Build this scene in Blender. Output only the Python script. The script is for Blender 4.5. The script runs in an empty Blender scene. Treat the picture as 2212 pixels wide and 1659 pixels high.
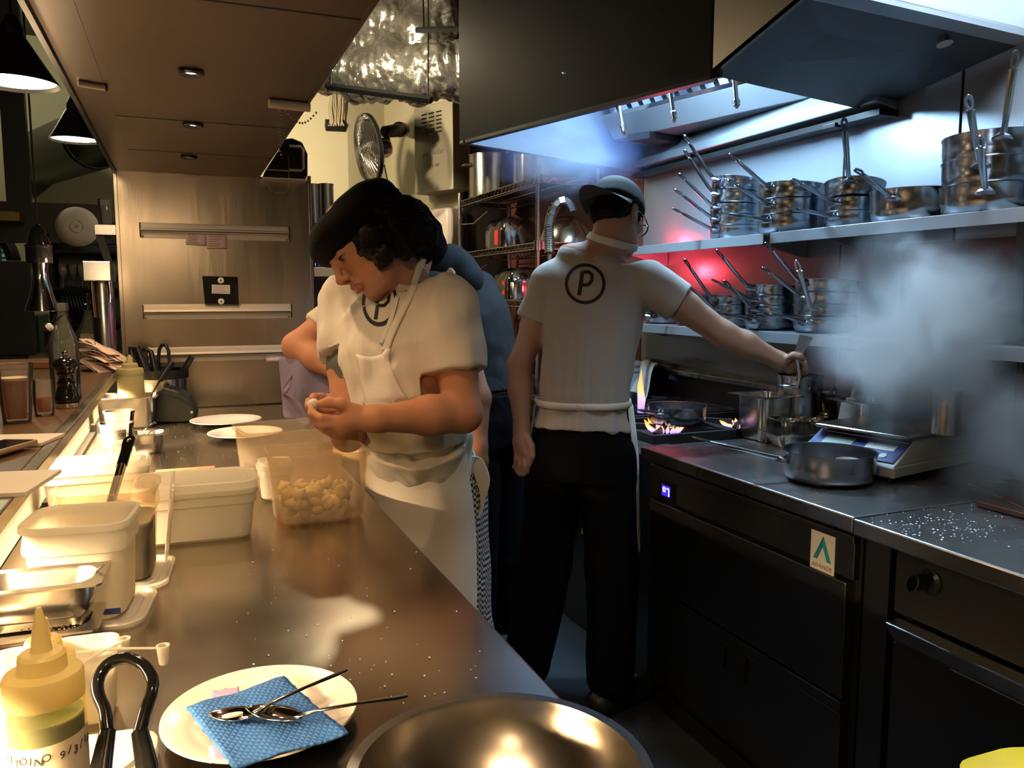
import bpy, bmesh, math, random
import numpy as np
from mathutils import Vector, Matrix, noise as mnoise
from mathutils.bvhtree import BVHTree
random.seed(4)
SC = bpy.context.scene
COL = SC.collection
# ---------------------------------------------------------------- camera
F = 1745.0; CXP, CYP = 1106.0, 829.5; CAMH = 1.395
TH = math.atan((829.5-635)/F); PS = math.atan(716*math.cos(TH)/F)
FW = Vector((math.sin(PS)*math.cos(TH), math.cos(PS)*math.cos(TH), -math.sin(TH)))
RT = Vector((math.cos(PS), -math.sin(PS), 0)); UPV = RT.cross(FW)
CAM = Vector((0, 0, CAMH))
def ray(x, y): return FW + RT*((x-CXP)/F) + UPV*((CYP-y)/F)
def atZ(x, y, z): r = ray(x, y); return CAM + r*((z-CAMH)/r.z)
def atX(x, y, X): r = ray(x, y); return CAM + r*(X/r.x)
def atY(x, y, Y): r = ray(x, y); return CAM + r*(Y/r.y)
def atD(x, y, d): return CAM + ray(x, y)*d
cd = bpy.data.cameras.new('camera'); cam = bpy.data.objects.new('camera', cd); COL.objects.link(cam)
cd.sensor_width = 36; cd.lens = F/2212*36; cd.clip_start = .05; cd.clip_end = 60
m = Matrix((RT, UPV, -FW)).transposed().to_4x4(); m.translation = CAM; cam.matrix_world = m
SC.camera = cam
SC.view_settings.view_transform = 'Standard'; SC.view_settings.look = 'None'
SC.view_settings.gamma = 1; SC.view_settings.exposure = 0; SC.view_settings.use_curve_mapping = False
# ---------------------------------------------------------------- materials
MATS = {}
def new_mat(name):
    mt = bpy.data.materials.new(name); mt.use_nodes = True
    nt = mt.node_tree; b = nt.nodes['Principled BSDF']
    MATS[name] = mt
    return mt, nt, b
def N(nt, t, **k):
    n = nt.nodes.new(t)
    for a, v in k.items():
        if a in n.inputs: n.inputs[a].default_value = v
        else: setattr(n, a, v)
    return n
def mat(name, col, rough=.5, metal=0., bump=0., scale=60., var=.0, stretch=None, spec=.5, emit=None, estr=0., trans=0., ior=1.45, alpha=1., aniso=0., sheen=0., coat=0., rvar=0., sss=0.):
    mt, nt, b = new_mat(name)
    b.inputs['Base Color'].default_value = (*col, 1); b.inputs['Roughness'].default_value = rough
    b.inputs['Metallic'].default_value = metal; b.inputs['Specular IOR Level'].default_value = spec
    b.inputs['Transmission Weight'].default_value = trans; b.inputs['IOR'].default_value = ior
    b.inputs['Alpha'].default_value = alpha; b.inputs['Anisotropic'].default_value = aniso
    b.inputs['Sheen Weight'].default_value = sheen; b.inputs['Coat Weight'].default_value = coat
    if sss:
        b.inputs['Subsurface Weight'].default_value = sss; b.inputs['Subsurface Radius'].default_value = (.012, .005, .003)
    if emit: b.inputs['Emission Color'].default_value = (*emit, 1); b.inputs['Emission Strength'].default_value = estr
    if bump or var or rvar:
        tc = N(nt, 'ShaderNodeTexCoord'); mp = N(nt, 'ShaderNodeMapping')
        if stretch: mp.inputs['Scale'].default_value = stretch
        nt.links.new(tc.outputs['Object'], mp.inputs['Vector'])
        nz = N(nt, 'ShaderNodeTexNoise'); nz.inputs['Scale'].default_value = scale; nz.inputs['Detail'].default_value = 5
        nt.links.new(mp.outputs['Vector'], nz.inputs['Vector'])
        if bump:
            bp = N(nt, 'ShaderNodeBump'); bp.inputs['Strength'].default_value = bump; bp.inputs['Distance'].default_value = .004
            nt.links.new(nz.outputs['Fac'], bp.inputs['Height']); nt.links.new(bp.outputs['Normal'], b.inputs['Normal'])
        if var:
            mx = N(nt, 'ShaderNodeMix', data_type='RGBA'); mx.inputs[6].default_value = (*[c*(1-var) for c in col], 1)
            mx.inputs[7].default_value = (*[min(1, c*(1+var)) for c in col], 1)
            nt.links.new(nz.outputs['Fac'], mx.inputs[0]); nt.links.new(mx.outputs[2], b.inputs['Base Color'])
        if rvar:
            mr = N(nt, 'ShaderNodeMapRange'); mr.inputs[3].default_value = max(0.02, rough-rvar); mr.inputs[4].default_value = min(1, rough+rvar)
            nt.links.new(nz.outputs['Fac'], mr.inputs[0]); nt.links.new(mr.outputs[0], b.inputs['Roughness'])
    return mt
def brushed(name, col, rough, stretch, bump=.06, smear=.08, scale=8., lines=220., metal=1., sm=None, warp=0.):
    """stainless steel: fine brush lines along one axis plus large soft smears"""
    mt, nt, b = new_mat(name)
    b.inputs['Metallic'].default_value = metal
    tc = N(nt, 'ShaderNodeTexCoord'); mp = N(nt, 'ShaderNodeMapping'); mp.inputs['Scale'].default_value = stretch
    nt.links.new(tc.outputs['Object'], mp.inputs['Vector'])
    n1 = N(nt, 'ShaderNodeTexNoise'); n1.inputs['Scale'].default_value = lines; n1.inputs['Detail'].default_value = 3
    nt.links.new(mp.outputs['Vector'], n1.inputs['Vector'])
    n2 = N(nt, 'ShaderNodeTexNoise'); n2.inputs['Scale'].default_value = scale; n2.inputs['Detail'].default_value = 6
    m2 = N(nt, 'ShaderNodeMapping'); m2.inputs['Scale'].default_value = sm or (1, 1, 1); nt.links.new(tc.outputs['Object'], m2.inputs['Vector']); nt.links.new(m2.outputs[0], n2.inputs['Vector'])
    mr = N(nt, 'ShaderNodeMapRange'); mr.inputs[3].default_value = max(.04, rough-smear); mr.inputs[4].default_value = rough+smear
    nt.links.new(n2.outputs['Fac'], mr.inputs[0]); nt.links.new(mr.outputs[0], b.inputs['Roughness'])
    mx = N(nt, 'ShaderNodeMix', data_type='RGBA'); mx.inputs[6].default_value = (*[c*.82 for c in col], 1); mx.inputs[7].default_value = (*[min(1, c*1.15) for c in col], 1)
    nt.links.new(n2.outputs['Fac'], mx.inputs[0]); nt.links.new(mx.outputs[2], b.inputs['Base Color'])
    bp = N(nt, 'ShaderNodeBump'); bp.inputs['Strength'].default_value = bump; bp.inputs['Distance'].default_value = .002
    nt.links.new(n1.outputs['Fac'], bp.inputs['Height']); nt.links.new(bp.outputs['Normal'], b.inputs['Normal'])
    if warp:
        b2 = N(nt, 'ShaderNodeBump'); b2.inputs['Strength'].default_value = warp; b2.inputs['Distance'].default_value = .01
        nt.links.new(n2.outputs['Fac'], b2.inputs['Height']); nt.links.new(b2.outputs['Normal'], bp.inputs['Normal'])
    return mt
def glass(name, col=(1, 1, 1), rough=.02, dens=.25):
    """thin clear glass / plastic: mostly transparent with a fresnel gloss"""
    mt, nt, b = new_mat(name)
    nt.nodes.remove(b); out = nt.nodes['Material Output']
    g = N(nt, 'ShaderNodeBsdfGlossy'); g.inputs['Roughness'].default_value = rough
    t = N(nt, 'ShaderNodeBsdfTransparent'); t.inputs['Color'].default_value = (*col, 1)
    d = N(nt, 'ShaderNodeBsdfDiffuse'); d.inputs['Color'].default_value = (*col, 1)
    m0 = N(nt, 'ShaderNodeMixShader'); m0.inputs[0].default_value = dens*.3
    nt.links.new(t.outputs[0], m0.inputs[1]); nt.links.new(d.outputs[0], m0.inputs[2])
    lw = N(nt, 'ShaderNodeLayerWeight'); lw.inputs['Blend'].default_value = .25
    mx = N(nt, 'ShaderNodeMixShader')
    nt.links.new(lw.outputs['Fresnel'], mx.inputs[0]); nt.links.new(m0.outputs[0], mx.inputs[1]); nt.links.new(g.outputs[0], mx.inputs[2])
    nt.links.new(mx.outputs[0], out.inputs[0])
    return mt
def plastic(name, col, clear=.2, transl=.4, rough=.35):
    """milky polypropylene: diffuse + translucent + some see-through"""
    mt, nt, b = new_mat(name)
    b.inputs['Base Color'].default_value = (*col, 1); b.inputs['Roughness'].default_value = rough
    out = nt.nodes['Material Output']
    t = N(nt, 'ShaderNodeBsdfTranslucent'); t.inputs['Color'].default_value = (*col, 1)
    tr = N(nt, 'ShaderNodeBsdfTransparent'); tr.inputs['Color'].default_value = (*[min(1, c*1.02) for c in col], 1)
    m1 = N(nt, 'ShaderNodeMixShader'); m1.inputs[0].default_value = transl
    nt.links.new(b.outputs[0], m1.inputs[1]); nt.links.new(t.outputs[0], m1.inputs[2])
    m2 = N(nt, 'ShaderNodeMixShader'); m2.inputs[0].default_value = clear
    nt.links.new(m1.outputs[0], m2.inputs[1]); nt.links.new(tr.outputs[0], m2.inputs[2])
    nt.links.new(m2.outputs[0], out.inputs[0])
    return mt
def emis(name, col, s):
    mt, nt, b = new_mat(name); nt.nodes.remove(b)
    e = N(nt, 'ShaderNodeEmission'); e.inputs[0].default_value = (*col, 1); e.inputs[1].default_value = s
    nt.links.new(e.outputs[0], nt.nodes['Material Output'].inputs[0])
    return mt
# ---------------------------------------------------------------- mesh builder
class MB:
    def __init__(s, M=None): s.v = []; s.f = []; s.M = M or Matrix()
    def add(s, vs, fs, M=None):
        o = len(s.v); T = s.M @ M if M else s.M
        s.v += [tuple(T @ Vector(p)) for p in vs]; s.f += [tuple(i+o for i in f) for f in fs]
        return s
    def box(s, c, d, R=None):
        x, y, z = [q/2 for q in d]
        vs = [(a*x, b*y, e*z) for a in (-1, 1) for b in (-1, 1) for e in (-1, 1)]
        M = Matrix.Translation(c) @ (R.to_4x4() if R else Matrix())
        return s.add(vs, [(0, 1, 3, 2), (4, 6, 7, 5), (0, 4, 5, 1), (2, 3, 7, 6), (0, 2, 6, 4), (1, 5, 7, 3)], M)
    def bb(s, a, b): return s.box([(p+q)/2 for p, q in zip(a, b)], [abs(q-p) for p, q in zip(a, b)])
    def hexa(s, p):  # 8 points: bottom ring 4, top ring 4
        return s.add(p, [(3, 2, 1, 0), (4, 5, 6, 7), (0, 1, 5, 4), (1, 2, 6, 5), (2, 3, 7, 6), (3, 0, 4, 7)])
    def slab(s, quad, t):  # quad of points extruded by vector t
        q = [Vector(p) for p in quad]; t = Vector(t); return s.hexa(q+[p+t for p in q])
    def loft(s, rings, close=True, cap0=True, cap1=True, M=None):
        n = len(rings[0]); vs = [p for r in rings for p in r]; fs = []
        for i in range(len(rings)-1):
            for j in range(n if close else n-1):
                a, b = i*n+j, i*n+(j+1) % n; fs.append((a, b, b+n, a+n))
        if cap0: fs.append(tuple(range(n-1, -1, -1)))
        if cap1: fs.append(tuple((len(rings)-1)*n+j for j in range(n)))
        return s.add(vs, fs, M)
    def lathe(s, prof, seg=32, M=None, cap0=True, cap1=True):
        rings = [[(max(r, 1e-4)*math.cos(2*math.pi*j/seg), max(r, 1e-4)*math.sin(2*math.pi*j/seg), z) for j in range(seg)] for r, z in prof]
        return s.loft(rings, True, cap0, cap1, M)
    def tube(s, pts, rad, seg=10, caps=True, flat=None, upv=None):
        pts = [Vector(p) for p in pts]; n = len(pts)
        rad = rad if isinstance(rad, (list, tuple)) else [rad]*n
        fl = flat if isinstance(flat, (list, tuple)) else [flat or 1.]*n
        t0 = (pts[1]-pts[0]).normalized(); u = Vector(upv) if upv else (Vector((0, 0, 1)) if abs(t0.z) < .9 else Vector((1, 0, 0)))
        rings = []
        for i in range(n):
            t = (pts[min(i+1, n-1)]-pts[max(i-1, 0)]).normalized()
            u = (u - t*u.dot(t)).normalized(); w = t.cross(u)
            rings.append([pts[i]+u*(rad[i]*fl[i]*math.cos(2*math.pi*j/seg))+w*(rad[i]*math.sin(2*math.pi*j/seg)) for j in range(seg)])
        return s.loft(rings, True, caps, caps)
    def prism(s, poly, h, M=None):
        n = len(poly); return s.loft([[(x, y, 0) for x, y in poly], [(x, y, h) for x, y in poly]], True, True, True, M)
    def grid(s, P):  # P[i][j] points
        a, b = len(P), len(P[0])
        return s.add([p for r in P for p in r], [(i*b+j, i*b+j+1, (i+1)*b+j+1, (i+1)*b+j) for i in range(a-1) for j in range(b-1)])
def spl(pts, n=6):
    P = [Vector(p) for p in pts]; P = [P[0]*2-P[1]]+P+[P[-1]*2-P[-2]]; out = []
    for i in range(1, len(P)-2):
        for k in range(n):
            t = k/n; a, b, c, d = P[i-1:i+3]; out.append(.5*((2*b)+(c-a)*t+(2*a-5*b+4*c-d)*t*t+(3*b-a-3*c+d)*t**3))
    return out+[P[-2]]
def rrect(hx, hy, r, z, n=5):
    out = []
    for cx, cy, a0 in ((1, 1, 0), (-1, 1, 90), (-1, -1, 180), (1, -1, 270)):
        for k in range(n+1):
            a = math.radians(a0+90*k/n); out.append((cx*(hx-r)+r*math.cos(a), cy*(hy-r)+r*math.sin(a), z))
    return out
def shellrings(levels, n=5): return [rrect(hx, hy, min(r, hx-1e-3, hy-1e-3), z, n) for hx, hy, r, z in levels]
def smooth_obj(o, ang=40):
    for p in o.data.polygons: p.use_smooth = True
    try: o.data.set_sharp_from_angle(angle=math.radians(ang))
    except Exception: pass
def make(name, mb, material, parent=None, smooth=40, bevel=0, solid=0, sub=0, loc=None, bseg=2):
    me = bpy.data.meshes.new(name); me.from_pydata(mb.v, [], mb.f); me.validate()
    bm = bmesh.new(); bm.from_mesh(me); bmesh.ops.recalc_face_normals(bm, faces=bm.faces); bm.to_mesh(me); bm.free()
    if isinstance(material, str): material = MATS[material]
    me.materials.append(material)
    o = bpy.data.objects.new(name, me); COL.objects.link(o)
    if smooth: smooth_obj(o, smooth)
    if solid:
        md = o.modifiers.new('solid', 'SOLIDIFY'); md.thickness = solid; md.offset = 0
    if bevel:
        md = o.modifiers.new('bevel', 'BEVEL'); md.width = bevel; md.segments = bseg; md.limit_method = 'ANGLE'; md.angle_limit = math.radians(40)
    if sub:
        md = o.modifiers.new('sub', 'SUBSURF'); md.levels = sub; md.render_levels = sub
    if loc is not None: o.location = loc
    if parent is not None: o.parent = parent
    return o
def tag(o, label, cat, group=None, kind=None):
    o['label'] = label; o['category'] = cat
    if group: o['group'] = group
    if kind: o['kind'] = kind
    return o
def thing(name, label, cat, loc=(0, 0, 0), rz=0, group=None, M=None):
    o = bpy.data.objects.new(name, None); COL.objects.link(o); o.empty_display_size = .05
    o.location = loc; o.rotation_euler = (0, 0, rz)
    if M is not None: o.matrix_world = M
    return tag(o, label, cat, group)
def struct(name, mb, material, **k):
    o = make(name, mb, material, **k)
    if o.parent is None: o['kind'] = 'structure'
    return o
KIDS = {}
def dup(root, M, label, group=None):
    r = root.copy(); COL.objects.link(r); r.matrix_world = M; r['label'] = label
    if group: r['group'] = group
    for ch in root.children:
        c = ch.copy(); COL.objects.link(c); c.parent = r
        for g in ch.children:
            d = g.copy(); COL.objects.link(d); d.parent = c
    return r
def text(name, s, size, M, material, parent=None, ext=.0004, align='CENTER', shear=0, bold=0, space=1):
    cu = bpy.data.curves.new(name, 'FONT'); cu.body = s; cu.size = size; cu.extrude = ext; cu.align_x = align; cu.align_y = 'CENTER'
    cu.shear = shear; cu.offset = bold; cu.space_character = space; cu.resolution_u = 3
    tmp = bpy.data.objects.new('tmp', cu); COL.objects.link(tmp)
    me = bpy.data.meshes.new_from_object(tmp.evaluated_get(bpy.context.evaluated_depsgraph_get())); me.name = name
    bpy.data.objects.remove(tmp); bpy.data.curves.remove(cu)
    me.materials.clear(); me.materials.append(MATS[material] if isinstance(material, str) else material)
    o = bpy.data.objects.new(name, me); COL.objects.link(o)
    if parent is not None: o.parent = parent
    o.matrix_local = M
    return o
def frame(o, x, y, z=None):  # matrix with x axis, y axis given
    x = Vector(x).normalized(); y = Vector(y); y = (y-x*y.dot(x)).normalized(); z = x.cross(y)
    M = Matrix((x, y, z)).transposed().to_4x4(); M.translation = o; return M
def Rz(a): return Matrix.Rotation(math.radians(a), 4, 'Z')
def Rx(a): return Matrix.Rotation(math.radians(a), 4, 'X')
def Ry(a): return Matrix.Rotation(math.radians(a), 4, 'Y')
def Tr(*p): return Matrix.Translation(p[0] if len(p) == 1 else p)
# ---------------------------------------------------------------- implicit surfaces
class SDF:
    """signed distance grid; shapes are merged with a smooth union, the surface is meshed with surface nets"""
    def __init__(s, lo, hi, h):
        s.lo = np.array(lo, float); s.h = h
        s.n = np.maximum(4, np.ceil((np.array(hi, float)-s.lo)/h).astype(int)+1)
        s.D = np.full(s.n, .05, np.float32)
    def pts(s, a, b):
        ax = [s.lo[k]+np.arange(a[k], b[k])*s.h for k in range(3)]
        return np.stack(np.meshgrid(*ax, indexing='ij'), -1)
    def op(s, fn, lo, hi, k=.01, mode='add'):
        mg = .05+k if mode == 'add' else .002+k
        if mode == 'add': mg = .03+k
        a = np.clip(np.floor((np.array(lo)-mg-s.lo)/s.h).astype(int), 0, s.n); b = np.clip(np.ceil((np.array(hi)+mg-s.lo)/s.h).astype(int)+1, 0, s.n)
        if (b <= a).any(): return s
        P = s.pts(a, b); d = fn(P); sl = tuple(slice(p, q) for p, q in zip(a, b)); A = s.D[sl]
        if mode == 'add':
            hh = np.clip(.5+.5*(d-A)/k, 0, 1); s.D[sl] = (d*(1-hh)+A*hh - k*hh*(1-hh))
        elif mode == 'sub':
            d = -d; hh = np.clip(.5-.5*(d-A)/k, 0, 1); s.D[sl] = d*(1-hh)+A*hh + k*hh*(1-hh)
        return s
    def cap(s, a, b, ra, rb=None, k=.01, mode='add'):
        rb = ra if rb is None else rb; a = np.array(a, float); b = np.array(b, float); ab = b-a; L = max(ab@ab, 1e-9)
        def fn(P):
            t = np.clip(((P-a)@ab)/L, 0, 1); return np.linalg.norm(P-(a+t[..., None]*ab), axis=-1)-(ra+(rb-ra)*t)
        R = max(ra, rb); return s.op(fn, np.minimum(a, b)-R, np.maximum(a, b)+R, k, mode)
    def cut(s, q, ax, R, L):
        q = np.array(q, float); ax = np.array(ax, float)
        def fn(P):
            v = P-q; t = v@ax; rad = np.linalg.norm(v-t[..., None]*ax, axis=-1); return np.maximum(np.maximum(-t, t-L), rad-R)
        e = np.array([R, R, R])*1.; a, b = q, q+ax*L
        return s.op(fn, np.minimum(a, b)-e, np.maximum(a, b)+e, .003, 'sub')
    def chain(s, pts, rad, k=.01, mode='add'):
        for i in range(len(pts)-1): s.cap(pts[i], pts[i+1], rad[i], rad[i+1], k, mode)
        return s
    def ell(s, c, r, R=None, k=.01, mode='add'):
        c = np.array(c, float); r = np.array(r, float); R = np.eye(3) if R is None else np.array(R)
        def fn(P):
            q = (P-c)@R; k0 = np.linalg.norm(q/r, axis=-1); k1 = np.linalg.norm(q/(r*r), axis=-1)+1e-9; return k0*(k0-1)/k1
        e = np.abs(R)@r; return s.op(fn, c-e, c+e, k, mode)
    def loft(s, secs, k=.01, mode='add', disp=None, p=2.):
        """secs: list of (centre, lateral axis, half width, half depth); a body lofted through elliptical sections"""
        C = [np.array(q[0], float) for q in secs]; Wd = [q[2] for q in secs]; Dp = [q[3] for q in secs]
        Ls = [np.array(q[1], float)/np.linalg.norm(q[1]) for q in secs]
        R = max(max(Wd), max(Dp)); lo = np.min(C, 0)-R; hi = np.max(C, 0)+R
        def fn(P):
            best = np.full(P.shape[:3], 1., np.float32)
            for i in range(len(C)-1):
                ab = C[i+1]-C[i]; L = np.linalg.norm(ab); ax = ab/L
                tt = ((P-C[i])@ax)/L; t = np.clip(tt, 0, 1)
                l0 = Ls[i]-ax*(Ls[i]@ax); l0 /= np.linalg.norm(l0); l1 = Ls[i+1]-ax*(Ls[i+1]@ax); l1 /= np.linalg.norm(l1)
                st = t*t*(3-2*t)
                Lt = l0+(l1-l0)*t[..., None]; Lt /= np.linalg.norm(Lt, axis=-1, keepdims=True)
                q = P-(C[i]+ab*t[..., None]); u = (q*Lt).sum(-1); fr = np.cross(Lt, ax); v = (q*fr).sum(-1); w = q@ax
                hw = Wd[i]+(Wd[i+1]-Wd[i])*st; hd = Dp[i]+(Dp[i+1]-Dp[i])*st
                rr = (np.abs(u/hw)**p+np.abs(v/hd)**p)**(1/p)
                d = (rr-1)*np.minimum(hw, hd)
                ov = np.where(w < 0, .001 if i == 0 else .014, .001 if i == len(C)-2 else .014)
                best = np.minimum(best, np.maximum(d, np.abs(w)-ov))
            if disp is not None: best = best+disp(P)
            return best
        return s.op(fn, lo, hi, k, mode)
    def mesh(s):
        D = s.D; n = s.n; ins = D < 0
        c = np.zeros(n-1, int)
        for i in (0, 1):
            for j in (0, 1):
                for k in (0, 1): c += ins[i:n[0]-1+i, j:n[1]-1+j, k:n[2]-1+k]
        act = (c > 0) & (c < 8); idx = -np.ones(n-1, int); cells = np.argwhere(act); idx[act] = np.arange(len(cells))
        acc = np.zeros((len(cells), 3)); cnt = np.zeros(len(cells))
        cs = [np.array((i, j, k)) for i in (0, 1) for j in (0, 1) for k in (0, 1)]
        for a in range(8):
            for b in range(a+1, 8):
                if np.abs(cs[a]-cs[b]).sum() != 1: continue
                pa = cells+cs[a]; pb = cells+cs[b]; da = D[tuple(pa.T)]; db = D[tuple(pb.T)]; x = (da < 0) != (db < 0)
                t = np.where(x, da/(da-db+1e-12), 0)[:, None]; acc += np.where(x[:, None], cs[a]+t*(cs[b]-cs[a]), 0); cnt += x
        V = s.lo+(cells+acc/cnt[:, None])*s.h
        Fc = []
        for ax in range(3):
            o = [k for k in range(3) if k != ax]; sl0 = [slice(None)]*3; sl1 = [slice(None)]*3
            sl0[ax] = slice(0, -1); sl1[ax] = slice(1, None)
            x = ins[tuple(sl0)] != ins[tuple(sl1)]; e = np.argwhere(x)
            ok = (e[:, o[0]] > 0) & (e[:, o[1]] > 0) & (e[:, o[0]] < n[o[0]]-1) & (e[:, o[1]] < n[o[1]]-1); e = e[ok]
            q = []
            for da, db in ((0, 0), (1, 0), (1, 1), (0, 1)):
                w = e.copy(); w[:, o[0]] -= da; w[:, o[1]] -= db; q.append(idx[tuple(w.T)])
            q = np.stack(q, 1); fl = ins[tuple(e.T)] ^ (ax == 1); q[fl] = q[fl][:, ::-1]; Fc.append(q)
        return V, np.concatenate(Fc)
def sdf_obj(name, s, material, parent=None, relax=2, post=None):
    V, Q = s.mesh()
    me = bpy.data.meshes.new(name); me.from_pydata(V.tolist(), [], Q.tolist())
    bm = bmesh.new(); bm.from_mesh(me)
    for _ in range(relax): bmesh.ops.smooth_vert(bm, verts=bm.verts, factor=.5, use_axis_x=True, use_axis_y=True, use_axis_z=True)
    bmesh.ops.recalc_face_normals(bm, faces=bm.faces); bm.to_mesh(me); bm.free()
    me.materials.append(MATS[material] if isinstance(material, str) else material)
    for p in me.polygons: p.use_smooth = True
    o = bpy.data.objects.new(name, me); COL.objects.link(o)
    if parent is not None:
        o.parent = parent; o.matrix_parent_inverse = parent.matrix_world.inverted() if parent.matrix_world != Matrix() else Matrix()
    return o
def bvh_of(o):
    me = o.data; return BVHTree.FromPolygons([v.co for v in me.vertices], [tuple(p.vertices) for p in me.polygons])
def fbm(p, s=1.): return mnoise.fractal(Vector(p)*s, 1., 2., 4)
# ---------------------------------------------------------------- the materials of the place
brushed('worktop_steel', (.60, .53, .44), .22, (1, .02, 1), bump=.02, smear=.06, scale=5, warp=.03)
brushed('panel_steel', (.40, .34, .27), .26, (1, 1, .02), bump=.03, smear=.08, scale=3.2, sm=(1.6, 1.6, .22), warp=.35)  # vertical smear bands put lamp reflections into the colour and bumps
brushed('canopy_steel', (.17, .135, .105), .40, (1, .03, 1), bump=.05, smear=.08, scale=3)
brushed('wall_steel', (.46, .50, .55), .33, (1, 1, .02), bump=.05, smear=.05, scale=3, metal=.6)
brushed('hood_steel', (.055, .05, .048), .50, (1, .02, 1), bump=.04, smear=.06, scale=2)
brushed('dark_steel', (.13, .125, .125), .38, (1, .03, 1), bump=.04, smear=.08, scale=4)
brushed('range_steel', (.5, .5, .5), .27, (.05, .05, 1), bump=.05, smear=.08, scale=6)
mat('pan_steel', (.42, .45, .49), .22, 1, rvar=.05, scale=25, bump=.01)
mat('tray_steel', (.66, .63, .58), .2, 1, rvar=.06, scale=30)
brushed('tinted_steel', (.16, .085, .07), .42, (1, 1, .02), bump=.05, smear=.1, scale=3)
mat('chrome', (.85, .85, .85), .07, 1)
mat('wire_chrome', (.5, .48, .47), .22, 1)
mat('foil', (.80, .76, .68), .26, .9, bump=.5, scale=15, rvar=.1)
brushed('bowl_steel', (.66, .60, .52), .24, (1, 1, .05), bump=.03, smear=.07, scale=9)
MATS['foil'].node_tree.nodes['Bump'].inputs['Distance'].default_value = .03
mat('brass', (.22, .16, .07), .3, 1)
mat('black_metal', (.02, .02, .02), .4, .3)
mat('black_plastic', (.012, .012, .013), .32)
mat('black_gloss', (.01, .01, .01), .12, coat=.5)
mat('dark_green_plastic', (.02, .03, .025), .3)
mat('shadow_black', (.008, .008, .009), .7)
mat('yellow_wall', (.60, .54, .38), .7, bump=.05, scale=90, var=.06)
mat('beige_wall', (.30, .29, .18), .7, bump=.05, scale=90, var=.08)
mat('dark_wall', (.025, .022, .02), .6, var=.2, scale=8)
mat('red_lit_wall', (.16, .06, .05), .45, var=.25, scale=6)  # dark wall with the red glow put into its colour
mat('blue_tile', (.04, .07, .08), .4)
mat('floor_vinyl', (.035, .045, .055), .6, bump=.2, scale=260, var=.35)
mat('ceiling_paint', (.05, .045, .04), .8)
mat('white_ceramic', (.86, .82, .74), .18, coat=.4)
mat('paper', (.82, .76, .66), .75)
mat('pink_paper', (.96, .74, .64), .8)
mat('print_ink', (.25, .2, .2), .8)
mat('ink_black', (.015, .013, .012), .7)
mat('white_plastic_solid', (.72, .68, .58), .4)
mat('cream_rail', (.80, .70, .58), .42, .2)
mat('off_white', (.78, .74, .66), .5)
plastic('milky_plastic', (.93, .86, .75), .77, .35)
plastic('milky_white', (.95, .92, .82), .05, .6)
plastic('milky_clear', (.92, .90, .84), .5, .3, .2)
plastic('bottle_plastic', (.92, .88, .70), .90, .3)
plastic('bottle_white', (.85, .86, .86), .12, .4)
plastic('bottle_green', (.55, .66, .30), .12, .4)
plastic('cap_yellow', (.92, .80, .40), .1, .5)
mat('green_oil', (.07, .11, .008), .25)
mat('dark_green_sauce', (.05, .07, .02), .3)
mat('garlic', (.85, .68, .34), .45, var=.25, scale=70)
mat('masking_tape', (.80, .68, .48), .7)
glass('clear_glass'); glass('bottle_glass', (.93, .96, .9), .03, .2)
plastic('beer', (.62, .18, .015), .25, .5, .1)
plastic('bottle_pale', (.78, .72, .40), .12, .4)
mat('beer_foam', (.75, .55, .36), .7)
mat('water', (.7, .65, .6), .05, trans=.9, ior=1.33)
mat('bar_wood', (.14, .075, .04), .3, var=.35, scale=12, stretch=(1, .06, 1), bump=.1)
mat('bread_wood', (.28, .12, .05), .5, var=.2, scale=20)
mat('board_brown', (.20, .10, .05), .6)
mat('skin_warm', (.56, .26, .15), .52, spec=.3, sss=.0, var=.10, scale=30, bump=.06)
mat('skin_pale', (.44, .25, .17), .55, spec=.3, var=.10, scale=30, bump=.06)
mat('lip', (.42, .15, .11), .4)
mat('mouth', (.08, .02, .02), .5)
mat('eye_white', (.26, .21, .17), .2)
mat('iris', (.03, .015, .01), .1)
mat('hair_black', (.005, .004, .0035), .65, spec=.12, bump=1.0, scale=110)
mat('hat_black', (.006, .006, .007), .95, spec=.1, bump=.5, scale=160)
mat('cap_black', (.006, .0065, .007), .8, spec=.3, bump=.3, scale=300)
mat('cap_grey', (.035, .037, .038), .8, bump=.3, scale=300)
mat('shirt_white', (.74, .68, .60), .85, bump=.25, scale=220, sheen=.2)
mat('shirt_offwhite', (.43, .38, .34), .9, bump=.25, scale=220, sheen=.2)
mat('shirt_slate', (.026, .025, .025), .9, spec=.08, bump=.25, scale=220)
mat('apron_white', (.84, .79, .71), .85, bump=.2, scale=300, sheen=.2)
mat('apron_lilac', (.27, .23, .36), .8, bump=.2, scale=200)
mat('trouser_black', (.004, .004, .005), .95, spec=.1, bump=.3, scale=200)
mat('shoe_black', (.012, .012, .012), .4)
mat('towel', (.62, .62, .6), .95, bump=.5, scale=220)
mat('towel_stripe', (.25, .2, .18), .95, bump=.5, scale=220)
mat('blue_cloth', (.035, .16, .50), .8)
mat('lilac_tissue', (.45, .36, .62), .7)
mat('lilac_napkin', (.55, .5, .62), .8)
mat('scale_white', (.62, .62, .58), .45)
mat('scale_blue', (.03, .04, .20), .3)
mat('lcd', (.25, .33, .30), .3)
mat('sticker_white', (.72, .70, .66), .5)
mat('sticker_blue', (.03, .22, .36), .4)
mat('sticker_teal', (.02, .36, .42), .4)
mat('badge_blue', (.03, .05, .28), .4)
mat('red_plastic', (.45, .03, .04), .35)
mat('toaster_red', (.5, .02, .02), .3, emit=(1, .05, .04), estr=.5)
mat('dispenser', (.75, .62, .55), .3)
mat('tub_pale', (.5, .55, .55), .4)
mat('cast_iron', (.012, .012, .013), .55)
mat('yellow_bright', (.90, .72, .02), .6)
mat('lilac_bag', (.30, .27, .42), .6)
mat('tattoo', (.10, .11, .10), .6); mat('tattoo_red', (.45, .06, .06), .6)
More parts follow.
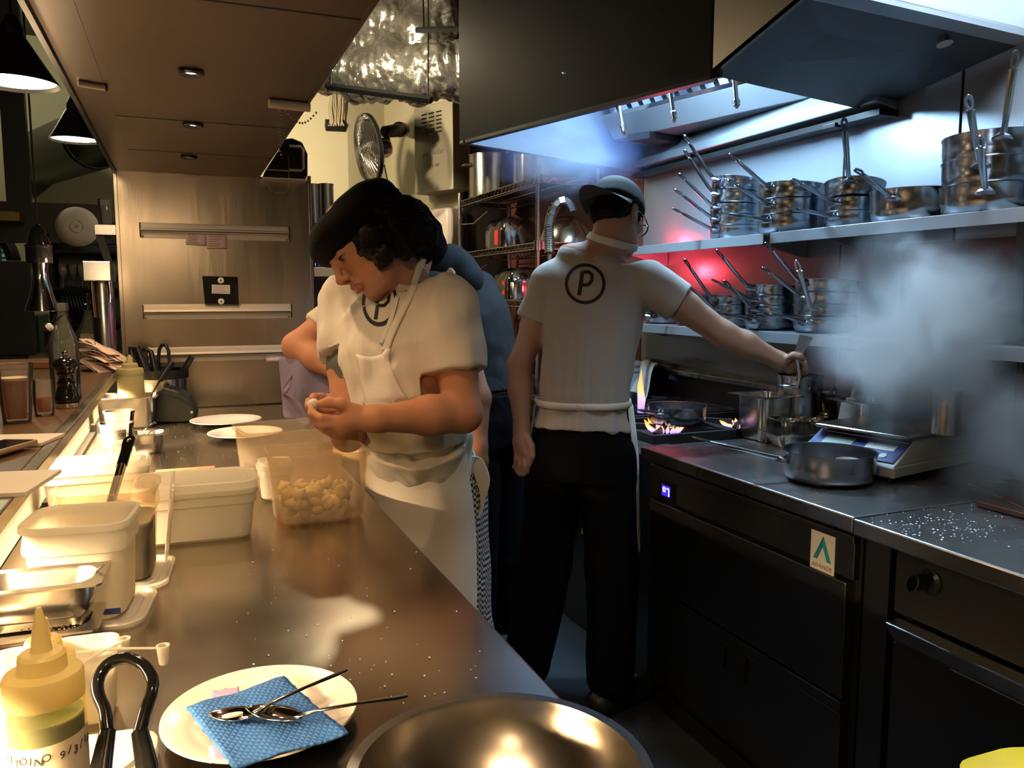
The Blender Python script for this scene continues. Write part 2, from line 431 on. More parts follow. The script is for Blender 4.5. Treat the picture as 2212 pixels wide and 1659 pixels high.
mat('cable', (.5, .42, .3), .5)
mat('grey_box', (.40, .36, .27), .5, var=.05)
mat('white_disc', (.62, .57, .48), .5)
mat('phone_gold', (.6, .45, .33), .3, .8)
mat('pale_fleck', (.7, .75, .78), .9)
emis('glow_warm', (1, .62, .28), 9.); emis('bulb_warm', (1, .80, .50), 30.); emis('spot_led', (1, .85, .62), 6.)
emis('glow_blue', (.04, .02, 1.), 1.6); emis('led_white_blue', (.75, .75, 1.), 6.)
emis('tube_cool', (.62, .86, 1.), 6.)
emis('equaliser_blue', (.1, .1, 1), 3.); emis('led_green', (.1, 1, .3), 1.5)
def wrinkle(name, scale=11, dist=.035, strength=.6, stretch=(1, 1, .55)):
    nt = MATS[name].node_tree; b = nt.nodes['Principled BSDF']
    tc = N(nt, 'ShaderNodeTexCoord'); mp = N(nt, 'ShaderNodeMapping'); mp.inputs['Scale'].default_value = stretch; mp.inputs['Rotation'].default_value = (.3, .5, .2)
    nz = N(nt, 'ShaderNodeTexNoise'); nz.noise_type = 'RIDGED_MULTIFRACTAL'; nz.inputs['Scale'].default_value = scale; nz.inputs['Detail'].default_value = 3; nz.inputs['Distortion'].default_value = .8
    nt.links.new(tc.outputs['Object'], mp.inputs[0]); nt.links.new(mp.outputs[0], nz.inputs['Vector'])
    bp = N(nt, 'ShaderNodeBump'); bp.inputs['Strength'].default_value = strength; bp.inputs['Distance'].default_value = dist
    nt.links.new(nz.outputs['Fac'], bp.inputs['Height'])
    old = b.inputs['Normal'].links[0].from_node; nt.links.new(bp.outputs['Normal'], old.inputs['Normal'])
for k in ('shirt_white', 'shirt_offwhite', 'apron_white', 'apron_lilac', 'towel', 'trouser_black', 'shirt_slate'): wrinkle(k, *((7, .02, .5) if k == 'apron_white' else (9, .022, .45)))
# checked trouser cloth
mt, nt, b = new_mat('check_cloth')
tc = N(nt, 'ShaderNodeTexCoord'); ck = N(nt, 'ShaderNodeTexChecker'); ck.inputs['Scale'].default_value = 130
ck.inputs['Color1'].default_value = (.55, .52, .52, 1); ck.inputs['Color2'].default_value = (.02, .02, .03, 1)
nt.links.new(tc.outputs['Object'], ck.inputs['Vector']); nt.links.new(ck.outputs['Color'], b.inputs['Base Color']); b.inputs['Roughness'].default_value = .9
# green mesh window
mt, nt, b = new_mat('green_mesh')
tc = N(nt, 'ShaderNodeTexCoord'); bk = N(nt, 'ShaderNodeTexBrick'); bk.offset = 0
bk.inputs['Color1'].default_value = (.22, .45, .25, 1); bk.inputs['Color2'].default_value = (.28, .5, .3, 1); bk.inputs['Mortar'].default_value = (.02, .05, .03, 1)
bk.inputs['Scale'].default_value = 1; bk.inputs['Mortar Size'].default_value = .006; bk.inputs['Brick Width'].default_value = .03; bk.inputs['Row Height'].default_value = .03
nt.links.new(tc.outputs['UV'], bk.inputs['Vector'])
e = N(nt, 'ShaderNodeEmission'); e.inputs[1].default_value = .28
nt.links.new(bk.outputs['Color'], e.inputs[0]); nt.links.new(e.outputs[0], nt.nodes['Material Output'].inputs[0])
# flames: colour runs blue at the foot to orange at the tip
def flame_mat():
    mt, nt, b = new_mat('flame'); nt.nodes.remove(b)
    tc = N(nt, 'ShaderNodeTexCoord'); sp = N(nt, 'ShaderNodeSeparateXYZ'); nt.links.new(tc.outputs['Generated'], sp.inputs[0])
    cr = N(nt, 'ShaderNodeValToRGB'); el = cr.color_ramp.elements
    el[0].position = .0; el[0].color = (.25, .18, .8, 1); el[1].position = 1; el[1].color = (1, .30, .05, 1)
    k = el.new(.3); k.color = (.75, .4, .8, 1); k = el.new(.5); k.color = (1, .5, .15, 1)
    nt.links.new(sp.outputs['Z'], cr.inputs[0])
    e = N(nt, 'ShaderNodeEmission'); e.inputs[1].default_value = 2.2; nt.links.new(cr.outputs[0], e.inputs[0])
    t = N(nt, 'ShaderNodeBsdfTransparent'); mx = N(nt, 'ShaderNodeMixShader'); mx.inputs[0].default_value = .55
    nt.links.new(t.outputs[0], mx.inputs[1]); nt.links.new(e.outputs[0], mx.inputs[2]); nt.links.new(mx.outputs[0], nt.nodes['Material Output'].inputs[0])
flame_mat()
# blue embossed wipe
mt, nt, b = new_mat('blue_wipe'); b.inputs['Roughness'].default_value = .8
tc = N(nt, 'ShaderNodeTexCoord'); mp = N(nt, 'ShaderNodeMapping'); mp.inputs['Rotation'].default_value = (0, 0, .785); nt.links.new(tc.outputs['UV'], mp.inputs[0])
w1 = N(nt, 'ShaderNodeTexVoronoi', feature='F1', distance='CHEBYCHEV'); w1.inputs['Scale'].default_value = 22; w1.inputs['Randomness'].default_value = .12
nt.links.new(mp.outputs[0], w1.inputs['Vector'])
cr = N(nt, 'ShaderNodeValToRGB'); cr.color_ramp.elements[0].color = (.06, .23, .62, 1); cr.color_ramp.elements[1].color = (.025, .12, .42, 1); cr.color_ramp.elements[1].position = .6
nt.links.new(w1.outputs['Distance'], cr.inputs[0]); nt.links.new(cr.outputs[0], b.inputs['Base Color'])
bp = N(nt, 'ShaderNodeBump', invert=True); bp.inputs['Strength'].default_value = .8; bp.inputs['Distance'].default_value = .002
nt.links.new(w1.outputs['Distance'], bp.inputs['Height']); nt.links.new(bp.outputs[0], b.inputs['Normal'])
# ================================================================ ROOM SHELL
struct('floor', MB().bb((-4.2, -1.2, -.06), (3.0, 7.2, 0)), 'floor_vinyl', smooth=0)
struct('ceiling', MB().bb((-4.2, -1.2, 3.0), (3.0, 7.2, 3.08)), 'ceiling_paint', smooth=0)
struct('wall_right', MB().bb((2.17, 3.58, 0), (2.27, 5.45, 3.0)), 'red_lit_wall', smooth=0)
# stainless splashback along the cooking line, in sheets
sp = MB()
for y0, y1 in ((2.245, 3.575), (1.79, 2.24), (1.575, 1.785), (.2, 1.55)): sp.bb((2.17, y0+.002, .6), (2.19, y1-.002, 2.95))
struct('wall_splashback', sp, 'wall_steel', smooth=0, bevel=.001)
struct('wall_tinted_panel', MB().bb((2.160, .25, .9), (2.168, 1.965, 1.555)), 'tinted_steel', smooth=0)
struct('wall_right_near', MB().bb((2.19, -1.2, 0), (2.27, 3.58, 3.0)), 'dark_wall', smooth=0)
struct('trim_1', MB().bb((2.155, 1.548, .9), (2.175, 1.578, 2.6)), 'dark_steel', smooth=0)
def wallseg(name, a, b, m, z0=0, z1=3.0, t=.08):
    a = Vector((a[0], a[1], 0)); b = Vector((b[0], b[1], 0)); n = Vector((-(b-a).y, (b-a).x, 0)).normalized()*t
    if n.y < 0: n = -n
    return struct(name, MB().slab([a+Vector((0, 0, z0)), b+Vector((0, 0, z0)), b+Vector((0, 0, z1)), a+Vector((0, 0, z1))], n), m, smooth=0)
wallseg('wall_back_left', (.50, 5.9), (1.145, 5.9), 'yellow_wall')
wallseg('wall_back_pier', (1.145, 5.9), (1.46, 6.1), 'yellow_wall')
wallseg('wall_back_angled', (1.46, 6.1), (1.80, 5.35), 'yellow_wall')
wallseg('wall_back_angled_splash', (1.447, 6.09), (1.785, 5.345), 'wall_steel', .9, 1.93, .012)
wallseg('wall_back', (1.80, 5.36), (2.3, 5.36), 'dark_wall')
struct('wall_bar_back', MB().bb((-4.2, 6.0, 0), (.50, 6.1, 3.0)), 'beige_wall', smooth=0)
struct('wall_left', MB().bb((-4.2, -1.2, 0), (-4.1, 7.2, 3.0)), 'dark_wall', smooth=0)
struct('wall_front', MB().bb((-4.2, -1.3, 0), (3.0, -1.2, 3.0)), 'beige_wall', smooth=0)

# ================================================================ LEFT PREP COUNTER
ct = thing('prep_counter', 'long stainless steel prep counter with bare worktop in the foreground', 'counter', (.045, 2, 0))
P = Tr(-.045, -2, 0)
make('worktop', MB(P).bb((-.325, .30, .868), (.414, 3.757, .90)), 'worktop_steel', ct, smooth=0, bevel=.004)
make('front_panel', MB(P).bb((.37, .34, .60), (.385, 3.75, .868)), 'dark_steel', ct, smooth=0)
make('lower_shelf', MB(P).bb((-.30, .36, .30), (.36, 3.74, .33)), 'dark_steel', ct, smooth=0)
for y in (.42, 1.5, 2.6, 3.68):
    make('leg', MB(P).bb((.325, y-.02, 0), (.365, y+.02, .868)), 'dark_steel', ct, smooth=0)
    make('leg', MB(P).bb((-.30, y-.02, 0), (-.26, y+.02, .868)), 'dark_steel', ct, smooth=0)
# upstand below the bar shelf, bathed by the strip light
make('upstand', MB(P).bb((-.337, .30, .90), (-.325, 3.757, 1.072)), 'off_white', ct, smooth=0)
# guide rail along the back of the worktop
rail = MB(P); rail.bb((-.318, 2.1, .900), (-.295, 3.18, .915)); rail.bb((-.312, 3.14, .915), (-.296, 3.18, .94))
make('rail', rail, 'black_metal', ct, smooth=0, bevel=.002)
# bar shelf above
bs = thing('bar_shelf', 'raised dark bar top with a steel edge running along the left', 'bar top', (-.6, 2.5, 1.07))
P = Tr(.6, -2.5, -1.07)
make('bar_board', MB(P).bb((-.95, .30, 1.074), (-.262, 4.70, 1.10)), 'bar_wood', bs, smooth=0, bevel=.002)
make('steel_edge', MB(P).bb((-.2618, .30, 1.072), (-.238, 3.757, 1.1005)), 'worktop_steel', bs, smooth=0, bevel=.003)
make('front_apron', MB(P).bb((-.40, .30, 0), (-.345, 3.757, 1.074)), 'dark_wall', bs, smooth=0)
# strip light under the shelf
st = thing('strip_light', 'glowing warm strip light under the bar shelf edge', 'light', (-.27, 2, 1.066))
P = Tr(.27, -2, -1.066)
make('housing', MB(P).bb((-.315, .45, 1.056), (-.262, 3.70, 1.072)), 'white_plastic_solid', st, smooth=0, bevel=.003)
make('diffuser', MB(P).bb((-.308, .47, 1.050), (-.269, 3.68, 1.056)), 'glow_warm', st, smooth=0, bevel=.002)

# ================================================================ STEEL END PANEL
pn = thing('steel_end_panel', 'tall brushed steel panel at the far end of the prep counter', 'panel', (.16, 3.76, .9))
P = Tr(-.16, -3.76, -.9)
PY = 3.76
make('sheet', MB(P).bb((-.222, PY, .905), (.548, PY+.012, 1.905)), 'panel_steel', pn, smooth=0)
make('edge_post', MB(P).bb((-.238, PY-.0, .905), (-.222, PY+.03, 1.93)), 'panel_steel', pn, smooth=0, bevel=.002)
make('edge_post', MB(P).bb((.548, PY-.0, .60), (.562, PY+.03, 1.92)), 'panel_steel', pn, smooth=0, bevel=.002)
make('foot_skirt', MB(P).bb((.414, PY, .0), (.55, PY+.03, .905)), 'dark_steel', pn, smooth=0)
# ticket rails
def ticket_rail(x0, x1, yt, yb, label, xs=True):
    a = atY(x0, yt, PY); b = atY(x1, yb, PY); z1 = (a.z+b.z)/2; hgt = .064
    t = thing('ticket_rail', label, 'ticket rail', ((a.x+b.x)/2, PY-.001, z1-hgt), 0, 'order ticket rails on the steel panel')
    w = (b.x-a.x)/2
    make('back_plate', MB().bb((-w, -.004, 0), (w, 0, hgt)), 'cream_rail', t, smooth=0, bevel=.001)
    rl = MB(); rl.tube([(-w, -.014, hgt*.52), (w, -.014, hgt*.52)], .011, 12); rl.bb((-w, -.020, hgt*.56), (w, -.004, hgt*.9))
    make('roller_channel', rl, 'cream_rail', t, smooth=50)
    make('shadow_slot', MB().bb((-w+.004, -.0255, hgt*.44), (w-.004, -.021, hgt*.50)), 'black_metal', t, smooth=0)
    for sx in (-1, 1): make('end_cap', MB().bb((sx*w-.002, -.026, .004), (sx*w+.002, 0, hgt-.002)), 'black_metal', t, smooth=0)
    for sx in (-1, 1): make('screw', MB().lathe([(.003, 0), (.003, .001)], 10, Tr(sx*(w-.01), -.004, .006) @ Rx(90)), 'black_metal', t)
    return t, z1-hgt
TR1 = ticket_rail(302, 623, 481, 489, 'topmost cream ticket rail on the steel panel')
TR2 = ticket_rail(309, 628, 656, 658, 'middle cream ticket rail with the black box resting on it')
TR3 = ticket_rail(318, 632, 747, 748, 'lowest cream ticket rail behind the tongs and ladles')
def ticket(px, py, w, h, label, rot, grp='paper tickets clipped under the rails', lines=6):
    c = atY(px, py, PY-.012)
    t = thing('paper_ticket', label, 'ticket', c, 0, grp)
    t.rotation_euler = (0, math.radians(rot), 0)
    make('sheet', MB().grid([[(w*(i/3-.5), -.006*(j/3)**2, -h*j/3) for j in range(4)] for i in range(4)]), 'pink_paper', t, solid=.0006)
    if lines:
        pr = MB()
        for k in range(lines):
            L = w*random.uniform(.4, .8); z = -h*(.14+.72*k/max(1, lines-1)); pr.bb((-w*.42, -.0085, z-.0008), (-w*.42+L, -.0080, z+.0008))
        make('printing', pr, 'print_ink', t, smooth=0)
ticket(424, 501, .083, .055, 'pink ticket on the left of the pair under the top rail', 2)
ticket(467, 502, .082, .068, 'longer pink ticket on the right of the pair under the top rail', -1)
ticket(592, 764, .072, .034, 'small blank pink ticket stuck under the lowest rail', 0, lines=0)
# black box with two white discs and a sticker, sitting on the middle rail
c = atY(479, 658, PY-.02)
bx = thing('black_power_box', 'square black box with white sticker leaning above middle ticket rail', 'box', c)
bx.rotation_euler = (0, math.radians(1.5), 0)
make('case', MB().hexa([(-.068, -.012, 0), (.070, -.012, 0), (.070, .016, 0), (-.068, .016, 0), (-.078, -.012, .121), (.066, -.012, .121), (.066, .016, .121), (-.078, .016, .121)]), 'black_gloss', bx, smooth=0, bevel=.002)
make('sticker', MB().bb((-.040, -.0135, .047), (.034, -.0122, .085)), 'sticker_white', bx, smooth=0)
pr = MB()
for k, L in enumerate((.06, .066, .05, .062, .066)): pr.bb((-.036, -.0145, .080-k*.0068), (-.036+L, -.0136, .0785-k*.0068))
make('sticker_print', pr, 'print_ink', bx, smooth=0)
for z in (.104, .014):
    d = make('white_disc', MB().lathe([(.013, 0), (.013, .003), (.010, .004)], 24, Tr(-.003, -.012, z) @ Rx(90)), 'off_white', bx)
    make('screw', MB().lathe([(.0035, 0), (.0035, .002)], 10, Tr(-.003, -.016, z) @ Rx(90)), 'black_metal', d)
# ================================================================ CANOPY OVER THE PREP COUNTER
cz = 1.90
cp = thing('extraction_canopy', 'low brown steel canopy over the prep counter with three downlights', 'canopy', (.05, 2.4, cz))
P = Tr(-.05, -2.4, -cz)
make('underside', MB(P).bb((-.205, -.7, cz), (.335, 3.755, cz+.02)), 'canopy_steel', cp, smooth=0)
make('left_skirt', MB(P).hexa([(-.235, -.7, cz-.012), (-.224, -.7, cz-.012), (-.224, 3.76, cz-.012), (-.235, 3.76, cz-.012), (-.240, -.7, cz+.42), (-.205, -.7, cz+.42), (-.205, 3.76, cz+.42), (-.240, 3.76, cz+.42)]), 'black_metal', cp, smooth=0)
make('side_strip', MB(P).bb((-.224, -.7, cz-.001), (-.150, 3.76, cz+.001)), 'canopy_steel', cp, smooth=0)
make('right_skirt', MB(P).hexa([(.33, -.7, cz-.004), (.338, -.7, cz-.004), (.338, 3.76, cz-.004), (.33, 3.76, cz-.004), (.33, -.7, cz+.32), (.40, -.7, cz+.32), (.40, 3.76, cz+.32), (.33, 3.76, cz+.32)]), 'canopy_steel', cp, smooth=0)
for y in (1.55, 2.62, 3.2): make('seam', MB(P).bb((-.15, y, cz-.0012), (.33, y+.006, cz)), 'black_metal', cp, smooth=0)
# recessed downlights
dls = [(412, 153, 'nearest of three small downlights in the canopy'), (417, 267, 'middle of three small downlights in the canopy'), (408, 337, 'farthest of three small downlights in the canopy')]
for i, (px, py, lb) in enumerate(dls):
    c = atZ(px, py, cz)
    d = thing('downlight', lb, 'downlight', (c.x, c.y, cz), 0, 'downlights in the canopy')
    make('trim_ring', MB().lathe([(.013, -.001), (.029, -.001), (.030, -.006), (.026, -.010), (.015, -.008), (.013, -.004)], 32, None, False, False), 'black_metal', d)
    make('lens', MB().lathe([(.0145, -.004), (.001, -.0045)], 24, None, True, True), 'spot_led', d)
# conduit fixture with dangling chain on the right edge
c = atZ(628, 217, cz)
cf = thing('conduit_fixture', 'pale conduit stub with hanging chain under the right canopy edge', 'fixture', c)
make('tube', MB().tube([(-.055, 0, -.012), (.05, .01, -.012)], .012, 12), 'cream_rail', cf)
ch = MB()
for k in range(14): ch.lathe([(.001, -.003), (.003, 0), (.001, .003)], 6, Tr(-.03+.003*math.sin(k), 0, -.03-k*.0085))
for k in range(12):
    a = k/11; ch.lathe([(.001, -.003), (.003, 0), (.001, .003)], 6, Tr(-.015+.08*a, 0, -.026-.03*math.sin(a*math.pi)))
make('chain', ch, 'wire_chrome', cf)
c = atZ(210, 186, cz-.0075)
make('clip', MB(), 'cream_rail') if False else None
t = thing('tube_clip', 'short pale tube clipped beneath the left side of the canopy', 'fixture', c)
make('tube', MB().tube([(-.04, -.012, 0), (.015, .012, 0)], .007, 10), 'cream_rail', t)
make('end_cap', MB().tube([(.015, .012, 0), (.020, .014, 0)], .008, 10), 'black_metal', t)
# black insect-killer style lamp at the top right of the panel
c = atY(600, 384, PY-.09)
il = thing('emergency_lamp', 'black wedge-shaped lamp with grey frame at top right of panel', 'lamp', c)
poly = [(-.060, 0), (.118, 0), (.128, .018), (.130, .110), (.108, .158), (.068, .172), (.040, .168), (-.048, .030)]
make('housing', MB().prism(poly, .075, Tr(0, .08, 0) @ Rx(90)), 'black_plastic', il, smooth=0, bevel=.006)
make('grey_frame', MB().tube([(.05, .002, .036), (.100, .002, .036), (.110, .002, .048), (.110, .002, .125), (.100, .002, .138), (.052, .002, .138)], .0055, 8), 'white_plastic_solid', il)
make('ledge_strip', MB().bb((-.066, -.004, -.006), (.125, .08, 0)), 'cream_rail', il, smooth=0)
make('trim_line', MB().bb((-.050, .0005, .030), (.05, .004, .034)), 'white_plastic_solid', il, smooth=0)
make('cord', MB().tube([(.048, 0, .09), (.047, 0, .01), (.044, -.002, -.04), (.03, -.002, -.062), (0, -.002, -.066), (-.03, -.002, -.055), (-.055, -.002, -.02), (-.058, 0, .0)], .0011, 6), 'cable', il)
# ================================================================ THINGS ON THE PREP COUNTER
WZ = .9012
def tub_mesh(wx, wy, h, t=.0025, taper=.90, r=.028, rim=.006, band=True):
    a, b = wx/2, wy/2; k = taper
    L = [(a*k-.006, b*k-.006, r, 0), (a*k, b*k, r, .006)]
    if band: L += [(a*(k+(1-k)*.72), b*(k+(1-k)*.72), r, h*.70), (a*(k+(1-k)*.72)+.004, b*(k+(1-k)*.72)+.004, r, h*.715), (a*(k+(1-k)*.8)+.004, b*(k+(1-k)*.8)+.004, r, h*.75)]
    L += [(a, b, r, h-.012), (a+rim, b+rim, r+rim, h-.010), (a+rim, b+rim, r+rim, h), (a, b, r, h), (a-t, b-t, r, h-.004), (a*k-t, b*k-t, r, .008), (a*k-t-.006, b*k-t-.006, r, t+.001)]
    return MB().loft(shellrings(L))
def lid_mesh(wx, wy, h=.012, r=.034):
    a, b = wx/2, wy/2
    return MB().loft(shellrings([(a-.002, b-.002, r, 0), (a, b, r, .002), (a, b, r, h), (a-.004, b-.004, r, h+.001), (a-.007, b-.007, r, h-.004), (a-.016, b-.016, r, h-.004), (a-.018, b-.018, r, h-.001)]))
def place(px1, py1, px2, py2, wy, z=WZ):
    """frame whose front base edge runs between two photo points on the surface at height z"""
    a = atZ(px1, py1, z); b = atZ(px2, py2, z); d = b-a; ang = math.atan2(d.y, d.x); n = Vector((-math.sin(ang), math.cos(ang), 0))
    c = (a+b)/2+n*wy/2; return c, math.degrees(ang), d.length
# --- garlic tub in front
c, ang, w = place(602, 1141, 791, 1121, .14)
gt = thing('storage_tub', 'open milky tub half full of peeled garlic, nearest the cook', 'tub', c, math.radians(ang), 'milky plastic food tubs')
make('tub_body', tub_mesh(w*1.10, .155, .152, band=False), 'milky_plastic', gt, smooth=35)
random.seed(11)
for i in range(62):
    q = Vector((random.uniform(-1, 1)*(w*.5-.022), random.uniform(-1, 1)*.052, .017+random.random()*.045))
    if i > 44: q.z = .06+random.uniform(-.004, .006)
    e = MB().lathe([(.002, -.017), (.008, -.012), (.0115, -.002), (.010, .007), (.005, .014), (.001, .019)], 9, Matrix.Rotation(random.random()*6.28, 4, 'Z') @ Matrix.Rotation(random.random()*3, 4, 'X'))
    s = make('garlic_clove', e, 'garlic', None); s.matrix_world = Tr(gt.matrix_basis @ q)
    tag(s, 'peeled garlic clove heaped in the milky tub nearest the cook', 'garlic', 'garlic cloves in the tub')
# --- tub behind
c, ang, w = place(552, 1062, 738, 1040, .16)
t = thing('storage_tub', 'tall open milky tub under the cook\'s hands, behind the garlic tub', 'tub', c, math.radians(ang), 'milky plastic food tubs')
make('tub_body', tub_mesh(w*1.16, .19, .150, band=False), 'milky_plastic', t, smooth=35)
# --- small stacked tub peeking between them
c, ang, w = place(566, 1086, 632, 1080, .08)
t = thing('storage_tub', 'small lidded milky tub wedged behind the left side of the garlic tub', 'tub', c, math.radians(ang), 'milky plastic food tubs')
make('tub_body', tub_mesh(w*1.04, .07, .085, band=True, r=.02), 'milky_white', t, smooth=35)
make('lid', lid_mesh(w*1.07, .076, .014, .02), 'milky_white', t, smooth=35, loc=(0, 0, .080))
# --- long lidded tub glowing in the strip light
c, ang, w = place(300, 1187, 551, 1162, .14)
t = thing('storage_tub', 'closed white tub with a clip-on lid, glowing yellow in strip light', 'tub', c, math.radians(ang), 'milky plastic food tubs')
make('tub_body', tub_mesh(w*1.05, .15, .105), 'milky_white', t, smooth=35)
make('lid', lid_mesh(w*1.08, .158, .022), 'milky_white', t, smooth=35, loc=(0, 0, .098))
# --- white lidded tub further back on the left
c, ang, w = place(95, 1120, 318, 1100, .14)
t = thing('storage_tub', 'white lidded tub against the strip light, behind the tub of green sauce', 'tub', c, math.radians(ang), 'milky plastic food tubs')
make('tub_body', tub_mesh(w*1.04, .14, .100), 'milky_white', t, smooth=35)
make('lid', lid_mesh(w*1.06, .146, .016), 'milky_white', t, smooth=35, loc=(0, 0, .094))
# --- tub with green contents standing on a lid
c, ang, w = place(130, 1275, 326, 1256, .135, WZ+.008)
lid = thing('tub_lid', 'clear milky lid lying flat under the tub of green sauce', 'lid', (c.x+.012, c.y-.004, WZ), math.radians(ang), 'tub lids')
make('lid_plate', lid_mesh(w*1.22, .178, .007), 'milky_clear', lid, smooth=35)
gtub = thing('storage_tub', 'milky tub of dark green sauce with a ladle standing in it', 'tub', (c.x, c.y, WZ+.0065), math.radians(ang), 'milky plastic food tubs')
make('tub_body', tub_mesh(w*1.07, .145, .158), 'milky_plastic', gtub, smooth=35)
make('green_sauce', MB().loft(shellrings([(w*.475, .061, .024, .006), (w*.492, .0635, .024, .098), (w*.492, .0635, .024, .100)])), 'dark_green_sauce', gtub, smooth=35)
make('torn_label', MB().bb((w*.514, -.02, .078), (w*.5155, .008, .102)), 'paper', gtub, smooth=0)
# lid standing upright behind its right side
c2 = atZ(362, 1195, WZ)
lid = thing('tub_lid', 'milky lid propped upright against the right side of the green tub', 'lid', c2, 0, 'tub lids')
lid.matrix_world = frame(c2+Vector((.004, .0, .075)), (0, 1, .0), (.12, 0, 1))
make('lid_plate', lid_mesh(.17, .150, .006), 'milky_clear', lid, smooth=35)
# --- ladle
A = atD(283, 938, 1.60); B = atD(262, 1010, 1.54); Cc = atD(238, 1090, 1.46)
ld = thing('ladle', 'steel ladle with a hooked flat handle leaning out of the green tub', 'ladle', Cc)
low = gtub.matrix_basis @ Vector((-.005, .0, .05))
hd = MB(); d = (A-B).normalized(); sx = d.cross(FW).normalized(); ny = sx.cross(d)
hd.tube([q-Cc for q in (B+d*.004, Cc, low)], [.0085, .0085, .006], 12)
make('handle', hd, 'chrome', ld)
fl = MB(); L = (A-B).length; n = 18; outer = []; inner = []
for k in range(n):
    a = 2*math.pi*k/n; outer.append((.0125*math.cos(a), (L*.78+.0125*math.sin(a)) if math.sin(a) > 0 else 0+.0)); inner.append((.0048*math.cos(a), L*.80+.0048*math.sin(a)))
outer = [(.0125*math.cos(a), L*.80+.0125*math.sin(a)) if math.sin(a) >= -.01 else (.0105*(1 if math.cos(a) > 0 else -1), L*.8*(1+math.sin(a))) for a in [2*math.pi*k/n for k in range(n)]]
M = frame(B-Cc, sx, d); ring = []
for zz, pts in ((.0015, inner), (.0015, outer), (-.0015, outer), (-.0015, inner)): ring.append([M @ Vector((x, y, zz)) for x, y in pts])
fl.loft(ring+[ring[0]], True, False, False)
make('hook_end', fl, 'chrome', ld, smooth=50)
bw = MB().lathe([(.001, 0), (.02, .003), (.032, .014), (.036, .028), (.0345, .028), (.030, .015), (.019, .005), (.001, .002)], 20)
b_ = make('bowl', bw, 'chrome', ld); b_.location = low-Cc+Vector((-.02, 0, -.035))
# --- front white tub on its lid
c, ang, w = place(60, 1356, 270, 1336, .125, WZ+.008)
lid = thing('tub_lid', 'clear milky lid lying flat under the front white tub', 'lid', (c.x+.012, c.y-.006, WZ), math.radians(ang), 'tub lids')
make('lid_plate', lid_mesh(w*1.24, .165, .007), 'milky_clear', lid, smooth=35)
t = thing('storage_tub', 'open white tub with a blue label, behind the stacked steel trays', 'tub', (c.x, c.y, WZ+.0065), math.radians(ang), 'milky plastic food tubs')
make('tub_body', tub_mesh(w*1.07, .135, .150), 'milky_white', t, smooth=35)
make('blue_label', MB().bb((w*.28, -.0632, .010), (w*.46, -.0622, .019)), 'badge_blue', t, smooth=0)
# --- gastronorm trays stacked at the left
def gn_tray(name, label, c, rz, wx, wy, h, r=.03, lip=.014, material='tray_steel', parts=None, tilt=None, cat='tray', grp='steel gastronorm pans'):
    t = thing(name, label, cat, c, math.radians(rz), grp)
    if tilt is not None: t.matrix_world = Tr(c) @ Rz(rz) @ tilt
    a, b = wx/2, wy/2; e = .0014
    L = [(a-lip-.012, b-lip-.012, r*.6, 0), (a-lip-.006, b-lip-.006, r, .006), (a-lip, b-lip, r, h*.55), (a-lip+.002, b-lip+.002, r, h-.003), (a-lip+.004, b-lip+.004, r, h-.002), (a, b, .008, h-.002), (a, b, .008, h+.001), (a-lip, b-lip, r, h+.001), (a-lip-e, b-lip-e, r, h-.003), (a-lip-.007, b-lip-.007, r, .008), (a-lip-.013, b-lip-.013, r*.6, e)]
    make('pan_body', MB().loft(shellrings(L, 6)), material, t, smooth=35)
    return t
def corner_tray(px, py, z, wx, wy, rz, h, label, **k):
    """tray whose front right rim corner projects at the given photo point at rim height z"""
    a = atZ(px, py, z); R = Rz(rz); off = R @ Vector((-wx/2, wy/2, 0)); return gn_tray('gastronorm_tray', label, Vector((a.x+off.x, a.y+off.y, z-h)), rz, wx, wy, h, **k)
g3 = corner_tray(174, 1386, .926, .176, .108, -1, .026, 'bottom steel tray with baked-on crust, lowest of the stack at left')
g2 = corner_tray(211, 1361, .945, .176, .108, -2, .020, 'shallow steel tray in the middle of the stack at left')
g1 = corner_tray(218, 1263, 1.0, .176, .108, -3, .052, 'empty steel tray resting on top of the stack at left')
sp_ = thing('spoon_handle', 'thin steel spoon handle lying across the corner of the top steel tray', 'skewer', atZ(200, 1245, 1.0))  # diagonal spoon handle in the tray, modelled as a plain shaft
o = sp_.location
make('shaft', MB().tube([atZ(181, 1254, .985)-o, atZ(203, 1237, 1.0)-o, atZ(226, 1219, 1.010)-o], .0016, 8), 'tray_steel', sp_)
cr = MB(); random.seed(7)
for i in range(160):
    q = atZ(random.uniform(5, 165), random.uniform(1336, 1362), .9275); s = random.uniform(.0006, .0016); cr.lathe([(.0002, -s), (s, 0), (.0002, s*.8)], 5, Tr(q))
tag(make('crust_crumbs', cr, 'board_brown'), 'brown baked crumbs along the rim of the bottom tray', 'crumbs', kind='stuff')
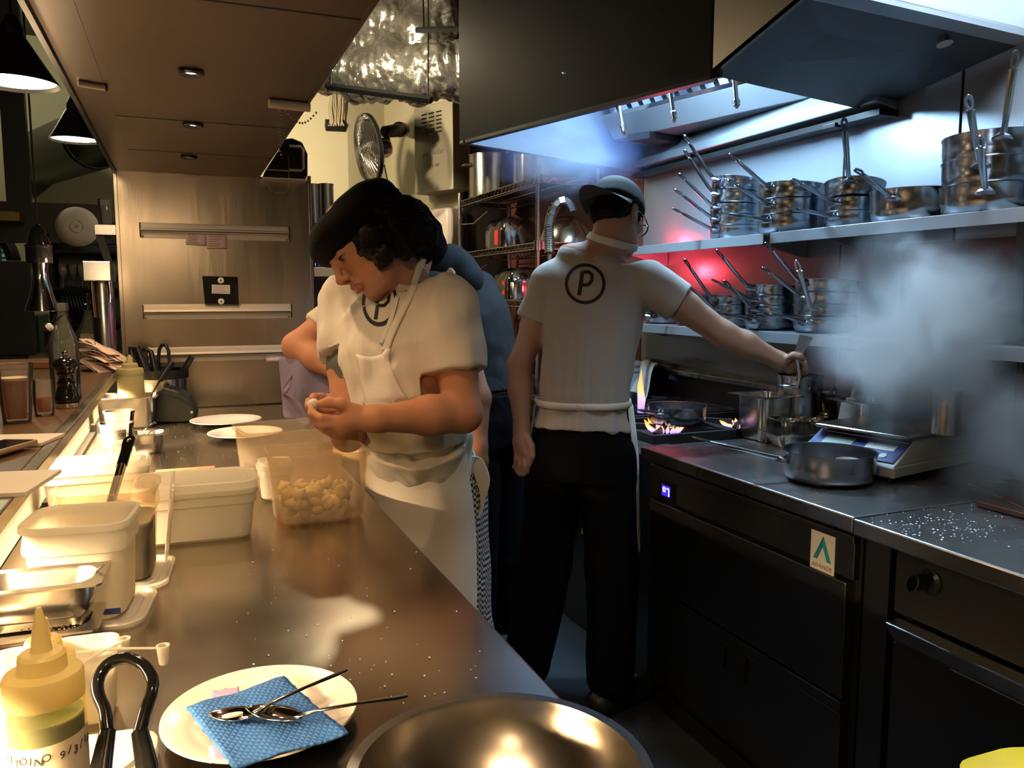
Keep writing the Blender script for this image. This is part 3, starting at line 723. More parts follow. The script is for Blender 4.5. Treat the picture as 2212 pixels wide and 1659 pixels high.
# --- squeeze bottles
def squeeze_bottle(label, c, r, h, body, cap, fill=None, fillh=.5, tip=.075, tape=False, grp='squeeze bottles', M=None):
    t = thing('squeeze_bottle', label, 'bottle', c, 0, grp)
    if M is not None: t.matrix_world = M
    bh = h-tip-.030
    make('bottle_body', MB().lathe([(r*.8, 0), (r, .004), (r, bh*.92), (r*.96, bh*.98), (r*.90, bh), (r*.88, bh-.001), (r*.93, bh*.97), (r-.0015, bh*.9), (r-.0015, .006), (.001, .005)], 40), body, t, smooth=35)
    make('screw_cap', MB().lathe([(r*1.0, bh-.012), (r*1.01, bh-.010), (r*1.01, bh+.010), (r*.96, bh+.014), (r*.62, bh+.016), (r*.60, bh+.030), (r*.52, bh+.033), (.3*r, bh+.034)], 40), cap, t, smooth=35)
    make('nozzle', MB().lathe([(r*.30, bh+.031), (r*.26, bh+.036), (r*.20, bh+.055), (r*.10, h-.004), (r*.06, h), (r*.04, h)], 24), cap, t, smooth=40)
    if fill: make('contents', MB().lathe([(.001, .006), (r-.003, .007), (r-.002, bh*fillh), (.001, bh*fillh)], 40), fill, t, smooth=35)
    return t, bh
c = atZ(114, 1770, WZ)
sb, bh = squeeze_bottle('large squeeze bottle of green oil with yellow cap and handwritten tape', c, .0335, .208, 'bottle_plastic', 'cap_yellow', 'green_oil', .80, tip=.045)
# masking tape wrapped round the lower body, facing the viewer
R0 = .0339; tp = MB(); va = math.atan2(-c.y, -c.x)
z0, z1 = .022, .090
tp.grid([[(R0*math.cos(va+(k/24-.5)*2.9), R0*math.sin(va+(k/24-.5)*2.9), z0+(z1-z0)*j/3+(.004*(k/24-.5))) for k in range(25)] for j in range(4)])
make('tape_label', tp, 'masking_tape', sb, smooth=60)
def tape_text(s, zc, size, a0):
    for i, chh in enumerate(s):
        a = va+a0+i*size*.62/R0
        p = Vector((math.cos(a), math.sin(a), 0)); xax = Vector((-math.sin(a), math.cos(a), 0))
        if chh != ' ': text('handwriting', chh, size, frame(p*(R0+.0006)+Vector((0, 0, zc+.0015*math.sin(i*2.3)+.002*(i/12))), xax, (0, 0, 1)), 'ink_black', sb, .0002, shear=.12)
tape_text('CITOINO 9/3/18', .077, .0102, -1.18)
tape_text('BP', .060, .0110, -.72)
c = atZ(108, 1610, WZ)
squeeze_bottle('second squeeze bottle with a pale yellow cap, just behind the first', c, .030, .150, 'bottle_plastic', 'cap_yellow', None, tip=.03)
c = atZ(40, 1640, WZ)
t = thing('plastic_cup', 'clear plastic cup in the strip light left of squeeze bottles', 'cup', c)
make('cup_body', MB().lathe([(.022, 0), (.030, .11), (.0315, .112), (.029, .112), (.021, .003), (.001, .002)], 32), 'milky_clear', t, smooth=40)
# small white pot that the measuring spoons rest on
c = atZ(186, 1545, WZ)
wp = thing('sauce_pot', 'small white square-shouldered pot beneath the measuring spoons', 'pot', c, math.radians(-4), 'small plastic pots')
make('pot_body', MB().loft(shellrings([(.026, .026, .012, 0), (.031, .031, .014, .004), (.035, .035, .016, .078), (.037, .037, .018, .080), (.037, .037, .018, .084), (.034, .034, .016, .084), (.030, .030, .014, .006)])), 'milky_white', wp, smooth=35)
c = atZ(196, 1672, WZ)
lp = thing('tub_lid', 'white rounded lid lying between the squeeze bottle and the tongs', 'lid', c, math.radians(-6), 'tub lids')
make('lid_plate', lid_mesh(.125, .105, .016), 'milky_white', lp, smooth=35)
c = atZ(258, 1665, WZ)
# measuring spoons
for (x0, y0, z0, x1, y1, z1, lb) in ((150, 1452, .987, 267, 1384, .990, 'clear measuring spoon tilted up, upper of the crossed pair'), (160, 1411, .9905, 352, 1399, .985, 'clear measuring spoon reaching furthest right over the worktop')):
    a = atZ(x0, y0, z0); b = atZ(x1, y1, z1)
    t = thing('measuring_spoon', lb, 'spoon', b, 0, 'plastic measuring spoons')
    d = (b-a).normalized()
    make('handle', MB().tube([a-b, (a-b)*.5+Vector((0, 0, .002)), -d*.006], [.0028, .0024, .0020], 8, flat=.6), 'milky_white', t)
    make('cup', MB().lathe([(.0045, -.020), (.0055, -.018), (.0072, .002), (.0078, .003), (.0062, .003), (.0048, -.017), (.0005, -.018)], 20), 'milky_white', t)
# --- tongs
tg_o = atZ(270, 1560, .93)
tg = thing('kitchen_tongs', 'black coated kitchen tongs standing hinge-up in the left foreground', 'tongs', tg_o)
pts = [(215, 1720, .735), (218, 1659, .757), (232, 1580, .785), (226, 1535, .80), (212, 1500, .812), (212, 1468, .824), (232, 1436, .834), (270, 1422, .838), (308, 1436, .834), (328, 1466, .824), (328, 1495, .812), (316, 1530, .80), (302, 1580, .785), (318, 1659, .757), (326, 1720, .735)]
W3 = [atD(*p)-tg_o for p in pts]
arch = MB().tube(spl(W3[2:13]), .0064, 12)
make('hinge_arch', arch, 'black_gloss', tg)
for seg in (W3[0:3], W3[12:15][::-1]): make('arm', MB().tube(seg, [.0062, .0068, .0054], 14, flat=1.5, upv=RT), 'black_gloss', tg)
# --- plate with blue wipe and two spoons
pc = atZ(566, 1562, WZ); pr = .109
def plate(label, c, r, grp, nm='plate'):
    t = thing('dinner_plate', label, 'plate', c, 0, grp)
    make('plate_body', MB().lathe([(.001, .002), (r*.55, .002), (r*.57, 0), (r*.62, 0), (r*.66, .004), (r*.96, .015), (r, .0165), (r*.995, .019), (r*.96, .0185), (r*.72, .010), (r*.66, .007), (.001, .006)], 64), 'white_ceramic', t, smooth=50)
    return t
plate('white plate with a blue wipe and two spoons on it', pc, pr, 'white plates')
qs = [atZ(402, 1527, WZ+.022), atZ(614, 1462, WZ+.020), atZ(752, 1582, WZ+.026), atZ(505, 1655, WZ+.021)]
bw = MB(); G = []
nn = 22
for i in range(nn+1):
    row = []
    for j in range(nn+1):
        u, v = i/nn, j/nn; p = qs[0]*(1-u)*(1-v)+qs[1]*u*(1-v)+qs[2]*u*v+qs[3]*(1-u)*v
        p = p+Vector((0, 0, .0022*mnoise.noise(p*38)+.001*math.sin(u*9+v*4)))
        e = .0035*mnoise.noise(Vector((u*9, v*9, 3))); p.x += e*(abs(u-.5) > .47 or abs(v-.5) > .47); row.append(p)
    G.append(row)
bwo = make('folded_wipe', MB(), 'blue_wipe'); me = bwo.data
bb_ = MB().grid(G); me.from_pydata(bb_.v, [], bb_.f)
uvl = me.uv_layers.new(name='UVMap')
for lp_ in me.loops:
    k = lp_.vertex_index; uvl.data[lp_.index].uv = ((k//(nn+1))/nn, (k % (nn+1))/nn)
smooth_obj(bwo, 80); md = bwo.modifiers.new('solid', 'SOLIDIFY'); md.thickness = .0035; md.offset = -1
tag(bwo, 'blue embossed cleaning wipe spread over the white plate', 'cloth')
for (px, py, rr) in ((487, 1500, .016), (500, 1620, .022)):
    q = atZ(px, py, WZ+.0175); tis = MB().grid([[q+Vector(((i/8-.5)*2*rr, (j/8-.5)*2*rr*.8, .003*mnoise.noise(Vector((i*.8, j*.8, px))))) for j in range(9)] for i in range(9)])
    tag(make('tissue', tis, 'lilac_tissue', solid=.0008), 'crumpled lilac tissue peeking out ' + ('above' if py < 1550 else 'below') + ' the blue wipe', 'tissue', 'lilac tissues')
def spoon(label, tip, neck, end, z0, z1, bw_=.0155, grp='spoons on the blue wipe', bl=None):
    tip = Vector(tip); neck = Vector(neck); end = Vector(end)
    t = thing('dessert_spoon', label, 'spoon', neck, 0, grp)
    d = (tip-neck); L = d.length; d.normalize(); s = Vector((-d.y, d.x, 0)).normalized(); up = s.cross(-d); up = -up if up.z < 0 else up
    rows = []
    for i in range(15):
        u = i/14; wv = bw_*math.sin(math.pi*(.06+.94*(1-u)**.8 if False else min(1, .05+u*.97)))**.62 if 0 < u < 1 else .0022
        row = []
        for j in range(11):
            v = j/10*2-1; dep = -.0075*(1-v*v)*math.sin(math.pi*min(1, max(0, u)))**.7
            row.append(d*(L*u)+s*(wv*v)+up*dep)
        rows.append(row)
    make('bowl', MB().grid(rows), 'chrome', t, smooth=80, solid=.0012)
    e = end-neck
    make('handle', MB().tube([d*.004, e*.12+Vector((0, 0, .004)), e*.5+Vector((0, 0, .003)), e*.9, e], [.0030, .0026, .0032, .0045, .0035], 12, flat=[.9, .7, .45, .35, .3], upv=(0, 0, 1)), 'chrome', t)
    return t
z = WZ+.030
spoon('left spoon on the blue wipe with a smear of white cream in it', atZ(451, 1540, z), atZ(556, 1541, z+.004), atZ(748, 1447, z+.016), 0, 0)
spoon('right spoon on the blue wipe, overlapping the other, pointing past the plate', atZ(531, 1527, z+.008), atZ(655, 1549, z+.004), atZ(880, 1503, z+.006), 0, 0)
cmm = make('cream_smear', MB().lathe([(.001, -.001), (.010, 0), (.009, .002), (.001, .003)], 16), 'off_white'); cmm.location = atZ(503, 1546, z-.003); cmm.scale = (1.2, .45, 1)
tag(cmm, 'small white smear of cream in the left spoon', 'cream')
# --- steel mixing bowl, foreground
bc = atD(1080, 1690, .685); bc.z = WZ
mb_ = thing('mixing_bowl', 'large shiny steel mixing bowl cut by the bottom edge', 'bowl', bc)
R = .121
prof = [(.001, 0), (.055, 0), (.062, .002)]+[(R*math.sin(a), .092-.090*math.cos(a)**1.2) for a in [.62, .8, 1.0, 1.2, 1.4, 1.52]]+[(R+.001, .092), (R+.009, .093), (R+.009, .0955), (R-.001, .0955)]+[((R-.0022)*math.sin(a), .0945-.090*math.cos(a)**1.2) for a in [1.5, 1.35, 1.15, .95, .75, .62]]+[(.060, .006), (.001, .004)]
make('bowl_body', MB().lathe(prof, 72), 'bowl_steel', mb_, smooth=50)
sb_ = thing('spatula', 'grey rubber spatula head lying in the steel mixing bowl', 'spatula', bc+Vector((-.015, -.02, .03)))
make('blade', MB().prism([(-.035, -.05), (.03, -.05), (.036, .03), (.012, .058), (-.03, .045)], .008, Rx(18)), 'cap_grey', sb_, smooth=0, bevel=.003)
# --- two plates further back
for px, py, r, lb in ((488, 909, .130, 'white plate at the far end, left of the pair by the steel panel'), (530, 936, .125, 'white plate half hidden behind the milky tubs, nearer of the pair')):
    c = atZ(px, py, WZ+.012); c.z = WZ+.0005; plate(lb, c, r, 'white plates')
# --- deep pan with squeeze bottle and cloth
c = atZ(277, 928, WZ)
dp = gn_tray('gastronorm_pan', 'deep steel pan at the far left holding a pale yellow squeeze bottle', Vector((c.x, c.y+.09, WZ)), -4, .215, .19, .115, r=.025, cat='pan')
base = Vector((c.x+.012, c.y+.085, WZ+.002))
squeeze_bottle('pale yellow squeeze bottle standing in the deep steel pan', base+Vector((0, 0, .062)), .046, .205, 'bottle_pale', 'bottle_pale', None, tip=.035)
bk = thing('insert_tray', 'shallow steel insert tray seated inside the deep pan', 'tray', base+Vector((-.012, .005, .052)), math.radians(-4), 'steel gastronorm pans')
make('tray_body', MB().loft(shellrings([(.085, .072, .02, 0), (.088, .076, .02, .003), (.088, .076, .02, .008), (.086, .074, .02, .008), (.084, .072, .02, .003)])), 'tray_steel', bk, smooth=35)
cl = MB(); q0 = dp.matrix_world @ Vector((.10, -.06, .118))
rows = []
for i in range(9):
    u = i/8; rows.append([q0+Vector((.012+.035*v*math.sin(u*2.5)+.004*math.sin(v*9+u*4), -.035-.02*u+.055*v, .004-.125*u**1.2*(1-.2*v))) for v in [k/6 for k in range(7)]])
tag(make('folded_napkin', MB().grid(rows), 'lilac_napkin', solid=.0015), 'pale lilac napkin hanging over the corner of the deep pan', 'napkin')
# peeler-like black handled tool standing in the pan
a = atD(333, 850, 3.02); b = atD(345, 822, 3.05); e = atD(372, 782, 3.08)
pl = thing('vegetable_peeler', 'black handled steel peeler leaning out of the deep pan', 'peeler', a)
make('handle', MB().tube([b-a, (b-a)*.4+(e-a)*.6, e-a], [.011, .014, .010], 12), 'black_plastic', pl)
make('blade', MB().tube([atD(318, 868, 3.0)-a, b-a], [.003, .006], 10, flat=.5), 'chrome', pl)
# steel pot holding tools
c = atZ(358, 893, WZ); c.y -= .015
po = thing('utensil_pot', 'steel pot full of black tongs and ladles against the panel', 'pot', (c.x, c.y, WZ))
make('pot_body', MB().lathe([(.080, 0), (.088, .004), (.090, .176), (.094, .178), (.094, .182), (.087, .182), (.086, .006), (.001, .004)], 48), 'tray_steel', po, smooth=40)
make('dark_rim', MB().lathe([(.0945, .150), (.0965, .151), (.0965, .185), (.0945, .186)], 48, None, False, False), 'black_metal', po, smooth=40)
pz = WZ+.006
def tool(name, label, cat, pxs, rads, dd, m='black_plastic', flat=None, grp='tools in the utensil pot'):
    P_ = [atD(x, y, dd) for x, y in pxs]; o = P_[0]
    t = thing(name, label, cat, o, 0, grp); make('handle', MB().tube([p-o for p in P_], rads, 12, flat=flat), m, t); return t
tool('serving_tongs', 'leftmost black tongs in the utensil pot', 'tongs', [(310, 852), (300, 800), (286, 770), (283, 752), (296, 750), (312, 790), (330, 850)], [.012, .016, .015, .012, .012, .018, .014], 3.30)
tool('serving_tongs', 'black tongs with curled hinge, second from left in the pot', 'tongs', [(330, 852), (318, 800), (306, 765), (312, 752), (326, 760), (336, 800), (338, 850)], [.012, .016, .010, .009, .010, .015, .012], 3.33)
tool('serving_tongs', 'slim looped tongs standing tallest in the utensil pot', 'tongs', [(338, 850), (342, 780), (344, 755), (350, 745), (358, 745), (364, 757), (368, 800), (360, 850)], [.007]*8, 3.36)
tool('serving_ladle', 'thick black handle leaning right out of the utensil pot', 'ladle', [(374, 855), (396, 800), (415, 770)], [.010, .013, .012], 3.34)
# dark green wedge appliance (tape dispenser shaped)
c = atZ(378, 913, WZ)
lpz = thing('label_printer', 'dark wedge-shaped plastic appliance beside the steel panel', 'appliance', c, math.radians(-8))
poly = [(-.075, 0), (.070, 0), (.074, .03), (.068, .062), (.052, .098), (.014, .124), (-.030, .136), (-.066, .118), (-.074, .06)]
make('body', MB().prism(poly, .11, Tr(0, .11, 0) @ Rx(90)), 'dark_green_plastic', lpz, smooth=30, bevel=.008)
make('lid_seam', MB().tube([(-.062, -.001, .118), (-.02, -.001, .108), (.03, -.001, .088), (.062, -.001, .06)], .0016, 6), 'cap_grey', lpz)
make('white_mark', MB().bb((.058, -.003, .035), (.066, -.001, .043)), 'sticker_white', lpz, smooth=0)
# deli pots
for px, py, r, h, lb in ((254, 1004, .047, .118, 'clear deli pot with handwritten tape, nearer of the two'), (259, 962, .047, .110, 'clear deli pot behind the taped one')):
    c = atZ(px, py, WZ); t = thing('deli_pot', lb, 'pot', (c.x, c.y+.04, WZ), 0, 'clear deli pots')
    make('pot_body', MB().lathe([(r*.70, 0), (r*.72, .004), (r*.98, h-.006), (r*1.03, h-.005), (r*1.03, h), (r*.96, h), (r*.955, h-.006), (r*.69, .006), (.001, .005)], 36), 'clear_glass', t, smooth=40)
    if r and 'taped' not in lb:
        va2 = math.atan2(-c.y, -c.x); rr = r*.93
        make('tape_label', MB().grid([[(rr*(.95+.05*j)*math.cos(va2+k), rr*(.95+.05*j)*math.sin(va2+k), h*(.62+.24*j)) for k in (-.9, -.6, -.3, 0, .3, .6)] for j in (0, 1)]), 'paper', t)
        for i, chh in enumerate('DENC'):
            a = va2+.18+.14*i; text('handwriting', chh, .013, frame(Vector((math.cos(a), math.sin(a), 0))*rr*1.015+Vector((0, 0, h*.74)), (-math.sin(a), math.cos(a), 0), (0, 0, 1)) @ Matrix.Scale(-1, 4, (1, 0, 0)), 'ink_black', t, .0002)
        make('water', MB().lathe([(.001, .006), (r*.685, .006), (r*.735, .024), (.001, .024)], 30), 'water', t)
# small square pan with spoon
c = atZ(322, 982, WZ)
sp2 = gn_tray('gastronorm_pan', 'small square steel pan beside the clear deli pots', Vector((c.x-.01, c.y+.05, WZ)), -3, .135, .115, .062, r=.03, cat='pan')
t = thing('teaspoon', 'teaspoon leaning out of the small square steel pan', 'spoon', c)
make('handle', MB().tube([atD(296, 945, 2.5)-c, atD(316, 924, 2.52)-c, atD(335, 911, 2.54)-c], [.003, .003, .004], 8, flat=.5), 'chrome', t)
# torn tape flags and brown board
c = atZ(225, 945, WZ+.045)
t = make('masking_tape', MB().grid([[Vector((.0+.05*u, -.03*v, .0-.02*u+.002*math.sin(v*5))) for v in (0, .5, 1)] for u in (0, .5, 1)]), 'paper', None, solid=.0006, loc=atZ(212, 938, WZ+.052)); tag(t, 'loose flag of white tape left of the clear deli pots', 'tape')
c = atZ(430, 1030, WZ)
t = make('cutting_board', MB().bb((-.11, 0, 0), (.045, .10, .008)), 'board_brown', None, smooth=0, bevel=.002, loc=(c.x, c.y, WZ+.0002)); tag(t, 'thin brown board lying behind the glowing lidded tub', 'board')
# food crumbs
cr = MB(); random.seed(3)
for i in range(150):
    x, y = (random.uniform(340, 640), random.uniform(915, 1010)) if i < 85 else (random.uniform(500, 1000), random.uniform(1180, 1520))
    if i >= 130: x, y = random.uniform(600, 1100), random.uniform(1400, 1560)
    q = atZ(x, y, WZ+.0006)
    if not (-.3 < q.x < .40): continue
    s = random.uniform(.0006, .0018); cr.lathe([(.0002, -s*.3), (s, 0), (.0002, s*.5)], 5, Tr(q))
tag(make('salt_crumbs', cr, 'off_white'), 'white salt flakes and crumbs scattered over the steel worktop', 'crumbs', kind='stuff')
# yellow bin in the aisle, bottom right corner
c = atZ(2240, 1700, .76)
yb = thing('yellow_bin', 'bright yellow lidded bin in the aisle, bottom right corner', 'bin', (c.x+.06, c.y-.10, 0), math.radians(-20))
make('bin_body', MB().loft(shellrings([(.12, .12, .03, 0), (.15, .15, .04, .70), (.15, .15, .04, .72)])), 'yellow_bright', yb, smooth=35)
make('lid', MB().loft(shellrings([(.158, .158, .045, .72), (.160, .160, .045, .75), (.135, .135, .05, .778), (.07, .07, .05, .785)])), 'yellow_bright', yb, smooth=40)
# ================================================================ ON AND BEHIND THE BAR SHELF (left)
BZ = 1.1005
def P3(px, py, z=BZ): return atZ(px, py, z)
c = P3(38, 912); 
g = thing('beer_glass', 'pint glass of amber beer on the bar shelf at left edge', 'glass', c)
make('glass_body', MB().lathe([(.027, 0), (.029, .003), (.0385, .132), (.0395, .136), (.038, .136), (.0275, .010), (.001, .009)], 36), 'clear_glass', g)
make('beer', MB().lathe([(.001, .010), (.0268, .0105), (.0345, .098), (.001, .098)], 36), 'beer', g)
make('foam', MB().lathe([(.0345, .0985), (.0352, .104), (.001, .105)], 36), 'beer_foam', g)
c = P3(97, 897)
g = thing('tumbler', 'small tumbler with dark drink between beer and pepper mill', 'glass', c)
make('glass_body', MB().lathe([(.019, 0), (.021, .002), (.0235, .03), (.022, .085), (.0225, .088), (.021, .088), (.0222, .03), (.018, .010), (.001, .009)], 28), 'clear_glass', g)
make('dark_drink', MB().lathe([(.001, .010), (.0178, .0105), (.0215, .03), (.0215, .042), (.001, .042)], 28), 'beer', g)
c = P3(147, 880)
g = thing('pepper_mill', 'turned black pepper mill with steel finial on the bar shelf', 'mill', c)
make('body', MB().lathe([(.026, .014), (.029, .016), (.030, .028), (.027, .034), (.025, .045), (.021, .056), (.0225, .060), (.0235, .064), (.019, .070), (.017, .078), (.021, .086), (.024, .089), (.021, .092), (.024, .098), (.029, .106), (.030, .114), (.026, .124), (.014, .131), (.006, .133)], 36), 'black_gloss', g)
make('finial', MB().lathe([(.005, .132), (.004, .135), (.007, .138), (.0075, .142), (.005, .146), (.001, .147)], 20), 'chrome', g)
make('foot', MB().lathe([(.028, 0), (.029, .002), (.029, .013), (.026, .0145)], 36), 'tray_steel', g)
c = P3(150, 868)
g = thing('water_bottle', 'clear swing-top water bottle behind the pepper mill', 'bottle', c+Vector((-.012, .05, 0)))
make('glass_body', MB().lathe([(.034, 0), (.037, .004), (.038, .15), (.034, .175), (.022, .205), (.0145, .225), (.0135, .245), (.017, .248), (.017, .268), (.014, .270), (.012, .262), (.0125, .225), (.020, .200), (.032, .172), (.0355, .148), (.0355, .008), (.001, .006)], 40), 'bottle_glass', g)
make('water', MB().lathe([(.001, .008), (.0345, .009), (.0345, .148), (.0315, .170), (.001, .170)], 36), 'clear_glass', g)
bl = MB().tube([(-.015, 0, .240), (-.019, -.004, .225), (-.026, -.006, .212)], .0014, 6); bl.tube([(.015, 0, .240), (.0, -.017, .235), (-.02, -.010, .216)], .0014, 6)
make('wire_bail', bl, 'black_metal', g)
make('stopper', MB().lathe([(.004, 0), (.011, .003), (.012, .012), (.007, .017), (.002, .018)], 20, Tr(-.036, -.010, .198) @ Ry(50)), 'white_ceramic', g)
c = P3(196, 800)
g = thing('glass_carafe', 'rounded clear glass bottle behind the receipts', 'bottle', Vector((c.x-.03, c.y+.35, BZ)))
make('glass_body', MB().lathe([(.05, 0), (.056, .01), (.058, .09), (.05, .135), (.028, .175), (.019, .215), (.022, .225), (.020, .227), (.017, .215), (.026, .175), (.047, .135), (.055, .09), (.053, .012), (.001, .01)], 36), 'bottle_glass', g)
make('black_stopper', MB().lathe([(.012, .222), (.018, .226), (.018, .25), (.008, .256), (.006, .30)], 20), 'black_plastic', g)
# receipts on a spike
c = P3(212, 803)
random.seed(21)
sp_ = thing('receipt_spike', 'low round base and spike holding the pile of receipts', 'spike', c+Vector((-.01, .05, 0)))
make('base', MB().lathe([(.001, 0), (.05, 0), (.05, .006), (.001, .008)], 24), 'black_metal', sp_)
make('spike', MB().tube([(0, 0, .006), (0, 0, .12)], .0018, 8), 'chrome', sp_)
for i in range(16):
    w, L = random.uniform(.055, .07), random.uniform(.11, .17); a = random.uniform(-75, -5) if i < 14 else -35
    M = Tr(c+Vector((random.uniform(-.03, .01), .05+random.uniform(-.02, .02), .012+i*.0062))) @ Rz(a+20*(i % 3)) @ Ry(random.uniform(4, 22)) @ Rx(random.uniform(-8, 8))
    G = [[(L*(u/6-.3), w*(v/3-.5), .012*math.sin(u*.7+i)*(.4+.3*(i % 3))-.02*max(0, u/6-.5)) for v in range(4)] for u in range(7)]
    o = make('receipt', MB(M).grid(G), 'pink_paper', None, solid=.0006)
    tag(o, 'crumpled printed receipt in the spiked pile on the bar' if i < 14 else ('uppermost long printed receipt curling over the spiked pile' if i == 15 else 'printed receipt just below the topmost one in the pile'), 'receipt', 'receipts on the spike')
    if i >= 13:
        pr = MB(M)
        for k in range(9): x = L*(-.22+.8*k/10); pr.bb((x, -w*.38, .0155), (x+.0022, -w*.38+w*random.uniform(.35, .75), .0160))
        make('printing', MB(), 'print_ink') if False else None
c = P3(190, 775)
t = thing('bread_crock', 'round brown wooden lid behind the receipts', 'lid', Vector((c.x-.02, c.y+.16, BZ)))
make('dome', MB().lathe([(.085, 0), (.085, .06), (.075, .085), (.05, .102), (.001, .11)], 32), 'bread_wood', t)
# menus and phone on the bar
for (px, py, a, lb, w, d) in ((35, 955, 14, 'cream menu card lying flat beside the beer glass', .14, .115), (5, 1050, 10, 'cream menu card at the left edge nearest the viewer', .12, .16)):
    c = P3(px, py); o = make('menu_card', MB().bb((-w/2, -d/2, 0), (w/2, d/2, .007)), 'paper', None, smooth=0, bevel=.001, loc=c); o.rotation_euler = (0, 0, math.radians(-a)); tag(o, lb, 'menu', 'menu cards on the bar')
c = P3(12, 972, BZ+.0075)
ph = thing('mobile_phone', 'gold edged phone lying on the menu card at far left', 'phone', c+Vector((-.012, 0, 0)), math.radians(-25))
make('case', MB().loft(shellrings([(.034, .07, .012, 0), (.035, .071, .012, .002), (.035, .071, .012, .007), (.034, .07, .012, .009)])), 'phone_gold', ph, smooth=35)
make('screen', MB().bb((-.029, -.06, .0088), (.029, .06, .0096)), 'black_gloss', ph, smooth=0)
c = P3(52, 798)
t = make('serving_board', MB().bb((-.16, 0, 0), (.085, .20, .028)), 'bread_wood', None, smooth=0, bevel=.004, loc=(c.x, c.y, BZ)); tag(t, 'brown wooden board on the bar behind the beer glass', 'board')
# tall steel tap column
c = P3(229, 792)
tc_ = thing('beer_tap_column', 'tall polished steel beer tap column with a square head', 'beer tap', (c.x, c.y+.04, BZ))
make('column', MB().lathe([(.050, 0), (.052, .008), (.042, .014), (.042, .36), (.040, .365)], 36), 'range_steel', tc_)
make('head', MB().bb((-.062, -.075, .345), (.040, .19, .425)), 'range_steel', tc_, smooth=0, bevel=.004)
make('spout', MB().tube([(.03, -.05, .345), (.032, -.055, .30), (.03, -.06, .26)], [.011, .010, .008], 12), 'chrome', tc_)
make('sight_tube', MB().tube([(-.035, -.048, .345), (-.03, -.05, .20)], .008, 12), 'brass', tc_)
# chrome heat lamp pendant over the pass
c = atD(92, 672, 2.55)
hl = thing('chrome_pendant', 'flared chrome pendant lamp hanging over the bar at left', 'pendant lamp', c)
make('bell', MB().lathe([(.050, 0), (.0505, .001), (.034, .05), (.024, .095), (.021, .125), (.024, .150), (.0225, .150), (.0195, .125), (.0225, .095), (.032, .05), (.0485, .0)], 40, None, False, False), 'chrome', hl)
make('collar', MB().lathe([(.036, .150), (.037, .152), (.037, .198), (.039, .200), (.039, .206), (.034, .208), (.020, .255), (.008, .268), (.006, .27)], 40), 'black_gloss', hl)
make('cord', MB().tube([(0, 0, .268), (0, 0, 3.0-c.z)], .003, 8), 'black_plastic', hl)
make('bulb', MB().lathe([(.001, .128), (.010, .132), (.014, .145), (.010, .158), (.001, .162)], 16), 'bulb_warm', hl)
# two black cone pendants
for px, py, d, lb in ((33, 181, 1.88, 'nearer black cone pendant lamp glowing at upper left'), (163, 304, 2.86, 'farther black cone pendant lamp by the canopy edge')):
    c = atD(px, py, d); r = .094 if d < 2 else .086
    pd_ = thing('cone_pendant', lb, 'pendant lamp', c, 0, 'black cone pendant lamps')
    make('shade', MB().lathe([(r, 0), (r*.72, .04), (r*.34, .098), (r*.26, .108), (r*.24, .105), (r*.32, .092), (r*.70, .036), (r*.975, 0)], 44, None, False, False), 'black_metal', pd_)
    make('holder', MB().lathe([(r*.27, .10), (r*.26, .125), (r*.13, .15), (.005, .155)], 24), 'black_metal', pd_)
    make('bulb', MB().lathe([(.001, .004), (r*.90, .008), (r*.86, .016), (r*.5, .05), (.001, .07)], 32), 'bulb_warm', pd_)
    make('cord', MB().tube([(0, 0, .15), (0, 0, 3.0-c.z)], .003, 8), 'black_plastic', pd_)
# spiral duct over the bar
a = atD(205, 300, 4.4); b = a+Vector((-.4, .9, .0)); dc = MB()
n = 26; dc.tube([a+(b-a)*(k/n) for k in range(n+1)], [.155+(.006 if k % 2 else 0) for k in range(n+1)], 36, caps=False)
tag(make('spiral_duct', dc, 'dark_steel', solid=.004), 'ribbed grey ventilation duct behind the farther cone pendant', 'duct')
# --- back bar
YB = 4.75
def q(px, py, Y=YB): return atY(px, py, Y)
a = q(-60, 432); b = q(262, 476)
bb_ = thing('back_bar_header', 'black beam across the back bar under the beige wall', 'beam', ((a.x+b.x)/2, YB, a.z))
make('beam', MB().bb((-(b.x-a.x)/2, 0, -.20), ((b.x-a.x)/2, .10, .0)), 'black_metal', bb_, smooth=0)
struct('trim_2', MB().bb(tuple(q(14, 440, 4.9)), (q(42, 60, 4.9).x, 4.96, 3.0)), 'black_metal', smooth=0)
# cabinet box in dark teal with shelves
a = q(105, 505); b = q(262, 790)
cb = thing('back_bar_shelf', 'dark teal back bar shelving with glasses and plates', 'shelf', ((a.x+b.x)/2, YB, b.z))
w = (b.x-a.x)/2; h = a.z-b.z
make('back_panel', MB().bb((-w, .30, 0), (w, .32, h)), 'blue_tile', cb, smooth=0)
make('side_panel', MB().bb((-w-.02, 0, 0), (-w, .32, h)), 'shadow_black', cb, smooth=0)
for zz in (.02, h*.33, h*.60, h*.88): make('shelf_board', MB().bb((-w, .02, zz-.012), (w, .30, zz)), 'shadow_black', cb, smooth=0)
base = Vector((cb.location.x, YB, b.z))
random.seed(5)
for k in range(9):
    x = -w+.04+k*.045; o = thing('wine_glass', 'dark stemmed glass standing on the back bar shelf', 'glass', base+Vector((x, .10+.03*(k % 2), h*.60)), 0, 'glasses on the back bar')
    make('bowl', MB().lathe([(.02, 0), (.004, .004), (.004, .05), (.024, .075), (.026, .10), (.022, .125), (.0205, .125), (.023, .10), (.02, .078), (.001, .06)], 20), 'clear_glass', o)
sl = [q(140+7*k, 600+1.5*k, YB-.02) for k in range(8)]
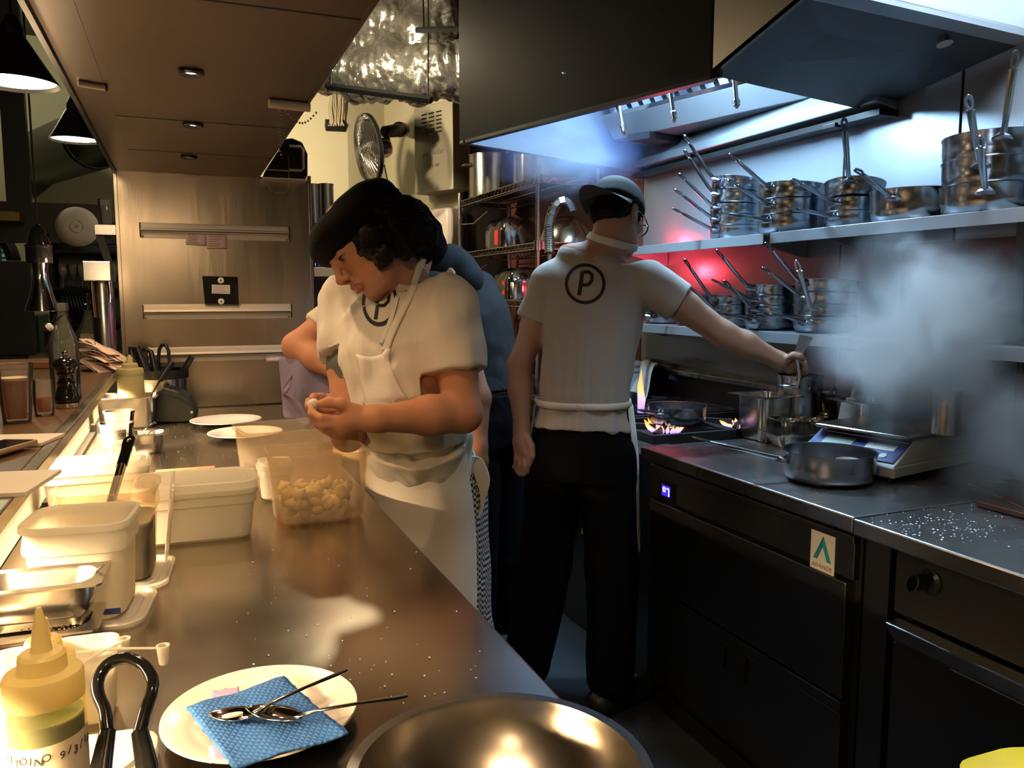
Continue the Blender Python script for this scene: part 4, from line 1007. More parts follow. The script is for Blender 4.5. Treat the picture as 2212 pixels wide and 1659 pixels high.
for k, p_ in enumerate(sl):
    o = make('dark_plate', MB().lathe([(.001, 0), (.06, 0), (.10, .012), (.10, .015), (.06, .004), (.001, .004)], 32, Ry(78)), 'dark_steel', None, loc=(p_.x, p_.y+.05, base.z+h*.33+.10)); tag(o, 'dark plate standing on edge in the row of plates on the back bar', 'plate', 'plates racked on the back bar')
# wifi disc
c = q(167, 490, YB-.001)
wd = thing('wifi_disc', 'round white wireless access point fixed under the black beam', 'access point', c)
make('shell', MB().lathe([(.100, 0), (.101, .004), (.09, .016), (.05, .024), (.001, .026)], 48, Rx(90)), 'white_disc', wd)
make('ring_line', MB().lathe([(.030, .0255), (.0312, .0256), (.0312, .0268), (.030, .0268)], 40, Rx(90), False, False), 'grey_box', wd)
text('logo', 'U', .018, Tr(0, -.0272, 0) @ Rx(90), 'ink_black', wd, .0004)
# steel shelf with upturned glasses by the panel
a = atY(203, 484, 3.95); b = atY(262, 508, 3.95)
ss = thing('glass_shelf', 'small steel shelf with upturned glasses beside the steel panel', 'shelf', ((a.x+b.x)/2, 3.95, b.z))
make('board', MB().bb((-(b.x-a.x)/2, 0, 0), ((b.x-a.x)/2, .25, a.z-b.z)), 'range_steel', ss, smooth=0, bevel=.002)
make('bracket', MB().hexa([(.0, .02, -.20), (.03, .02, -.20), (.03, .05, -.20), (.0, .05, -.20), (-.05, .02, 0), (-.02, .02, 0), (-.02, .05, 0), (-.05, .05, 0)]), 'black_metal', ss, smooth=0)
for k, (dx, dy) in enumerate(((-.005, .06), (.04, .10))):
    o = thing('tumbler', 'clear tall tumbler standing on the small steel shelf' + (' at its left' if k == 0 else ' beside the panel edge'), 'glass', ss.location+Vector((dx, dy, a.z-b.z)), 0, 'tumblers on the small steel shelf')
    make('glass_body', MB().lathe([(.026, 0), (.034, .112), (.032, .112), (.025, .004), (.001, .003)], 24), 'clear_glass', o)
c = atY(248, 548, 3.93)
# brass light box at far left
a = q(-40, 455, 4.6); b = q(43, 479, 4.6)
o = make('brass_shade', MB().bb((0, 0, 0), (b.x-a.x, .15, a.z-b.z)), 'brass', None, smooth=0, bevel=.004, loc=(a.x, 4.6, b.z)); tag(o, 'brass rectangular lamp shade below the black beam at left edge', 'lamp shade')
# arched window with green mesh
wy = 5.2; a = atY(-60, 510, wy); b = atY(45, 745, wy)
n = 16; top = []
cx, rx, zt = (a.x+b.x)/2, (b.x-a.x)/2, a.z-.16
poly = [(a.x, b.z), (b.x, b.z)]+[(cx+rx*math.cos(math.pi*k/n), zt+.17*math.sin(math.pi*k/n)) for k in range(n+1)]
wo = make('window_1', MB().prism([(x, z) for x, z in poly], .02, Tr(0, wy, 0) @ Rx(90)), 'green_mesh', None, smooth=0); wo['kind'] = 'structure'
uvl = wo.data.uv_layers.new(name='UVMap')
for lp_ in wo.data.loops:
    v = wo.data.vertices[lp_.vertex_index].co; uvl.data[lp_.index].uv = (v.x*1., v.z*1.)
frm = MB().tube([Vector((x, wy-.03, z)) for x, z in poly+[poly[0]]], .035, 8); struct('trim_3', frm, 'shadow_black')
o = make('till_screen', MB().bb((-.13, 0, 0), (.06, .05, .42)), 'shadow_black', None, smooth=0, bevel=.006); p_ = atD(40, 720, 3.6); o.location = (p_.x, p_.y, BZ+.02); tag(o, 'black till screen silhouetted against the green window', 'screen')
o = make('till_stand', MB().bb((-.05, -.04, 0), (.05, .08, .02)), 'shadow_black', None, smooth=0); o.location = (p_.x-.03, p_.y, BZ); tag(o, 'black stand under the till screen', 'stand')
a = atD(-20, 790, 4.3); b = atD(70, 690, 4.3)
o = make('bar_fridge', MB().bb((-.35, 0, 0), (.12, .4, b.z+.02)), 'blue_tile', None, smooth=0, bevel=.01, loc=(a.x+.1, a.y+.1, 0)); tag(o, 'dark teal cabinet below the green window at left edge', 'cabinet')
# steel tumbler near the heat lamp
c = P3(93, 770); o = thing('steel_beaker', 'steel beaker on the bar below the chrome pendant', 'beaker', c+Vector((0, .3, 0)))
make('beaker_body', MB().lathe([(.03, 0), (.034, .003), (.038, .11), (.036, .11), (.032, .005), (.001, .004)], 28), 'chrome', o)
# ================================================================ EXTRACTION HOOD ON THE RIGHT
HZ = 2.0
h0 = Vector((1.055, 3.14, HZ)); h1 = Vector((1.39, 1.946, HZ)); h2 = Vector((2.165, 2.125, HZ)); h3 = Vector((2.165, 3.56, HZ))
hd = thing('extractor_hood', 'huge dark steel extractor hood lit blue-white inside, over the range', 'hood', (1.6, 2.7, HZ))
P = Tr(-1.6, -2.7, -HZ); up = Vector((0, 0, 1))
nrm = Vector(((h1-h0).y, -(h1-h0).x, 0)).normalized(); nrm = -nrm if nrm.x > 0 else nrm
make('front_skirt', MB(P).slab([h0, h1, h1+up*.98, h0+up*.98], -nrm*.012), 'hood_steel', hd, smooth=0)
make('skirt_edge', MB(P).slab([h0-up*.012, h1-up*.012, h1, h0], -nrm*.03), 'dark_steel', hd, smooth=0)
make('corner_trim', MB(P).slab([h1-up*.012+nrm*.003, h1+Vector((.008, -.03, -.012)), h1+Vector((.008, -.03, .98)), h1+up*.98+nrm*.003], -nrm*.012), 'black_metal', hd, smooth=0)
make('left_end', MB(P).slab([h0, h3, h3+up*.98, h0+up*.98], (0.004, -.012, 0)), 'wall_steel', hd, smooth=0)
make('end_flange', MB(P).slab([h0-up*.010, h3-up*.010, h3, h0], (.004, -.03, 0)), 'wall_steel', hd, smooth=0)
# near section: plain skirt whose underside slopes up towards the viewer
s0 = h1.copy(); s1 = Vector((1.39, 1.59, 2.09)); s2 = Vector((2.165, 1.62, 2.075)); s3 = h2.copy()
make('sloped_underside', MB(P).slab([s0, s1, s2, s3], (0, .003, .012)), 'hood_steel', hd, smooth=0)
gs = MB(P).slab([s0, s1, Vector((1.39, 1.59, 2.98)), Vector((1.39, 1.946, 2.98))], (.012, 0, 0))
make('brass_tinted_skirt', gs, 'canopy_steel', hd, smooth=0)
# second opening beyond the slope: rim, bright interior
r0 = s1; r1 = s2
make('second_rim', MB(P).slab([r0, r1, r1+Vector((0, -.05, .006)), r0+Vector((0, -.05, .006))], (0, 0, .02)), 'wall_steel', hd, smooth=0)
make('second_interior', MB(P).slab([r0+Vector((.03, -.05, .02)), r1+Vector((0, -.05, .02)), r1+Vector((0, .03, .5)), r0+Vector((.03, .03, .5))], (0, .012, 0)), 'wall_steel', hd, smooth=0)
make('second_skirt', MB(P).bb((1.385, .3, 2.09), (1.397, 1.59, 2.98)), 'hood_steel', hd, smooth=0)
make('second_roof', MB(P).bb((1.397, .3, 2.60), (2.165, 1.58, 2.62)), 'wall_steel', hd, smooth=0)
make('sticker', MB().lathe([(.001, 0), (.021, 0), (.021, .001), (.001, .001)], 20, P @ frame(atZ(2037, 90, 2.068)+Vector((0, -.006, -.008)), (1, 0, 0), (0, .97, -.24))), 'sticker_white', hd)
make('hood_roof', MB(P).slab([h0+up*.62, h1+up*.62, h2+up*.62, h3+up*.62], (0, 0, .02)), 'wall_steel', hd, smooth=0)
# grease gutter and baffle filters
g0 = atZ(1326, 303, 2.10); g1 = atZ(1800, 199, 2.10); gx = (g1-g0).normalized(); gn = Vector((gx.y, -gx.x, 0)); gn = -gn if gn.x > 0 else gn
make('grease_gutter', MB(P).hexa([g0, g1, g1-gn*.25, g0-gn*.25, g0+gn*.07+up*.085, g1+gn*.07+up*.085, g1-gn*.25+up*.085, g0-gn*.25+up*.085]), 'wall_steel', hd, smooth=0, bevel=.003)
make('gutter_lip', MB(P).hexa([g0+gn*.07+up*.085, g1+gn*.07+up*.085, g1+gn*.04+up*.085, g0+gn*.04+up*.085, g0+gn*.078+up*.10, g1+gn*.078+up*.10, g1+gn*.04+up*.10, g0+gn*.04+up*.10]), 'chrome', hd, smooth=0)
Lg = (g1-g0).length; nb = 16
for k in range(nb):
    a = g0+gx*(Lg*(k+.12)/nb)+up*.105+gn*.02; b = a+gx*(Lg*.62/nb); tv = gn*.24+up*.40+gx*-.06
    make('baffle', MB(P).hexa([a, b, b+up*.012, a+up*.012, a+tv, b+tv, b+tv+up*.012, a+tv+up*.012]), 'pan_steel', hd, smooth=0)
make('filter_back', MB(P).slab([g0+up*.135, g1+up*.135, g1+gn*.24+up*.54, g0+gn*.24+up*.54], (0, 0, .01)), 'black_metal', hd, smooth=0)
make('gutter_bracket', MB(P).hexa([atZ(1355, 305, 2.07), atZ(1403, 298, 2.07), atZ(1403, 298, 2.07)-gn*.2, atZ(1355, 305, 2.07)-gn*.2, atZ(1355, 305, 2.07)+up*.03, atZ(1403, 298, 2.07)+up*.03, atZ(1403, 298, 2.07)-gn*.2+up*.03, atZ(1355, 305, 2.07)-gn*.2+up*.03]), 'dark_steel', hd, smooth=0)
# fire suppression nozzles hanging in the hood
for px0, py0, px1, py1, d, in ((1336, 215, 1349, 292, 3.05), (1447, 190, 1457, 265, 2.78), (1587, 178, 1592, 234, 2.5)):
    a = atD(px0, py0, d); b = atD(px1, py1, d); dv = (b-a).normalized(); L = (b-a).length
    nz = MB(P @ Matrix()); nz.tube([a-dv*.25, b-dv*L*.32], .0075, 10)
    make('nozzle_pipe', nz, 'tray_steel', hd)
    tip = MB(P); tip.tube([b-dv*L*.34+dv*L*.34*t for t in (0, .1, .12, .35, .37, .5, .52, .7, .72, .9, 1)], [.009, .011, .012, .012, .009, .009, .011, .011, .007, .006, .003], 10)
    make('nozzle_tip', tip, 'tray_steel', hd)
# light trough along the wall under the hood
wl = thing('wall_ledge', 'long stainless ledge along the splashback below the hood', 'ledge', (2.12, 2.8, 2.02))
P = Tr(-2.12, -2.8, -2.02)
make('ledge_face', MB(P).hexa([(2.075, 2.02, 2.005), (2.169, 2.02, 1.985), (2.169, 3.56, 1.985), (2.075, 3.56, 2.005), (2.075, 2.02, 2.04), (2.169, 2.02, 2.13), (2.169, 3.56, 2.13), (2.075, 3.56, 2.04)]), 'wall_steel', wl, smooth=0, bevel=.003)
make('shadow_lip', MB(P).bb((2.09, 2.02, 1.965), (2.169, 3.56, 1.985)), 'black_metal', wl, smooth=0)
c = atX(1810, 258, 2.12)
make('end_clip', MB(P).bb((2.08, c.y-.03, 1.958), (2.12, c.y+.03, 1.975)), 'black_metal', wl, smooth=0, bevel=.003)
# ================================================================ FOIL DUCT, FAN AND THE BACK CORNER
def crumple(rings, amp, s, seed):
    out = []
    for r in rings:
        c = sum((Vector(p) for p in r), Vector())/len(r)
        out.append([Vector(p)+(Vector(p)-c).normalized()*amp*(mnoise.noise(Vector(p)*s+Vector((seed, 0, 0)))+.7*abs(mnoise.noise(Vector((p[0]*s*2.7, p[1]*s*2.7, p[2]*s*1.0))))+.22*abs(mnoise.noise(Vector(p)*s*5))+.07*abs(mnoise.noise(Vector(p)*s*11))) for p in r])
    return out
def foil_tube(name, pts, rad, parent, seg=130, seed=0, amp=.045, s=7):
    m_ = MB(); n = len(pts); P_ = []
    for i in range(n-1):
        for k in range(36): P_.append((Vector(pts[i]).lerp(Vector(pts[i+1]), k/36), rad[i]+(rad[i+1]-rad[i])*k/36))
    P_.append((Vector(pts[-1]), rad[-1]))
    m_.tube([p for p, r in P_], [r for p, r in P_], seg)
    rings = [m_.v[i*seg:(i+1)*seg] for i in range(len(P_))]
    rings = crumple(rings, amp, s, seed)
    return make(name, MB().loft(rings), 'foil', parent, smooth=180)
fd = thing('foil_duct', 'crumpled silver foil ducts hanging from the ceiling by the canopy', 'duct', atD(850, 120, 4.4))
o = fd.location.copy()
def fp(px, py, d): return atD(px, py, d)-o
foil_tube('vertical_duct', [fp(815, -170, 4.5), fp(820, 20, 4.5), fp(812, 140, 4.48)], [.20, .185, .17], fd, seed=1)
foil_tube('vertical_duct', [fp(935, -170, 4.45), fp(930, 20, 4.45), fp(915, 130, 4.4)], [.17, .16, .15], fd, seed=4)
foil_tube('horizontal_duct', [fp(690, 150, 4.5), fp(780, 150, 4.45), fp(900, 160, 4.3), fp(1030, 150, 4.2), fp(1080, 140, 4.2)], [.10, .15, .145, .15, .15], fd, seed=9)
tb = thing('steel_strut', 'dark steel strut slung on rods below the foil ducts', 'strut', atD(820, 200, 4.2)); o = tb.location.copy()
a = atD(706, 186, 4.3)-o; b = atD(932, 216, 4.0)-o
make('channel', MB().tube([a, b], .019, 4), 'black_metal', tb, smooth=0)
make('hanger_rod', MB().tube([atD(925, 222, 4.02)-o, atD(925, -60, 4.02)-o], .004, 6), 'black_metal', tb)
make('hanger_rod', MB().tube([atD(716, 190, 4.28)-o, atD(716, -60, 4.28)-o], .004, 6), 'black_metal', tb)
o_ = atD(940, 60, 3.9); t = thing('black_brackets', 'dark bracket shelf high up beside the hood skirt', 'bracket', o_)
make('beam', MB().tube([atD(900, 65, 3.95)-o_, atD(1010, 62, 3.7)-o_], .014, 4), 'black_metal', t, smooth=0)
make('rod', MB().tube([atD(915, 66, 3.93)-o_, atD(913, -80, 3.93)-o_], .005, 6), 'black_metal', t)
# cable bundle
cb = thing('cable_bundle', 'bundle of pale cables dropping down the yellow wall', 'cables', atY(730, 230, 5.85)); o = cb.location.copy()
random.seed(8)
for k in range(12):
    x = 712+k*2.6
    make('cable', MB().tube([atY(x+random.uniform(-3, 3), y, 5.83-.02*(k % 3))-o for y in (190, 205, 235, 262, 272)], .0055, 6), 'cable', cb)
make('clamp', MB().tube([atY(703, 270, 5.862)-o, atY(744, 272, 5.862)-o], .040, 4), 'black_metal', cb, smooth=0)
# wall fan
fc = atD(796, 322, 5.1); fn = (-RT*.86 - FW*.46 - UPV*.20).normalized()
fx = fn.cross(Vector((0, 0, 1))).normalized(); fy = fx.cross(fn)
fan = thing('wall_fan', 'chrome cage wall fan with black arm on the yellow wall', 'fan', M=frame(fc, fx, -fy) if False else Matrix((fx, fy, fx.cross(fy))).transposed().to_4x4())
fan.location = fc; bpy.context.view_layer.update()
fz = 1 if fx.cross(fy).dot(fn) > 0 else -1
R = .212; cage = MB()
for i in range(11):
    r = .03+(R-.03)*i/10; zz = fz*(.058-.040*(r/R)**2); cage.tube([(r*math.cos(a), r*math.sin(a), zz) for a in [2*math.pi*k/40 for k in range(41)]], .0018, 5, caps=False)
for k in range(40):
    a = 2*math.pi*k/40; cage.tube([((.03+(R-.03)*t)*math.cos(a+.5*t), (.03+(R-.03)*t)*math.sin(a+.5*t), fz*(.058-.040*((.03+(R-.03)*t)/R)**2)) for t in (0, .33, .66, 1)], .0014, 4)
make('front_cage', cage, 'wire_chrome', fan)
cage = MB()
for i in range(6):
    r = .06+(R-.06)*i/5; zz = -fz*(.062-.045*(r/R)**2); cage.tube([(r*math.cos(a), r*math.sin(a), zz) for a in [2*math.pi*k/40 for k in range(41)]], .0018, 5, caps=False)
for k in range(40):
    a = 2*math.pi*k/40; cage.tube([((.06+(R-.06)*t)*math.cos(a), (.06+(R-.06)*t)*math.sin(a), -fz*(.062-.045*((.06+(R-.06)*t)/R)**2)) for t in (0, .33, .66, 1)], .0014, 4)
make('rear_cage', cage, 'wire_chrome', fan)
make('rim_band', MB().lathe([(R, -.012), (R+.005, -.01), (R+.005, .01), (R, .012)], 48, None, False, False), 'black_metal', fan)
make('badge', MB().lathe([(.001, fz*.062), (.03, fz*.060), (.032, fz*.056)], 24, None, False, False), 'chrome', fan)
for k in range(3):
    G = [[(r*math.cos(2.09*k+(a-.5)*1.5*(1-.3*r/R)), r*math.sin(2.09*k+(a-.5)*1.5*(1-.3*r/R)), (a-.5)*.05) for a in (0, .25, .5, .75, 1)] for r in (.03, .07, .12, .165, .185)]
    make('blade', MB().grid(G), 'tray_steel', fan, smooth=80, solid=.002)
make('motor', MB().lathe([(.001, -fz*.15), (.045, -fz*.145), (.062, -fz*.12), (.064, -fz*.06), (.02, -fz*.03)], 28), 'tray_steel', fan)
fi = fan.matrix_world.inverted()
arm = [atD(830, 285, 5.16), atD(850, 283, 5.22), atD(866, 280, 5.32)]
make('arm', MB(fi).tube([atD(838, 318, 5.18), atD(836, 300, 5.17), atD(832, 285, 5.16)], .02, 10), 'black_plastic', fan)
make('bracket_head', MB(fi).tube(arm, [.036, .040, .046], 14), 'black_plastic', fan)
make('wall_plate', MB(fi).tube([atD(862, 280, 5.3), atD(870, 280, 5.72)], .05, 14), 'black_plastic', fan)
make('cord', MB(fi).tube([atD(830, 356, 5.14), atD(836, 385, 5.2), atD(846, 425, 5.3)], .004, 6), 'black_plastic', fan)
# purifier box on the angled wall
wa = Vector((1.46, 6.1, 0)); wb = Vector((1.80, 5.35, 0)); wd_ = (wb-wa).normalized(); wn = Vector((wd_.y, -wd_.x, 0)); wn = -wn if wn.x > 0 else wn
c = wa+wd_*.72; 
pz0 = atD(965, 410, 5.35).z; pz1 = atD(965, 222, 5.35).z
pb = thing('air_purifier', 'grey wall box with louvre slots beside the hood', 'air purifier', M=frame(Vector((c.x, c.y, pz0))+wn*.016, -wd_, (0, 0, 1)) if False else frame(Vector((c.x, c.y, pz0))+wn*.014, wd_, (0, 0, 1)))
bpy.context.view_layer.update()
hh = pz1-pz0; sgn = 1 if (pb.matrix_world.to_3x3() @ Vector((0, 0, 1))).dot(wn) > 0 else -1
make('case', MB().bb((-.17, 0, 0), (.22, hh, sgn*.16)), 'grey_box', pb, smooth=0, bevel=.006)
lv = MB()
for i in range(6):
    for j in range(3): lv.box((-.06+.075*j, hh*(.90-.045*i), sgn*.162), (.05, .008, .008), Matrix.Rotation(.5, 3, 'X'))
make('louvres', lv, 'hood_steel', pb, smooth=0)
Mx = Matrix.Rotation(0 if sgn > 0 else math.pi, 4, 'Y')
text('lettering', 'purified/air', .050, Tr(.03, hh*.45, sgn*.1612) @ Mx, 'print_ink', pb, .0006, shear=.15)
text('small_lettering', 'CLR 100', .030, Tr(.03, hh*.30, sgn*.1612) @ Mx, 'print_ink', pb, .0006)
# soap dispenser below
c = wa+wd_*.73
sd = thing('soap_dispenser', 'white wall dispenser with a blue drop window beside wire shelves', 'dispenser', M=frame(Vector((c.x, c.y, atD(970, 530, 5.3).z))+wn*.014, wd_, (0, 0, 1))); bpy.context.view_layer.update()
make('case', MB().loft([[(x*.135*s, y0+.0, sgn*z0) for x, z0 in ((-1, .005), (1, .005), (1, .10), (.8, .125), (-.8, .125), (-1, .10))] for s, y0 in ((.8, 0), (.95, .02), (1, .08), (1, .20), (.92, .26))]), 'dispenser', sd, smooth=40, bevel=.008)
make('drop_window', MB().prism([(.0, .055)]+[(.018*math.cos(a), .0+.022*math.sin(a)) for a in [math.radians(d) for d in range(150, 391, 20)]], .002, Tr(-.035, .115, sgn*.126) @ Mx), 'badge_blue', sd, smooth=0)
make('blue_badge', MB().box((-.03, .235, sgn*.118), (.045, .035, .012)), 'sticker_blue', sd, smooth=0)
# two steel canisters and rack behind the first cook's hat
rk = thing('storage_rack', 'dark storage rack with radio between the steel panel and the yellow wall', 'rack', (atY(690, 600, 4.7).x, 4.7, 0))
x0 = atY(655, 480, 4.7).x-rk.location.x; x1 = atY(752, 480, 4.7).x-rk.location.x; zt = atY(690, 482, 4.7).z
make('back_panel', MB().bb((x0, .33, .1), (x1, .35, zt)), 'dark_steel', rk, smooth=0)
for z in (zt, atY(690, 598, 4.7).z, atY(690, 668, 4.7).z, .95, .5): make('shelf_board', MB().bb((x0, 0, z-.02), (x1, .33, z)), 'black_metal', rk, smooth=0)
for x in (x0, x1):
    make('post', MB().bb((x-.012, -.012, 0), (x+.012, .012, zt)), 'black_metal', rk, smooth=0)
    make('post', MB().bb((x-.012, .33, 0), (x+.012, .354, zt)), 'black_metal', rk, smooth=0)
for px, r, lb in ((678, .034, 'left of two steel canisters on the dark rack'), (706, .042, 'right of two steel canisters on the dark rack')):
    c = atY(px, 480, 4.82); t = thing('steel_canister', lb, 'canister', (c.x, 4.82, zt+.001), 0, 'steel canisters on the dark rack')
    hc = atY(px, 400, 4.82).z-zt
    make('canister_body', MB().lathe([(r, 0), (r, hc), (r+.003, hc), (r+.003, hc+.005), (r-.002, hc+.005), (r-.002, .004), (.001, .003)], 28), 'tray_steel', t)
zr = atY(690, 598, 4.7).z
rd = thing('radio', 'small radio with blue level display on the dark rack', 'radio', (atY(708, 598, 4.72).x, 4.72, zr+.001))
make('case', MB().bb((-.075, 0, 0), (.085, .16, .055)), 'cream_rail', rd, smooth=0, bevel=.003)
make('display', MB().bb((-.085, .0, .056), (.08, .15, .118)), 'black_gloss', rd, smooth=0)
bars = MB()
for k, hb in enumerate((.028, .006, .014, .005, .007, .008, .004, .009)): bars.bb((-.07+k*.019, -.002, .061), (-.066+k*.019, 0, .061+hb))
make('level_bars', bars, 'equaliser_blue', rd, smooth=0)
# ---------------------------------------------------------------- chrome wire shelving
wx0, wx1, wy0, wy1 = 1.745, 2.10, 3.92, 5.20
ws = thing('wire_shelving', 'chrome wire shelving unit against the back right wall', 'shelving', (wx0, wy0, 0))
for x in (0, wx1-wx0):
    for y in (0, wy1-wy0): make('post', MB().tube([(x, y, 0), (x, y, 2.06)], .0125, 12), 'wire_chrome', ws)
def wire_shelf(z):
    m_ = MB(); L = wy1-wy0; Dp = wx1-wx0
    for x in (0, Dp):
        for dz in (0, -.034): m_.tube([(x, 0, z+dz), (x, L, z+dz)], .0035, 6)
        n = 44
        m_.tube([(x, L*k/n, z-.002 if k % 2 else z-.032) for k in range(n+1)], .002, 5)
    for y in (0, L):
        for dz in (0, -.034): m_.tube([(0, y, z+dz), (Dp, y, z+dz)], .0035, 6)
        m_.tube([(Dp*k/12, y, z-.002 if k % 2 else z-.032) for k in range(13)], .002, 5)
    for k in range(1, 52): m_.tube([(0, L*k/52, z), (Dp, L*k/52, z)], .0018, 4)
    for k in (1, 2): m_.tube([(Dp*k/3, 0, z-.006), (Dp*k/3, L, z-.006)], .003, 5)
    s = make('wire_shelf', m_, 'wire_chrome', ws)
    for x in (0, Dp): make('collar', MB().lathe([(.0135, -.045), (.022, -.043), (.022, .008), (.0135, .010)], 14, Tr(x, 0, z), False, False), 'wire_chrome', s)
    make('price_holder', MB().bb((.02, -.010, z-.034), (.055, -.006, z+.004)), 'cream_rail', s, smooth=0)
WS = (2.005, 1.665, 1.36, .9)
for z in WS: wire_shelf(z)
for z in (1.9, 1.58, 1.28):
    br = MB().tube([(0, 1.25, z), (-.02, 1.2, z-.05), (0, 1.0, z-.06), (.02, .8, z)], .005, 6)
    make('hook_brace', br, 'wire_chrome', ws)
def on_shelf(name, label, cat, px, z, x, grp=None):
    c = atX(px, 500, x); return thing(name, label, cat, (x, c.y, z+.004), 0, grp)
t = on_shelf('stock_pot', 'tall steel stock pot at the left end of the top wire shelf', 'stock pot', 1066, WS[0], 1.90, 'stock pots on the wire shelving')
def pot_mesh(r, h): return MB().lathe([(r, 0), (r, h), (r+.005, h+.001), (r+.005, h+.006), (r-.003, h+.006), (r-.003, .004), (.001, .003)], 48)
make('pot_body', pot_mesh(.16, .26), 'tray_steel', t); make('side_handle', MB().tube([(-.16, .05, .2), (-.20, .03, .2), (-.20, -.03, .2), (-.16, -.05, .2)], .007, 8), 'wire_chrome', t)
t = on_shelf('stock_pot', 'steel stock pot wrapped in blue smoke, nearer on the top wire shelf', 'stock pot', 1165, WS[0], 1.93, 'stock pots on the wire shelving')
make('pot_body', pot_mesh(.15, .24), 'tray_steel', t); make('side_handle', MB().tube([(-.15, .05, .18), (-.19, .03, .18), (-.19, -.03, .18), (-.15, -.05, .18)], .007, 8), 'wire_chrome', t)
def toaster(label, px, z, L, h, red):
    t = on_shelf('rounded_appliance', label, 'appliance', px, z, 1.90, 'black appliances on the wire shelving')
    w = .12; rings = []
    for y, s in ((-L/2, .80), (-L/2+.02, .96), (-L/2+.06, 1), (L/2-.06, 1), (L/2-.02, .92), (L/2, .75)):
        rings.append([(w*s*sx, y, z0*h*(.5+.5*s)) for sx, z0 in ((-1, 0), (-1, .55), (-.9, .82), (-.62, .97), (0, 1.0), (.62, .97), (.9, .82), (1, .55), (1, 0))])
    make('body', MB().loft(rings), 'black_gloss', t, smooth=50)
    make('chrome_end', MB().loft([[(p[0]*1.02, p[1]+(-.002 if k == 0 else .0), p[2]*1.02) for p in rings[j]] for k, j in ((0, 0), (1, 1))]+[[(p[0]*1.02, p[1]+.01, p[2]*1.02) for p in rings[1]]]), 'chrome', t, smooth=50)
    for rr in red: make('red_lamp', MB().bb((-w*1.05, -L/2+rr[0], h*rr[1]), (-w*.9, -L/2+rr[0]+rr[2], h*(rr[1]+rr[3]))), 'toaster_red', t, smooth=0, bevel=.003)
    return t
toaster('black and chrome rounded appliance with a red lamp, on the middle wire shelf', 1100, WS[1], .34, .19, ((.05, .12, .05, .45),))
toaster('smaller black and chrome appliance with two red lamps, on the lower wire shelf', 1118, WS[2], .30, .19, ((.06, .15, .03, .12), (.06, .45, .03, .12)))
t = on_shelf('steel_bowl', 'pale dome-like steel bowl turned over on the middle wire shelf', 'bowl', 1222, WS[1], 1.98)
make('bowl_body', MB().lathe([(.15, 0), (.148, .02), (.13, .08), (.09, .13), (.04, .15), (.001, .153)], 36), 'tray_steel', t)
# spring pre-rinse hose
a0 = atD(1187, 545, 3.95)
sp_ = thing('spring_hose', 'coiled steel pre-rinse hose arching up beside the wire shelving', 'hose', (a0.x, a0.y, 0))
o = sp_.location.copy()
path = [(1187, 548), (1187, 520), (1186, 490), (1190, 466), (1198, 446), (1208, 435), (1220, 432), (1230, 440), (1236, 456)]
pp = [atD(x, y, 3.95)-o for x, y in path]
make('riser', MB().tube([(0, 0, 0.0), (0, 0, pp[0].z)], .012, 12), 'wire_chrome', sp_)
dense = []
for i in range(len(pp)-1):
    for k in range(12): dense.append(pp[i].lerp(pp[i+1], k/12))
dense.append(pp[-1])
make('hose_core', MB().tube(dense, .015, 10), 'black_metal', sp_)
hx = []; ph = 0
for i, p in enumerate(dense):
    t_ = (dense[min(i+1, len(dense)-1)]-dense[max(i-1, 0)]).normalized(); u_ = t_.cross(FW).normalized(); v_ = t_.cross(u_)
    for k in range(3):
        ph += 2*math.pi/18*1.0*3; q_ = p.lerp(dense[min(i+1, len(dense)-1)], k/3); hx.append(q_+u_*.021*math.cos(ph)+v_*.021*math.sin(ph))
make('spring_coil', MB().tube(hx, .0052, 6), 'chrome', sp_)
# dim low shelf and clutter behind the cooks
lb = thing('back_bench', 'dark low bench in the shadows between the two cooks', 'bench', (1.15, 3.85, 0))
make('top', MB().bb((-.25, 0, .86), (.50, .55, .90)), 'dark_steel', lb, smooth=0, bevel=.003)
make('under_shelf', MB().bb((-.25, 0, .26), (.50, .55, .29)), 'dark_steel', lb, smooth=0)
for x in (-.24, .47):
    for y in (.01, .52): make('leg', MB().bb((x, y, 0), (x+.03, y+.03, .86)), 'black_metal', lb, smooth=0)
c = atY(1078, 950, 3.98)
t = thing('grey_tub', 'dull green plastic tub on the dark bench between the cooks', 'tub', (c.x-.02, 4.08, .901))
make('tub_body', tub_mesh(.36, .26, .16), 'tub_pale', t, smooth=35)
c = atY(1086, 1130, 3.9)
j = thing('jerrycan', 'white plastic jerrycan with dark label under the bench behind the cooks', 'jerrycan', (c.x, 3.98, .291))
make('body', MB().loft(shellrings([(.085, .07, .02, 0), (.09, .075, .025, .01), (.09, .075, .025, .20), (.075, .06, .03, .235), (.03, .025, .02, .25)])), 'off_white', j, smooth=40)
make('label', MB().bb((-.068, -.0775, .03), (.06, -.0755, .16)), 'cap_grey', j, smooth=0)
make('handle', MB().tube([(-.05, 0, .225), (-.04, 0, .262), (.03, 0, .262), (.06, 0, .225)], .009, 8), 'off_white', j)
make('red_cap', MB().lathe([(.02, .245), (.02, .27), (.001, .271)], 16, Tr(-.0, .03, 0)), 'red_plastic', j)
